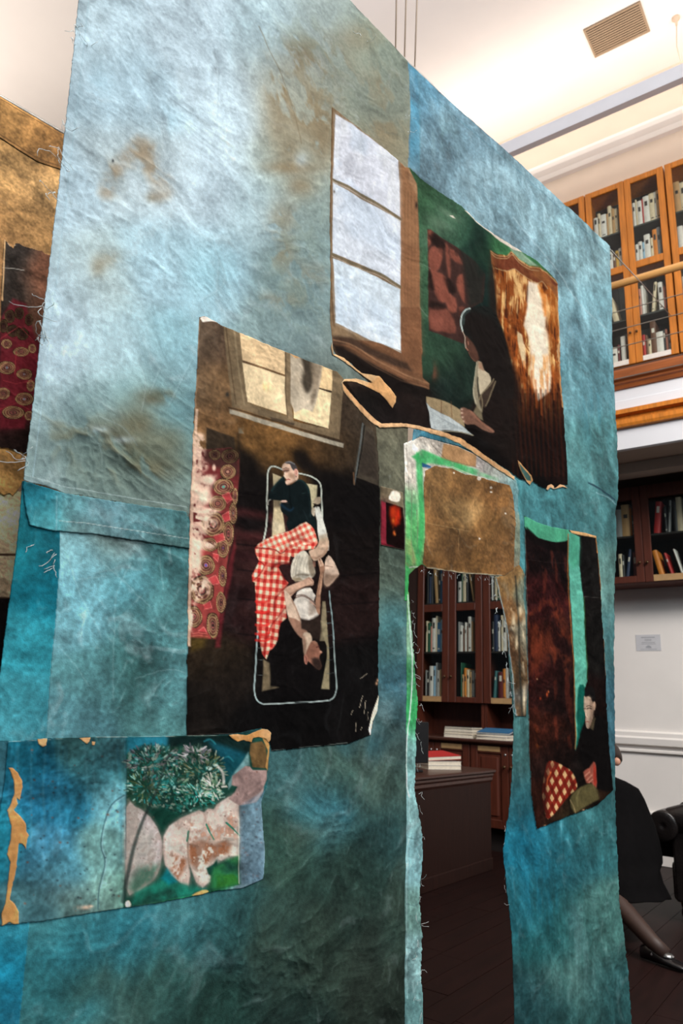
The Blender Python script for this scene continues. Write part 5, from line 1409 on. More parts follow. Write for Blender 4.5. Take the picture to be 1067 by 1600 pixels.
pol(P(B2, [(834, 250), (930, 250), (930, 340), (888, 480), (850, 400)]), (226, 140, 60), 10, .6, tex=sst(fbm(SU, SV * .14, 62., 4, 3), .45, .58))
for x, y0, y1 in ((860, 380, 520), (885, 420, 560), (840, 330, 450), (800, 280, 420), (920, 350, 520), (950, 300, 480), (760, 150, 330), (700, 60, 200)):
    line(P(B2, [(x, y0), (x + 4, y1)]), 2.6, (186, 92, 36), 3.2, .6)
for k in range(12):
    x = 720 + k * 24
    line(P(B2, [(x, 430), (x + 8, 700), (x + 12, 880)]), 2.2, (62, 26, 17), 3.6, .55)
    line(P(B2, [(x + 11, 450), (x + 18, 720)]), 2.0, (14, 10, 10), 3, .6)
line(rag(P(B3, [(985, 500), (992, 700), (1003, 850), (990, 930), (1004, 1020)]), .8, 4, 6, False), 1.8, (208, 176, 134), 1.3, .85)
line(rag([(874, 545), (876, 600), (880, 640)], .8, 4, 6, False), 2.2, (200, 150, 100), 1.4, .9)
pol(P(B3, [(366, -6), (400, 10), (470, 80), (560, 145), (575, 160), (640, 195), (735, 262), (745, 278), (690, 262), (600, 205), (520, 135), (440, 75)]), (230, 214, 196), 1.4, 1)
pol(P(B3, [(660, 250), (745, 280), (800, 330), (855, 368), (790, 362), (720, 318)]), (150, 172, 150), 3, .8)
# reading woman
pol(P(B3, [(405, 645), (372, 655), (348, 700), (344, 770), (368, 840), (374, 905), (398, 945), (420, 985), (450, 1005), (480, 1080), (560, 1200), (700, 1250), (680, 1000), (610, 760), (540, 640), (470, 630)]), (24, 26, 24), 3, .95, 2)
pol(P(B2, [(460, 20), (640, 60), (720, 240), (780, 420), (760, 640), (740, 820), (600, 700), (540, 600), (540, 540), (600, 400), (560, 250), (520, 160)]), (26, 20, 18), 12, .85, 2)
pol(P(B3, [(372, 830), (400, 850), (440, 900), (470, 980), (450, 1002), (424, 985), (404, 945), (378, 910)]), (92, 60, 48), 3, .9, 2)
for pts, w, c in (([(405, 649), (380, 655), (358, 682), (347, 715), (346, 762), (356, 800)], 2.6, (178, 192, 184)), ([(356, 800), (372, 840), (374, 880), (378, 912)], 1.5, (186, 160, 140)), ([(392, 868), (396, 888)], 1.5, (160, 110, 90)), ([(380, 912), (392, 925)], 1.6, (170, 120, 96)), ([(398, 940), (420, 975), (446, 1000)], 1.0, (116, 80, 62))):
    line(smooth(P(B3, pts), 4, False), w, c, 1.2, .95)
line(smooth(P(B3, [(400, 662), (368, 690), (360, 750)]), 4, False), 3, (70, 92, 88), 4, .6)
pol(P(B4, [(640, 165), (690, 168), (722, 250), (770, 290), (790, 372), (740, 450), (690, 508), (672, 500), (660, 380), (652, 270)]), (188, 172, 144), 1.8, 1, 2)
pol(P(B4, [(656, 160), (700, 175), (722, 260), (700, 250), (668, 230)]), (150, 112, 88), 3, .8)
pol(P(B4, [(645, 168), (660, 176), (652, 330), (656, 430), (668, 540), (692, 640), (684, 690), (650, 650), (612, 580), (596, 500), (606, 400), (630, 270)]), (134, 124, 102), 1.6, 1, 2)
line(smooth(P(B4, [(645, 180), (620, 330), (602, 480), (628, 600)]), 4, False), 1.8, (178, 168, 142), 1.4, .8)
line(smooth(P(B4, [(652, 330), (650, 420), (668, 560), (690, 650)]), 4, False), 2, (56, 46, 38), 1.8, .8)
pol(P(B4, [(815, 345), (832, 400), (770, 560), (722, 650), (680, 600), (672, 520), (730, 460)]), (58, 46, 38), 2, 1)
for pts in ([(818, 345), (770, 420), (690, 505), (668, 560)], [(835, 370), (775, 540), (735, 625)], [(690, 520), (700, 600), (690, 690)]):
    line(smooth(P(B4, pts), 4, False), 2, (122, 108, 84), 1.5, .85)
pol(P(B4, [(600, 690), (640, 620), (690, 700), (700, 780), (660, 760)]), (120, 108, 84), 2.5, .9)
pol(P(B4, [(462, 662), (500, 640), (548, 662), (610, 700), (690, 790), (770, 850), (812, 890), (790, 912), (700, 880), (610, 820), (530, 822), (486, 790), (470, 730)]), (118, 84, 68), 2, 1, 2)
for x, y in ((482, 662), (478, 700), (486, 745), (496, 788)):
    blob(*P(B4, [(x, y)])[0], 2.4, 1.8, (204, 176, 152), .9)
line(smooth(P(B4, [(560, 670), (660, 780), (800, 895)]), 4, False), 2.2, (156, 106, 84), 2.6, .5)
pol(P(B4, [(102, 530), (200, 548), (310, 582), (420, 636), (468, 670), (470, 740), (500, 800), (512, 850), (430, 800), (300, 720), (130, 635), (100, 590)]), (150, 130, 98), 1.6, 1)
for x in (265, 370):
    line(P(B4, [(x, 580), (x + 4, 740)]), 1.2, (96, 62, 44), 1.3, .7)
for k in range(9):
    line(P(B4, [(150 + k * 3, 570 + k * 16), (300, 625 + k * 14), (440, 690 + k * 14)]), .8, (116, 98, 72), 1, .4)
pol(P(B4, [(100, 596), (150, 648), (340, 738), (480, 830), (596, 930), (500, 905), (400, 888), (300, 880), (235, 890), (146, 862), (128, 700)]), (176, 182, 180), 1.5, 1)
for k in range(9):
    line(P(B4, [(150 + k * 4, 690 + k * 20), (240 + k * 14, 740 + k * 14), (350 + k * 20, 800 + k * 9)]), .8, (138, 146, 146), 1, .55)
line(smooth(P(B4, [(235, 892), (360, 892), (480, 905), (596, 934)]), 4, False), 1.8, (150, 142, 120), 1.2, .9)
pol(P(B4, [(260, 900), (400, 900), (540, 925), (580, 960), (420, 940)]), (30, 24, 22), 3, .8)
PR3 = CV.copy()
# torn edges of this print showing raw backing
tear_a = rag(P(A1, [(745, 172), (752, 232), (786, 244), (800, 250), (850, 292), (890, 325), (975, 340), (1010, 380), (1060, 440), (1056, 470), (1040, 498), (1010, 460), (975, 425), (920, 398), (860, 372), (800, 368), (784, 380), (800, 356), (860, 352), (950, 378), (900, 345), (850, 305), (790, 262), (745, 236), (738, 200)]), .5, 5, 90)
pol(tear_a, (218, 176, 128), 1, 1)
pol(P(A1, [(975, 340), (1060, 440), (1040, 498), (960, 420), (900, 395)]), (206, 152, 98), 5, .8)
pol(P(A1, [(735, 168), (752, 240), (800, 300), (940, 372), (870, 345), (760, 280), (738, 240)]), (92, 80, 64), 3, .8)
TEAR = CV.copy()
curve_rim = rag([(531, 598), (536, 604), (550, 622), (568, 642), (582, 655), (592, 663), (612, 662), (632, 662), (656, 667), (684, 673), (702, 678), (722, 686), (738, 697), (760, 714), (782, 730), (804, 748)], .6, 4, 91, False) + rag([(800, 751), (778, 736), (756, 720), (732, 703), (718, 694), (698, 685), (680, 680), (655, 673), (630, 668), (590, 670), (576, 661), (560, 645), (544, 626), (530, 607)], .6, 4, 92, False)
pol(curve_rim, (206, 156, 108), 3, 1)
pol(curve_rim, (228, 186, 142), 3, .6, tex=sst(N_MOT, .45, .6))
leaf = P(B2, [(752, 798), (768, 812), (800, 850), (826, 880), (834, 906), (815, 930), (797, 912), (775, 870), (758, 826)])
pol(leaf, (196, 146, 96), 2, 1)
pol(P(B2, [(760, 815), (790, 850), (820, 885), (822, 908), (798, 904), (774, 860)]), (62, 92, 86), 1.2, 1)
knob = P(B2, [(902, 950), (910, 930), (930, 922), (944, 934), (940, 946), (955, 940), (975, 924), (1000, 930), (1018, 945), (990, 938), (965, 945), (940, 950), (925, 940), (912, 956)])
pol(knob, (214, 166, 122), 1.2, 1)
RIMC = CV.copy()

# print 3: arched dark curtain and man against mint light
CV[:] = BASE
Dm, D2 = (800, 800, 3.137), (820, 1050, 6.157)
mint_poly = rag([(816, 806), (835, 816), (860, 824), (884, 828), (905, 832), (929, 838), (932, 845)], .4, 6, 100, False) + rag([(935, 900), (939, 960), (943, 1020), (945, 1060), (947, 1120), (951, 1180), (957, 1240)], .5, 6, 101, False) + rag([(930, 1258), (900, 1270), (865, 1283), (830, 1298)], .6, 6, 102, False) + rag([(827, 1240), (823, 1100), (820, 980), (817, 880)], .4, 6, 103, False)
fill(mint_poly, [(830, 850, 22, 14, 14), (860, 860, 24, 15, 16), (840, 940, 48, 20, 20), (840, 1000, 56, 24, 18), (870, 1000, 36, 18, 18), (840, 1060, 44, 19, 17), (870, 1080, 28, 16, 15), (840, 1150, 46, 21, 15), (860, 1180, 26, 16, 14), (910, 870, 18, 17, 16), (920, 1000, 16, 15, 14), (930, 1120, 20, 12, 11), (920, 1200, 16, 13, 12), (850, 1260, 32, 16, 12), (940, 1220, 24, 16, 12), (880, 1280, 30, 24, 16)], 22, .3, 0, .02, .3)
pol(P(Dm, [(60, 200), (260, 160), (290, 700), (290, 1160), (90, 1200), (70, 600)]), (92, 38, 26), 8, .45, tex=sst(N_VER * .5 + N_FIN * .5, .52, .64))
pol(P(Dm, [(60, 500), (200, 400), (290, 600), (280, 800), (150, 720), (80, 800)]), (120, 54, 28), 12, .3, tex=sst(N_FIN * .6 + N_MOT * .5, .56, .68))
for x, y, rx, ry, c in ((195, 215, 6, 16, (190, 80, 40)), (130, 255, 6, 10, (160, 60, 34)), (90, 620, 14, 60, (96, 44, 22)), (110, 700, 10, 26, (104, 50, 24)), (210, 190, 4, 10, (210, 110, 60)), (250, 700, 14, 60, (70, 26, 20))):
    p = P(D2, [(x, y)])[0]
    blob(p[0], p[1], rx / 4, ry / 4, c, .85, tex=sst(N_FIN, .35, .55))
MINT = (92, 168, 146)
pol(P(Dm, [(45, 22), (160, 52), (268, 88), (266, 138), (230, 150), (180, 146), (120, 128), (75, 100), (50, 72)]), (74, 152, 118), 1.5, 1, 2)
pol(P(Dm, [(60, 75), (120, 130), (200, 152), (266, 142), (264, 200), (180, 190), (100, 160), (60, 120)]), (14, 10, 10), 3, .9)
pol(P(Dm, [(270, 96), (300, 112), (322, 124), (322, 260), (336, 380), (346, 460), (352, 600), (360, 740), (362, 830), (345, 880), (350, 900), (330, 1040), (318, 1110), (300, 1170), (302, 900), (296, 700), (284, 480), (270, 240)]), MINT, 1.5, 1)
pol(P(Dm, [(272, 100), (322, 124), (322, 260), (290, 280), (272, 240)]), (66, 142, 112), 8, .7)
pol(P(Dm, [(318, 860), (335, 846), (350, 860), (352, 960), (345, 1050), (318, 1110), (304, 1160), (312, 980)]), (12, 78, 66), 2.4, .95, 2)
for pts, w, c in (([(267, 110), (268, 300), (282, 560), (296, 760), (301, 1000), (300, 1160)], 1.4, (146, 98, 52)), ([(345, 420), (356, 640), (362, 820)], 1.6, (46, 70, 40)), ([(410, 122), (420, 280), (438, 460), (450, 650), (458, 800)], 2.4, (158, 98, 50)), ([(405, 118), (410, 200)], 2.4, (170, 112, 60))):
    line(smooth(P(Dm, pts), 4, False), w, c, 1.2, .9)
line(P(Dm, [(340, 415), (430, 422)]), .9, (70, 66, 62), 1, .7)
line(P(Dm, [(70, 235), (160, 248), (260, 252)]), .9, (52, 40, 38), 1.4, .6)
pol(P(Dm, [(270, 82), (330, 96), (408, 118), (404, 128), (340, 118), (285, 104)]), (206, 160, 108), 1.2, 1)
COAT = (13, 11, 11)
pol(P(D2, [(560, 480), (600, 470), (680, 420), (770, 470), (800, 640), (840, 1000), (842, 1140), (680, 1120), (560, 960), (520, 820), (490, 720), (510, 600)]), COAT, 3, 1, 2)
pol(P(D2, [(556, 235), (600, 205), (630, 240), (642, 300), (640, 400), (628, 480), (604, 540), (576, 535), (566, 470), (570, 420), (556, 360)]), (166, 142, 122), 1.4, 1, 2)
pol(P(D2, [(622, 240), (645, 300), (645, 400), (620, 500), (596, 530), (612, 420), (606, 320)]), (120, 96, 80), 4, .75, 2)
pol(P(D2, [(560, 215), (570, 170), (600, 140), (640, 150), (660, 200), (662, 280), (640, 300), (625, 255), (600, 232), (570, 240)]), (19, 17, 17), 1.6, 1, 2)
line(P(D2, [(608, 225), (628, 250)]), 2, (90, 78, 64), 2.4, .5)
pol(P(D2, [(640, 295), (658, 285), (662, 340), (650, 372), (640, 350)]), (160, 130, 108), 1.2, 1, 2)
for pts, w, c in (([(582, 352), (606, 346), (622, 352)], 1.6, (46, 34, 28)), ([(556, 354), (568, 350)], 1.3, (60, 44, 38)), ([(578, 330), (604, 322), (622, 332)], 1.2, (70, 52, 42)), ([(574, 372), (570, 420), (580, 430)], 1.2, (196, 170, 148)), ([(570, 480), (586, 474), (596, 480)], 1.4, (128, 64, 58)), ([(600, 540), (626, 490), (645, 420)], 1.6, (96, 76, 60))):
    line(P(D2, pts), w, c, 1.0, .9)
pol(P(D2, [(612, 540), (650, 440), (664, 440), (640, 560)]), (84, 72, 52), 2, .8)
pill = P(D2, [(200, 880), (235, 852), (300, 870), (380, 915), (440, 965), (480, 1060), (475, 1130), (400, 1200), (300, 1320), (220, 1400), (180, 1390), (150, 1200), (165, 1020)])


def diamonds(X, Y, sl):
    u = ((X - 860) * .80 + (Y - 1220) * .45) / 11.5
    v = (-(X - 860) * .95 + (Y - 1220) * .42) / 11.5
    a, b = sst(np.abs((u % 1) - .5), .2, .3), sst(np.abs((v % 1) - .5), .2, .3)
    c = np.array((92, 26, 18)) + np.array((44, 16, 12)) * ((a + b) / 2)[..., None]
    return c + (np.array((190, 152, 106)) - c) * (a * b)[..., None]


pol(pill, diamonds, 2.2, 1, 2)
pol(P(D2, [(160, 1000), (215, 900), (190, 1100), (190, 1390), (140, 1350)]), (30, 13, 11), 9, .8)
pol(P(D2, [(200, 880), (260, 860), (300, 900), (240, 960), (190, 1060)]), (96, 44, 32), 8, .5)
line(P(D2, [(196, 1090), (205, 1020), (235, 960)]), 1.6, (196, 92, 46), 1.6, .8)
pol(P(D2, [(545, 960), (600, 920), (640, 860), (660, 900), (670, 1010), (670, 1110), (640, 1120), (620, 1060), (580, 1070)]), (156, 84, 68), 2.5, .9, 2)
pol(P(D2, [(640, 870), (662, 920), (672, 1060), (648, 1120), (636, 1000)]), (150, 48, 36), 2, .9)
for pts in ([(560, 1000), (600, 960)], [(580, 1040), (620, 990)], [(600, 1060), (630, 1030)]):
    line(P(D2, pts), 1.6, (196, 136, 112), 1.4, .8)
pol(P(D2, [(480, 1130), (560, 1090), (620, 1070), (680, 1130), (720, 1200), (640, 1250), (540, 1310), (460, 1350), (420, 1230)]), (88, 80, 50), 3, .95, 2)
line(P(D2, [(425, 1230), (455, 1290), (470, 1350)]), 1.8, (150, 128, 90), 1.6, .7)
line(P(D2, [(520, 1120), (480, 1200), (490, 1290)]), 2, (120, 110, 72), 2.4, .5)
pol(P(D2, [(680, 1130), (760, 1150), (840, 1150), (842, 1180), (700, 1240)]), (38, 24, 16), 5, .9)
for x, y in ((100, 68), (175, 1475), (550, 1325)):
    blob(*P(D2, [(x, y)])[0], 2.2 if y > 100 else 1.2, 1.4, (206, 160, 120), .9)
line(rag([(817, 830), (821, 1000), (826, 1240), (830, 1297)], .3, 5, 3, False), 1.0, (110, 116, 108), .9, .6)
PR4 = CV.copy()

# print 4: still life with pale rounded fruit and thistle on blue
CV[:] = BASE
E1, E2 = (0, 1120, 2.481), (180, 1130, 4.268)
fruit_poly = rag([(9, 1158), (60, 1153), (130, 1151), (200, 1150), (288, 1149), (352, 1148), (390, 1140), (405, 1137), (416, 1140)], .5, 6, 110, False) + rag([(417, 1165), (415, 1210), (413, 1225), (404, 1252), (411, 1256)], .5, 6, 111, False) + [(410, 1330), (407, 1372)] + rag([(375, 1386), (330, 1391), (300, 1398), (240, 1410), (190, 1417), (120, 1428), (60, 1438), (-14, 1446)], .5, 6, 112, False) + [(-14, 1400), (-8, 1300), (4, 1220)]
fill(fruit_poly, [(40, 1190, 18, 67, 84), (20, 1170, 23, 81, 95), (100, 1250, 35, 97, 119), (60, 1250, 29, 85, 108), (150, 1200, 59, 118, 128), (130, 1170, 44, 79, 80), (160, 1330, 84, 118, 115), (90, 1350, 57, 99, 110), (70, 1320, 46, 91, 110), (180, 1400, 101, 134, 125), (60, 1430, 46, 75, 80), (120, 1420, 69, 93, 90), (185, 1250, 88, 134, 141), (180, 1170, 65, 114, 121), (0, 1300, 29, 102, 119),
    (220, 1200, 35, 81, 77), (300, 1200, 33, 65, 55), (350, 1180, 23, 44, 44), (250, 1250, 31, 71, 55), (270, 1290, 23, 51, 40), (300, 1390, 33, 97, 66), (220, 1400, 35, 75, 57), (370, 1200, 35, 85, 88), (395, 1300, 101, 124, 130), (400, 1360, 93, 118, 128), (385, 1340, 105, 122, 126)], 28, .34, 0, .08, .18)
line(smooth(P(E1, [(475, 302), (425, 340), (395, 420), (385, 500), (400, 560), (378, 660), (372, 740)]), 5, False), 1.6, (44, 70, 78), 1.6, .8)
line(smooth(P(E1, [(479, 306), (430, 345), (400, 424), (390, 500), (405, 560), (383, 660)]), 5, False), 1.4, (136, 170, 178), 1.8, .6)
_r = random.Random(3)
for k in range(110):
    x, y = _r.uniform(20, 190), _r.uniform(1170, 1425)
    if _r.random() < .35:
        x = _r.uniform(372, 404)
        y = _r.uniform(1260, 1375)
    s = _r.uniform(.8, 2.0)
    blob(x, y, s * 1.3, s, _r.choice([(34, 36, 40), (60, 44, 40), (26, 40, 48), (110, 60, 44)]), .75)
for k in range(16):
    x = _r.uniform(15, 185)
    line([(x, 1165), (x + _r.uniform(-5, 5), 1230), (x + _r.uniform(-8, 8), 1290 + _r.uniform(0, 60))], 2.2, _r.choice([(70, 130, 156), (20, 70, 96), (96, 140, 150)]), 5, .22)
blob(90, 1390, 40, 30, (70, 84, 84), .35, tex=sst(N_MOT, .4, .6))
still = P(E2, [(66, 85), (735, 75), (1010, 60), (1015, 130), (1000, 300), (990, 380), (920, 520), (812, 545), (808, 1070), (600, 1110), (480, 1140), (200, 1195), (40, 1225), (60, 760)])
pol(still, (26, 62, 52), 1.4, 1)
pol(P(E2, [(66, 85), (360, 80), (330, 180), (200, 150), (66, 200)]), (34, 110, 132), 8, .85)
pol(P(E2, [(330, 80), (740, 75), (900, 110), (880, 200), (700, 260), (600, 190), (430, 140), (340, 180)]), (14, 28, 28), 8, .85)
pol(P(E2, [(600, 110), (660, 130), (860, 200), (840, 300), (740, 380), (680, 420), (700, 250)]), (18, 70, 84), 9, .8, tex=sst(N_MOT, .35, .6))
pol(P(E2, [(870, 190), (840, 240), (780, 320), (735, 400), (740, 440), (790, 370), (850, 285), (880, 280)]), (120, 156, 156), 3, .8)
for x, y in ((620, 120), (735, 235)):
    line(smooth(P(E2, [(x - 40, y), (x, y - 14), (x + 34, y + 16)]), 4, False), 2.4, (40, 120, 130), 2.4, .7)


def petals(cx, cy, rx, ry, n, cols, seed, ln=20):
    r = random.Random(seed)
    for k in range(n):
        t, q = r.uniform(0, 2 * math.pi), math.sqrt(r.random())
        x, y = cx + rx * q * math.cos(t), cy + ry * q * math.sin(t)
        a = math.atan2(y - cy - 10, x - cx) + r.uniform(-.5, .5)
        L = ln * r.uniform(.6, 1.5)
        p0, p1 = P(E2, [(x, y), (x + L * math.cos(a), y + L * math.sin(a))])
        c = np.array(r.choice(cols)) * r.uniform(.75, 1.15)
        line([p0, p1], [2.4, .8], c, 1.2, .8)


bush = P(E2, [(70, 190), (160, 150), (300, 150), (420, 170), (520, 140), (640, 210), (710, 330), (690, 470), (640, 540), (520, 570), (430, 610), (300, 560), (190, 580), (66, 540)])
for c_, tx_ in (((20, 40, 36), sst(N_FIN * .6 + N_RI2 * .4, .50, .62)), ((150, 164, 146), sst(1 - N_FIN * .55 - N_GRN * .45, .53, .62)), ((40, 112, 106), sst(N_MOT * .4 + N_GRN * .6, .52, .62)), ((24, 48, 34), sst(N_MOT, .5, .62)), ((196, 200, 190), sst(N_FIN * .5 + N_GRN * .5, .64, .76))):
    pol(bush, c_, 8, .72, tex=tx_)
petals(240, 260, 170, 110, 190, [(46, 92, 88), (120, 140, 128), (84, 70, 78), (170, 176, 164), (60, 116, 116), (30, 50, 44), (96, 84, 92)], 1, 24)
petals(200, 420, 130, 110, 150, [(32, 110, 104), (26, 60, 44), (84, 92, 52), (150, 190, 176), (40, 140, 140), (20, 44, 34)], 2, 22)
petals(560, 330, 150, 150, 260, [(96, 120, 100), (54, 84, 60), (34, 54, 44), (150, 160, 140), (110, 104, 66), (40, 90, 82), (20, 40, 34)], 3, 24)
petals(540, 470, 150, 60, 130, [(34, 130, 124), (140, 190, 176), (26, 90, 70), (190, 204, 190), (20, 60, 50)], 4, 26)
petals(520, 200, 90, 50, 70, [(170, 156, 160), (120, 110, 120), (60, 80, 70), (196, 190, 186)], 5, 22)
petals(640, 420, 60, 70, 60, [(206, 196, 186), (170, 186, 160), (90, 120, 90)], 6, 26)
petals(370, 400, 90, 130, 110, [(30, 70, 50), (60, 100, 76), (120, 150, 126), (18, 44, 36), (20, 96, 90)], 7, 22)
petals(480, 560, 120, 50, 70, [(24, 70, 56), (40, 110, 96), (16, 40, 34)], 8, 26)
line(smooth(P(E2, [(668, 285), (700, 330), (706, 400)]), 4, False), 4, (190, 180, 170), 3, .8)
pol(P(E2, [(220, 560), (300, 560), (420, 600), (320, 760), (300, 830), (280, 720)]), (16, 52, 42), 6, .8)
EGG = (206, 192, 188)
eg1 = P(E2, [(62, 556), (120, 556), (190, 592), (250, 660), (290, 750), (300, 840), (285, 950), (240, 1040), (180, 1085), (120, 1120), (58, 1090)])
pol(eg1, EGG, 2, 1, 2)
pol(eg1, (150, 146, 136), 4, .7, 2, tex=sst(N_MOT * .6 + N_FIN * .4, .48, .6))
pol(P(E2, [(150, 960), (290, 930), (240, 1060), (120, 1140), (60, 1100), (110, 1010)]), (54, 92, 74), 16, .85)
heads = P(E2, [(300, 840), (308, 750), (350, 680), (420, 630), (470, 608), (540, 576), (575, 590), (600, 566), (640, 570), (660, 540), (740, 488), (800, 470), (812, 545), (808, 880), (740, 880), (690, 910), (650, 900), (620, 960), (612, 1050), (560, 1090), (520, 1050), (480, 940), (484, 1010), (470, 1076), (420, 1060), (360, 1010), (318, 940)])
pol(heads, (212, 190, 176), 2, 1)
pol(P(E2, [(500, 780), (800, 700), (808, 880), (700, 900), (620, 950), (600, 1060), (540, 1060), (490, 940)]), (214, 206, 190), 10, .8)
RUST = (136, 84, 56)
pol(P(E2, [(470, 800), (560, 770), (640, 800), (720, 770), (760, 800), (740, 860), (640, 900), (560, 950), (540, 990), (480, 920)]), RUST, 8, .95, tex=sst(N_FIN * .5 + N_GRN * .25 + N_MOT * .3, .48, .56))
pol(P(E2, [(330, 840), (400, 880), (460, 900), (450, 960), (400, 1040), (340, 960)]), RUST, 8, .9, tex=sst(N_FIN * .5 + N_GRN * .25 + N_MOT * .3, .48, .57))
pol(P(E2, [(380, 700), (520, 640), (700, 620), (790, 600), (790, 760), (600, 780), (400, 800)]), (190, 122, 90), 10, .8, tex=sst(N_FIN * .6 + N_GRN * .4, .56, .64))
for o_ in (eg1, heads):
    oo = smooth(o_, 3)
    line(oo + oo[:1], 5, (128, 112, 104), 9, .5)
for o_ in (eg1, heads):
    pol(o_, (120, 106, 98), 3, .55, 2, tex=sst(N_FIN * .4 + N_RI2 * .35 + N_GRN * .25, .53, .63))
    pol(o_, (232, 220, 212), 3, .5, 2, tex=sst(1 - N_FIN * .5 - N_MOT * .5, .53, .64))
line(smooth(P(E2, [(478, 700), (468, 780), (470, 880), (478, 960)]), 4, False), 2, (120, 96, 80), 2.4, .7)
line(smooth(P(E2, [(575, 600), (590, 660), (600, 700)]), 4, False), 1.6, (160, 130, 116), 2.4, .7)
for pts in ([(590, 670), (612, 720), (640, 770)], [(725, 660), (770, 700), (812, 745)], [(470, 715), (462, 780)]):
    line(P(E2, pts), [3.4, 1.4], (34, 100, 80), 1.2, .95)
pol(P(E2, [(590, 960), (640, 930), (660, 905), (665, 950), (620, 1010), (600, 1000)]), (16, 54, 44), 2.5, .95)
pol(P(E2, [(640, 960), (720, 910), (808, 880), (808, 1060), (700, 1090), (600, 1100), (620, 1010)]), (44, 118, 66), 8, .9, tex=sst(N_MOT * .6 + N_FIN * .4, .25, .5))
pol(P(E2, [(650, 1010), (740, 980), (806, 1000), (806, 1060), (640, 1096)]), (40, 90, 30), 8, .7, tex=sst(N_FIN, .4, .56))
pol(P(E2, [(120, 1120), (300, 1030), (420, 1060), (600, 1100), (480, 1140), (200, 1195), (100, 1200)]), (28, 116, 96), 8, .75, tex=sst(N_MOT * .6 + N_FIN * .4, .42, .56))
pol(P(E2, [(330, 960), (400, 1050), (340, 1070), (290, 1030)]), (14, 110, 120), 6, .8)
line(smooth(P(E2, [(370, 130), (340, 220), (300, 330), (260, 450), (200, 580), (130, 760), (80, 950), (40, 1180)]), 4, False), [1.4, 7], (28, 40, 38), 4.5, .7)  # shadow of a fold, painted dark across the print
arm = P(E2, [(765, 350), (850, 282), (880, 285), (900, 310), (996, 310), (992, 370), (970, 420), (965, 460), (922, 522), (850, 540), (812, 545), (740, 500), (780, 460), (800, 420), (760, 410)])
pol(arm, (152, 126, 120), 2, 1)
pol(arm, (112, 92, 88), 3, .7, tex=sst(N_FIN * .5 + N_MOT * .5, .48, .58))
pol(P(E2, [(960, 440), (970, 430), (960, 470), (922, 522), (880, 530), (930, 480)]), (206, 182, 172), 3, .8)
for k in range(50):
    x, y = _r.uniform(310, 960), _r.uniform(320, 1040)
    px, py = P(E2, [(x, y)])[0]
    if inside(np.array([px]), np.array([py]), heads)[0] or inside(np.array([px]), np.array([py]), arm)[0]:
        blob(px, py, _r.uniform(.7, 1.6), _r.uniform(.7, 1.3), (90, 52, 40), .8)
for k in range(40):
    x, y = _r.uniform(70, 280), _r.uniform(580, 1000)
    blob(*P(E2, [(x, y)])[0], 1.0, 1.2, (110, 86, 80), .7)
pol(P(E2, [(886, 130), (960, 118), (985, 150), (1002, 300), (900, 290), (878, 200)]), (104, 80, 50), 2, 1, tex=sst(N_MOT, .1, .5))
pol(P(E2, [(960, 90), (1016, 70), (1010, 200), (998, 310), (985, 290), (1000, 180)]), (196, 146, 86), 1.6, 1)
pol(P(E2, [(812, 548), (985, 440), (972, 1050), (812, 1072)]), (84, 112, 132), 5, .5, tex=sst(N_MOT, .3, .6))
line(P(E2, [(808, 620), (806, 1060)]), 1.4, (206, 206, 190), 1.1, .7)
line(P(E2, [(66, 90), (60, 560), (56, 900)]), 1.0, (30, 60, 70), 1.2, .7)
pol(P(E2, [(490, 1140), (560, 1104), (600, 1108), (590, 1126), (530, 1140)]), (200, 160, 96), 1.6, .95, 2)
pol(P(E2, [(56, 1186), (80, 1176), (92, 1200), (84, 1222), (56, 1216)]), (216, 204, 186), 1.5, 1, 2)
for x, y, rx, ry in ((325, 735, 9, 4), (290, 738, 5, 4), (345, 730, 4, 2), (220, 124, 4, 2), (165, 135, 2, 2)):
    blob(*P(E1, [(x, y)])[0], rx, ry, (206, 172, 148), .9, tex=sst(N_FIN, .35, .5))
line(rag([(10, 1158), (130, 1152), (288, 1149), (350, 1148)], .4, 5, 4, False), 1.1, (170, 176, 164), .9, .6, tex=sst(N_FIN, .4, .5))
PR5 = CV.copy()
TAN = (198, 152, 104)
torn = [rag(P(E1, [(24, 195), (40, 195), (62, 215), (78, 245), (80, 270), (70, 322), (58, 312), (62, 335), (46, 358), (70, 380), (92, 410), (94, 440), (104, 455), (98, 470), (94, 512), (80, 490), (66, 486), (62, 540), (54, 610), (40, 660), (32, 705), (50, 720), (66, 750), (66, 798), (48, 800), (30, 790), (8, 804), (0, 806), (0, 760), (14, 720), (26, 620), (34, 560), (20, 530), (34, 470), (36, 420), (20, 360), (36, 330), (48, 290), (44, 240), (34, 215)]), .6, 4, 120),
        rag(P(E2, [(738, 76), (800, 70), (858, 78), (900, 60), (960, 36), (1000, 40), (1020, 62), (1014, 110), (1000, 130), (985, 104), (940, 92), (900, 98), (890, 128), (840, 110), (800, 122), (760, 100)]), .6, 4, 121),
        rag(P(E1, [(136, 84), (176, 82), (172, 110), (158, 116), (140, 104)]), .5, 3, 122), rag(P(E1, [(300, 82), (348, 78), (342, 96), (332, 106), (316, 94)]), .5, 3, 123), rag(P(E1, [(350, 94), (366, 96), (362, 110), (352, 110)]), .4, 3, 124)]
for t in torn:
    pol(t, TAN, 1.2, 1)
    pol(t, (168, 116, 62), 2, .7, tex=sst(N_MOT * .6 + N_FIN * .4, .5, .6))
TORN = CV.copy()

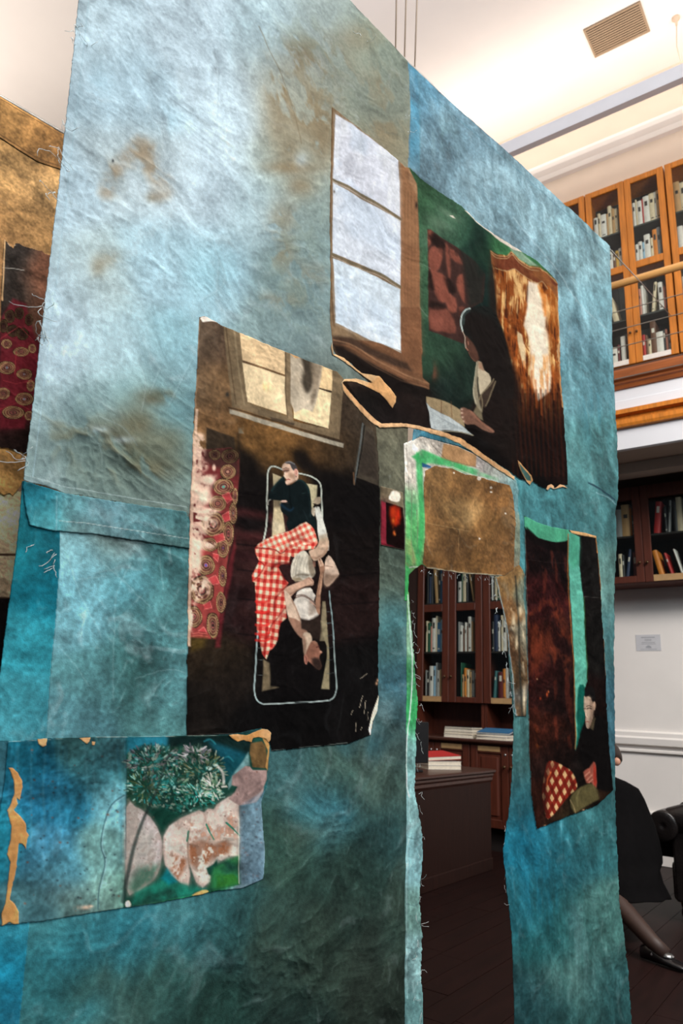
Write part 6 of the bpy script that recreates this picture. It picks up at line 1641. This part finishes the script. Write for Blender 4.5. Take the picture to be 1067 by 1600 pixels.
# ---- build the textile: panels first, prints on top --------------------------
patch('upper_panel', upper_poly, .0010, CLOTHM, TEX, src=BASE, grit=.28)
patch('right_panel', right_poly, .0, CLOTHM, TEX, src=BASE, grit=.4)
patch('lower_panel', lower_poly, .0005, CLOTHM, TEX, src=BASE)
patch('left_strip', strip_poly, .001, CLOTHM, TEX, src=BASE)
patch('middle_panel', [(88, 806), (300, 806), (300, 1165), (69, 1156), (76, 1060), (84, 980), (91, 880)], .0008, CLOTHM, TEX, src=BASE)
patch('corner_strip', corner_poly, .0008, CLOTHM, TEX, src=BASE)
patch('turned_hem_band', band_poly, .0045, CLOTHM, TEX, src=BAND, edge=.003)
patch('doorway_hem', hem_poly, .0014, CLOTHM, TEX, src=HEMC)
lt = patch('doorway_lintel', lintel, .0016, CLOTHM, TEX, src=LINT)
patch('blue_edging', blue_top, .0022, CLOTHM, lt, src=BLUT)
patch('brown_patch', brown_sq, .0028, CLOTHM, lt, src=BRWN)
patch('frayed_brown_strip', lining, .0018, CLOTHM, TEX, src=LINC)
p1 = patch('bed_print', cot_poly, .0020, PRINTM, TEX, src=PR1)
p1['label'] = 'dark print of two people on a folding bed'
p2 = patch('red_lamp_print', red_poly, .0026, PRINTM, TEX, src=PR2)
p3 = patch('reading_print', read_poly, .0020, PRINTM, TEX, src=PR3, grit=.42)
p3['label'] = 'print of a sash window and a reading woman'
patch('torn_backing', tear_a, .0030, PRINTM, p3, src=TEAR)
patch('torn_edge', curve_rim, .0033, PRINTM, p3, src=RIMC)
patch('curled_scrap', leaf, .0034, PRINTM, p3, src=RIMC)
patch('torn_edge', knob, .0033, PRINTM, p3, src=RIMC)
p4 = patch('mint_print', mint_poly, .0020, PRINTM, TEX, src=PR4)
p4['label'] = 'narrow dark print of a man against mint green light'
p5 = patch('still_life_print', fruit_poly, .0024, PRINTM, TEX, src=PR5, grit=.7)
p5['label'] = 'blue print of pale fruit and thistles'
for t in torn:
    patch('torn_backing', t, .0033, PRINTM, p5, src=TORN)


# ---- loose threads at the raw edges of the textile ---------------------------
def on_cloth(x, y, off=.004):
    return plane_points(np.array([[float(x)]]), np.array([[float(y)]]), off)[0, 0]


THR = mat('loose_thread', (206, 216, 216), .8, .1, 60)
rt = random.Random(11)


def threads(name, spots, n_each, ln, w=.0009, down=True):
    m = MB()
    for x, y in spots:
        for _ in range(n_each):
            p = on_cloth(x + rt.uniform(-2, 2), y + rt.uniform(-3, 3), .003)
            v = np.array([rt.uniform(-1, 1) * DC[0], rt.uniform(-1, 1) * DC[1], rt.uniform(-1.2, .3)])
            pts = [p]
            L = ln * rt.uniform(.5, 1.4)
            for k in range(7):
                v = v * .8 + np.array([rt.uniform(-.5, .5) * DC[0] + rt.uniform(-.15, .25) * NC[0], rt.uniform(-.8, .8) * DC[1], rt.uniform(-.6, .45)])
                v = v / (np.linalg.norm(v) + 1e-6)
                p = p + v * L / 7
                pts.append(p)
            m.tube(pts, w, 4)
    o = m.build(name, THR, TEX)
    o.matrix_parent_inverse = TEX.matrix_world.inverted()
    o['kind'] = 'stuff'
    return o


threads('loose_threads', [(118, 40), (112, 60), (98, 190), (92, 230), (90, 250), (86, 300), (70, 470), (66, 480), (63, 500), (60, 525), (38, 718), (40, 712), (62, 842), (90, 880), (88, 860)], 3, .05, .0006)
threads('loose_threads', [(658 - k % 3 * 4, 1100 + k * 23) for k in range(22)], 2, .022, .0004)
threads('loose_threads', [(646 + k * .4, 940 + k * 16) for k in range(11)], 2, .02, .0004)
threads('loose_threads', [(770 + k * 3.4, 905 + k * 22) for k in range(10)], 3, .026, .0005)
threads('loose_threads', [(660 + k * 11, 893 + k * 1.0) for k in range(11)], 3, .012, .0004)
threads('loose_threads', [(788 + (k % 4), 1290 + k * 24) for k in range(6)], 1, .02, .0004)
threads('loose_threads', [(562, 55), (575, 65), (640, 180), (641, 205)], 3, .03, .0004)
# hanging rail and wires
wr = tag(MB().tube([on_cloth(165, -370, -.012), on_cloth(640, 103, -.012), on_cloth(940, 378, -.012)], .008, 8).build('hanging_rail', STEEL), 'thin steel rail holding the top edge of the big blue textile', 'rail')
for i, (x, y, dx) in enumerate(((618, 78, -.08), (632, 90, 0.0), (648, 106, .07))):
    p = on_cloth(x, y, -.012)
    o = MB().tube([p, (p[0] + .002, p[1] + dx * .3, 4.6), (p[0], p[1] + dx * .3, ZC)], .0028, 6).build('suspension_wire', mat('warm_wire', (206, 182, 160), .5, .05, 20))
    tag(o, ['leftmost', 'middle', 'rightmost'][i] + ' of three thin wires hanging the blue textile from the ceiling', 'wire', 'wires holding the blue textile')
p = on_cloth(951, 388, -.004)
tag(MB().tube([p, hit(1000, 440, 1, 4.4), (-1.06, 5.99, 4.55)], .0035, 6).build('guy_wire', STEEL), 'thin guy wire from the textile corner to the gallery railing', 'wire')
q = hit(1056, 30, 2, ZC - .02)
m = MB().lathe((q[0], q[1], ZC), [(.04, 0), (.04, -.02), (.015, -.05), (.012, -.1)], 12)
m.tube([(q[0], q[1], ZC - .1), (q[0] - .02, q[1] + .01, ZC - .35), (q[0] + .015, q[1] - .01, ZC - .7), (q[0], q[1], ZC - 1.0)], .005, 6)
tag(m.build('ceiling_cable', mat('warm_wire', (206, 182, 160))), 'thin pale cable hanging from the ceiling, upper right corner', 'cable')

# ---- second textile behind the left edge --------------------------------------
T2 = thing('ochre_textile', 'ochre brown textile with a red patterned print, behind the left edge of the blue one', 'textile', (-2.2, .95, 0))
bpy.context.view_layer.update()
_PC, _B3, _SU, _SV, _CV = PC, BASE3, SU, SV, CV
PC = PC - NC * 1.0
GX0, GY0, GX1, GY1 = -330., -30., 190., 1320.
GW, GH = int((GX1 - GX0) / S_) + 1, int((GY1 - GY0) / S_) + 1
QX, QY = np.meshgrid(GX0 + np.arange(GW) * S_, GY0 + np.arange(GH) * S_)
BASE3 = plane_points(QX, QY)
SU, SV = (BASE3 - PC) @ DC, BASE3[..., 2]
CV = np.zeros((GH, GW, 3), np.float32)
make_noise()
RELIEF = .006 * (N_BIG - .5) + .004 * (N_RI2 - .5) + .008 * (fbm(SU, SV * .12, 5., 3, 10) - .5)
LIGHT0 = LIGHT
LIGHT = lambda X, Y: np.ones(X.shape + (3,)) * LEFT_L * np.exp(-(Y[:, None] - 150) / 1500.)
och = [(-300, -20), (0, 155), (92, 208), (180, 256)] + rag([(180, 800), (60, 770), (40, 752), (20, 776), (0, 770), (-60, 780), (-200, 770), (-300, 790)], 5, 6, 200, False)
fill(och, [(30, 190, 150, 112, 68), (80, 220, 142, 104, 62), (20, 260, 176, 138, 90), (70, 300, 184, 146, 98), (30, 340, 168, 128, 82), (60, 360, 160, 122, 78), (10, 420, 150, 112, 74), (30, 720, 170, 126, 74), (60, 740, 178, 136, 84), (-100, 300, 170, 130, 86), (150, 400, 160, 124, 80), (-100, 650, 150, 110, 70)], 40, .34, 0, .05, .2)
for x, y in ((20, 330), (60, 370), (12, 350), (70, 240), (30, 235), (55, 300)):
    blob(x, y, 12, 14, (92, 66, 42), .7, tex=sst(N_MOT * .6 + N_FIN * .4, .5, .58))
patch('ochre_panel', och, 0, CLOTHM, T2, src=CV, grit=.3)
bandp = [(-300, -22), (0, 153), (92, 206), (180, 254), (180, 318), (92, 264), (60, 254), (30, 236), (0, 216), (-300, 60)]
fill(bandp, [(20, 190, 150, 112, 68), (70, 230, 140, 102, 60), (90, 240, 128, 92, 56), (-100, 120, 150, 110, 66)], 40, .3, 0, .04, .2)
line([(0, 157), (92, 210)], 1.2, (96, 70, 46), 1, .8)
line(smooth([(0, 212), (30, 231), (60, 249), (92, 260)], 4, False), 1.8, (84, 60, 38), 1.6, .8)
patch('top_band', bandp, .004, CLOTHM, T2, src=CV, grit=.3)
boards = [(-300, 760), (180, 770), (180, 945), (-300, 930)]
fill(boards, [(30, 800, 226, 190, 150), (30, 850, 206, 178, 142), (30, 900, 192, 166, 134), (-100, 850, 200, 170, 136), (60, 780, 214, 178, 138)], 40, .1, 0, .02, .12)
for y in (866, 934):
    line([(-300, y - 6), (0, y), (180, y + 4)], 3.5, (64, 46, 34), 2, .95)
    line([(-300, y - 2), (0, y + 4), (180, y + 8)], 2, (226, 200, 166), 2, .5)
patch('pale_board_panel', boards, -.004, CLOTHM, T2, src=CV)
darkp = [(-300, 928), (180, 938), (180, 1310), (-300, 1310)]
fill(darkp, [(30, 960, 22, 18, 18), (30, 1100, 18, 15, 15), (-100, 1000, 22, 18, 18)], 60, .2, 0, .02, .1)
patch('dark_lower_panel', darkp, -.002, CLOTHM, T2, src=CV)
prt = rag([(6, 374), (14, 384), (20, 388), (24, 380), (40, 386), (60, 392), (80, 400), (120, 414)], 1.2, 5, 201, False) + rag([(120, 640), (90, 690), (70, 706), (40, 710), (20, 704), (-40, 690), (-60, 560), (-50, 420)], 1.5, 6, 202, False) + [(0, 520), (2, 440)]
fill(prt, [(14, 420, 56, 50, 46), (30, 450, 52, 46, 42), (60, 440, 104, 70, 54), (60, 500, 84, 58, 46), (15, 520, 44, 34, 32), (40, 580, 96, 30, 40), (20, 640, 104, 36, 44), (60, 560, 92, 30, 38), (30, 690, 34, 24, 22), (55, 690, 28, 22, 20), (0, 600, 60, 28, 30)], 22, .2, 0, .03, .14)
fr2 = (0, 150, 2.0)
pol(P(fr2, [(12, 680), (40, 634), (80, 650), (110, 760), (100, 880), (76, 1040), (0, 1040), (0, 700)]), (104, 34, 42), 5, .85)
for k, (cx, cy, rx, ry) in enumerate([(30, 690, 16, 20), (60, 680, 14, 18), (90, 700, 12, 18), (10, 720, 14, 20), (40, 735, 20, 18), (20, 775, 16, 14), (70, 745, 18, 18), (65, 800, 24, 14), (20, 850, 28, 20), (75, 870, 24, 16), (10, 930, 20, 18), (75, 948, 28, 20), (40, 990, 34, 20), (95, 905, 12, 18), (100, 790, 12, 14), (90, 1000, 14, 14)]):
    rosette(fr2, cx, cy, rx, ry, (104, 130, 140) if k in (8, 9, 11) else (90, 60, 54), 50 + k, .42 if cy < 760 else .9)
for pts in ([(0, 760), (60, 720), (100, 760)], [(10, 890), (50, 900), (100, 890)], [(50, 800), (45, 870)], [(0, 980), (50, 960), (90, 980)]):
    line(P(fr2, pts), 1.2, (156, 56, 62), 1, .7)
line(P(fr2, [(5, 538), (40, 540), (74, 546)]), 1.2, (196, 190, 180), 1, .7)
line(P(fr2, [(14, 450), (10, 560), (6, 640)]), 2.2, (206, 166, 118), 1.4, .9)
pol(P(fr2, [(22, 462), (34, 458), (48, 468), (30, 470)]), (210, 190, 160), 1, .9)
patch('patterned_print', prt, .003, PRINTM, T2, src=CV)
m = MB()
p0, p1 = on_cloth(-290, -16, -.012), on_cloth(178, 254, -.012)
tag(m.tube([p0, p1], .008, 8).build('hanging_rail', STEEL), 'thin steel rail holding the top edge of the ochre textile', 'rail')
for i, t in enumerate((.15, .8)):
    p = p0 + (p1 - p0) * t
    tag(MB().tube([p, (p[0], p[1], ZC)], .0028, 6).build('suspension_wire', MATS['warm_wire']), ['nearer', 'farther'][i] + ' thin wire holding up the ochre textile', 'wire', 'wires holding the ochre textile')
PC, BASE3, SU, SV, CV = _PC, _B3, _SU, _SV, _CV

# ---- black leather armchair at the right edge ---------------------------------
ac = thing('leather_armchair', 'black leather armchair with scrolled arms at the right picture edge', 'armchair', (-.81, 5.72, 0))
ac.scale = (1, 1, 1.03)
# local axes: the chair faces -X
MB().box((-.42, -.36, .10), (.36, .36, .33)).build('base', LEATHER, ac, .03, 3)
MB().box((-.56, -.28, .33), (.26, .28, .50)).build('seat_cushion', LEATHER, ac, .055, 4)
for s in (-1, 1):
    cx_ = s * .41
    m = MB().tube([(-.40, cx_, .56), (-.30, cx_, .585), (-.12, cx_, .60), (.08, cx_, .655), (.24, cx_, .76), (.36, cx_, .88), (.42, cx_, .93)], [.085, .095, .098, .098, .096, .09, .075], 18)
    m.extr([(-.38, .12), (.36, .12), (.36, .86), (.24, .74), (.08, .64), (-.12, .58), (-.38, .55)], 1, cx_ - .06, cx_ + .06)
    a_ = m.build('arm', LEATHER, ac, .015, 2)
    MB().lathe((-.42, cx_ - .10, .545), [(.015, .012), (.03, 0), (.05, .012), (.082, .0), (.09, .014), (.09, .186), (.082, .2), (.05, .188), (.03, .2), (.015, .188)], 20, axis=1).build('scroll_roll', LEATHER, a_)
bk = MB().extr([(.22, .33), (.38, .30), (.47, .92), (.46, .99), (.40, 1.03), (.33, 1.0), (.30, .93)], 1, -.36, .36)
bk_ = bk.build('backrest', LEATHER, ac, .03, 3)
for z in (.58, .78):
    for y in (-.2, 0, .2):
        MB().lathe((.262 + (z - .5) * .17, y, z), [(.016, 0), (.014, -.006), (.006, -.009)], 10, axis=0).build('button', LEATHER, bk_)
for x in (-.36, .30):
    for y in (-.30, .30):
        MB().lathe((x, y, 0), [(.022, 0), (.03, .03), (.024, .06), (.034, .10)], 12).build('foot', MAHOH, ac)
st_ = thing('footstool', 'low round black leather stool under the seated person, half hidden by the textile', 'stool', (-1.66, 5.26, 0))
MB().lathe((0, 0, 0), [(.24, .22), (.262, .25), (.265, .32), (.24, .36), (.16, .375), (.02, .378)], 24).build('seat', LEATHER, st_)
MB().lathe((0, 0, 0), [(.22, .14), (.235, .15), (.235, .22)], 24).build('base', MAHOH, st_)
for k in range(4):
    a = math.pi / 4 + k * math.pi / 2
    MB().tube([(.17 * math.cos(a), .17 * math.sin(a), .15), (.2 * math.cos(a), .2 * math.sin(a), 0)], [.022, .016], 8).build('leg', MAHOH, st_)

# ---- person seated behind the right edge of the textile -----------------------
SKINM = mat('skin', (206, 152, 126), .5, .06, 14)
HAIRM = mat('dark_brown_hair', (44, 30, 25), .55, .3, 60, (6, 6, 1))
pe = thing('person', 'seated person in a long black dress, legs stretched out, half hidden by the textile', 'person', (-1.5, 5.0, 0))
J = dict(pelvis=(-1.60, 5.12, .50, .12), belly=(-1.57, 5.07, .58, .115), chest=(-1.53, 5.01, .70, .125), neckb=(-1.505, 4.975, .815, .062), neck=(-1.50, 4.965, .86, .052), head=(-1.495, 4.955, .945, .088), crown=(-1.49, 4.955, .99, .078), chin=(-1.516, 4.921, .885, .045),
         shl=(-1.64, 4.97, .78, .05), ell=(-1.64, 4.86, .60, .04), wrl=(-1.60, 4.72, .52, .03), shr=(-1.38, 4.97, .78, .05), elr=(-1.40, 4.88, .60, .04), wrr=(-1.46, 4.72, .53, .03),
         hipr=(-1.53, 5.06, .47, .085), knr=(-1.53, 4.68, .36, .06), cfr=(-1.37, 4.55, .235, .052), anr=(-1.115, 4.365, .092, .034), hll=(-1.66, 5.06, .47, .085), knl=(-1.62, 4.66, .41, .062), cfl=(-1.58, 4.56, .29, .056), anl=(-1.52, 4.46, .09, .036),
         ftr=(-1.05, 4.345, .055, .030), ftl=(-1.49, 4.39, .055, .030), hnl=(-1.55, 4.69, .515, .032), hnr=(-1.50, 4.69, .525, .032))
EDG = [('pelvis', 'belly'), ('belly', 'chest'), ('chest', 'neckb'), ('neckb', 'neck'), ('neck', 'head'), ('head', 'crown'), ('head', 'chin'), ('chest', 'shl'), ('shl', 'ell'), ('ell', 'wrl'), ('wrl', 'hnl'), ('chest', 'shr'), ('shr', 'elr'), ('elr', 'wrr'), ('wrr', 'hnr'),
       ('pelvis', 'hipr'), ('hipr', 'knr'), ('knr', 'cfr'), ('cfr', 'anr'), ('anr', 'ftr'), ('pelvis', 'hll'), ('hll', 'knl'), ('knl', 'cfl'), ('cfl', 'anl'), ('anl', 'ftl')]
for s, base in (('l', 'hnl'), ('r', 'hnr')):
    b = Vector(J[base][:3])
    sg = 1 if s == 'l' else -1
    for k in range(5):
        o1 = Vector((sg * .035, -.012 + .016 * (k - 1.5), .006 - .004 * abs(k - 1.5))) if k < 4 else Vector((sg * .012, -.03, .02))
        o2 = o1 + (Vector((sg * (.028 + .006 * (k in (1, 2))), -.004, -.012)) if k < 4 else Vector((sg * .025, -.012, .006)))
        J['f%s%da' % (s, k)] = (*(b + o1), .0095)
        J['f%s%db' % (s, k)] = (*(b + o2), .008)
        EDG += [(base, 'f%s%da' % (s, k)), ('f%s%da' % (s, k), 'f%s%db' % (s, k))]
keys = list(J)
me = bpy.data.meshes.new('body')
org = Vector(pe.location)
me.from_pydata([Vector(J[k][:3]) - org for k in keys], [(keys.index(a), keys.index(b)) for a, b in EDG], [])
bo = bpy.data.objects.new('body', me)
COL.objects.link(bo)
bo.parent = pe
sk = bo.modifiers.new('skin', 'SKIN')
for i, k in enumerate(keys):
    me.skin_vertices[0].data[i].radius = (J[k][3], J[k][3])
    me.skin_vertices[0].data[i].use_root = (i == 0)
sk.use_smooth_shade = True
ss = bo.modifiers.new('sub', 'SUBSURF')
ss.levels = ss.render_levels = 2
me.materials.append(SKINM)


def R_(p):
    return tuple(Vector(p) - org)


HC = Vector((-1.495, 4.955, .945))
HROT = Matrix.Rotation(math.radians(58), 3, 'Z')


def H_(p):
    return tuple(HC + HROT @ (Vector(p) - HC) - org)


def loft(rings, n, folds=0., closed_top=True, seed=0):
    """rings: (x, y, z, rx, ry) stacked; folds ripple the radius"""
    vs, fs = [], []
    for i, (x, y, z, rx, ry) in enumerate(rings):
        for k in range(n):
            a = 2 * math.pi * k / n
            w = 1 + folds * (i / len(rings)) * (math.cos(9 * a + i * .25) * .6 + math.cos(5 * a + 1 - i * .2) * .4)
            vs.append(R_((x + rx * w * math.cos(a), y + ry * w * math.sin(a), z + (.05 * math.cos(a + .6) if i == len(rings) - 1 else 0))))
    for i in range(len(rings) - 1):
        for k in range(n):
            fs.append((i * n + k, i * n + (k + 1) % n, (i + 1) * n + (k + 1) % n, (i + 1) * n + k))
    if closed_top:
        fs.append(tuple(range(n)))
    m = MB()
    m.add(vs, fs, 0, True)
    return m


dr = loft([(-1.505, 4.975, .845, .07, .06), (-1.505, 4.98, .825, .13, .085), (-1.505, 4.985, .79, .20, .115), (-1.51, 4.99, .73, .235, .15), (-1.51, 4.98, .66, .262, .20), (-1.50, 4.96, .58, .285, .25), (-1.49, 4.92, .50, .30, .30), (-1.475, 4.89, .42, .30, .32), (-1.47, 4.86, .385, .30, .30), (-1.46, 4.77, .36, .295, .24), (-1.45, 4.75, .30, .30, .25), (-1.43, 4.74, .24, .31, .26), (-1.425, 4.74, .19, .31, .27)], 54, .06, False)
d_ = dr.build('black_dress', BLACKC, pe)
so_ = d_.modifiers.new('solid', 'SOLIDIFY')
so_.thickness = .006
# hair, ears, face
hm = MB()
hc = Vector((-1.487, 4.957, .962))
vs, fs = [], []
n = 20
for i in range(9):
    t = math.pi * .60 * i / 8
    for k in range(n):
        a = 2 * math.pi * k / n
        back = .5 + .5 * math.cos(a)
        tt = t * (.60 + .46 * back)
        r = .108 if i < 8 else .098
        vs.append(H_(hc + Vector((r * math.sin(tt) * math.cos(a), r * .92 * math.sin(tt) * math.sin(a), 1.06 * r * math.cos(tt)))))
for i in range(8):
    for k in range(n):
        fs.append((i * n + k, i * n + (k + 1) % n, (i + 1) * n + (k + 1) % n, (i + 1) * n + k))
hm.add(vs, fs, 0, True)
ho = hm.build('short_dark_hair', HAIRM, pe)
ho.modifiers.new('solid', 'SOLIDIFY').thickness = .012
for s in (-1, 1):
    MB().lathe(H_((-1.485, 4.955 + s * .093, .945)), [(.006, -.004), (.022, 0), (.026, .006), (.02, .012), (.008, .008)], 12, axis=1).build('ear', SKINM, pe)
    MB().lathe(H_((-1.574, 4.945 + s * .034, .958)), [(.002, -.011), (.009, -.006), (.011, 0), (.009, .006), (.002, .011)], 10, axis=0).build('eye', mat('eye_white', (220, 214, 206), .3, .02, 9), pe)
MB().tube([H_((-1.575, 4.945, .965)), H_((-1.590, 4.943, .945)), H_((-1.600, 4.942, .928)), H_((-1.580, 4.943, .918))], [.008, .011, .015, .008], 8).build('nose', SKINM, pe)
MB().tube([H_((-1.572, 4.965, .894)), H_((-1.585, 4.942, .896)), H_((-1.572, 4.92, .894))], [.003, .007, .003], 8).build('mouth', mat('lips', (160, 84, 78), .5), pe)
TIGHTS = mat('sheer_dark_tights', (58, 40, 33), .55, .1, 40)
for a, b, c in (('knr', 'cfr', 'anr'), ('knl', 'cfl', 'anl')):
    q = [Vector(J[k][:3]) for k in (a, b, c)]
    q = [q[0], (q[0] + q[1]) / 2, q[1], q[1] * .5 + q[2] * .5, q[2], Vector(J[c.replace('an', 'ft')][:3])]
    MB().tube([R_(v) for v in q], [.062, .062, .058, .048, .040, .034], 16).build('tights', TIGHTS, pe)
# shoes
SHOE = mat('black_shoe_leather', (20, 18, 19), .28, .1, 30)
SILV = mat('silver_trim', (206, 206, 204), .22, .05, 20, metal=.9)
for nm, x, y, ang in (('r', -1.14, 4.375, math.radians(-17)), ('l', -1.535, 4.48, math.radians(-62))):
    c, s = math.cos(ang), math.sin(ang)
    vs, fs = [], []
    n = 14
    prof = [(-.045, .020, .050, .060), (-.035, .032, .062, .066), (0, .034, .050, .080), (.05, .036, .032, .062), (.10, .042, .024, .046), (.15, .043, .021, .036), (.19, .034, .018, .028), (.215, .014, .014, .016)]
    for px_, w, hh, top in prof:
        for k in range(n):
            a = 2 * math.pi * k / n
            u, v = w * math.cos(a), max(.004, top * .5 + top * .5 * math.sin(a) + .004)
            vs.append(R_((x + px_ * c - u * s, y + px_ * s + u * c, v)))
    for i in range(len(prof) - 1):
        for k in range(n):
            fs.append((i * n + k, i * n + (k + 1) % n, (i + 1) * n + (k + 1) % n, (i + 1) * n + k))
    fs += [tuple(range(n))[::-1], tuple(range(len(vs) - n, len(vs)))]
    m = MB()
    m.add(vs, fs, 0, True)
    so1 = m.build('shoe', SHOE, pe)
    m = MB()
    bx_, by_ = x + .10 * c, y + .10 * s
    m.lathe(R_((bx_, by_, .046)), [(.030, 0), (.032, .006), (.022, .014), (.008, .017)], 14)
    m.tube([R_((x + .03 * c - .036 * s, y + .03 * s + .036 * c, .04)), R_((x + .035 * c, y + .035 * s, .082)), R_((x + .03 * c + .036 * s, y + .03 * s - .036 * c, .04))], .006, 6)
    b_ = m.build('silver_buckle', SILV, so1)
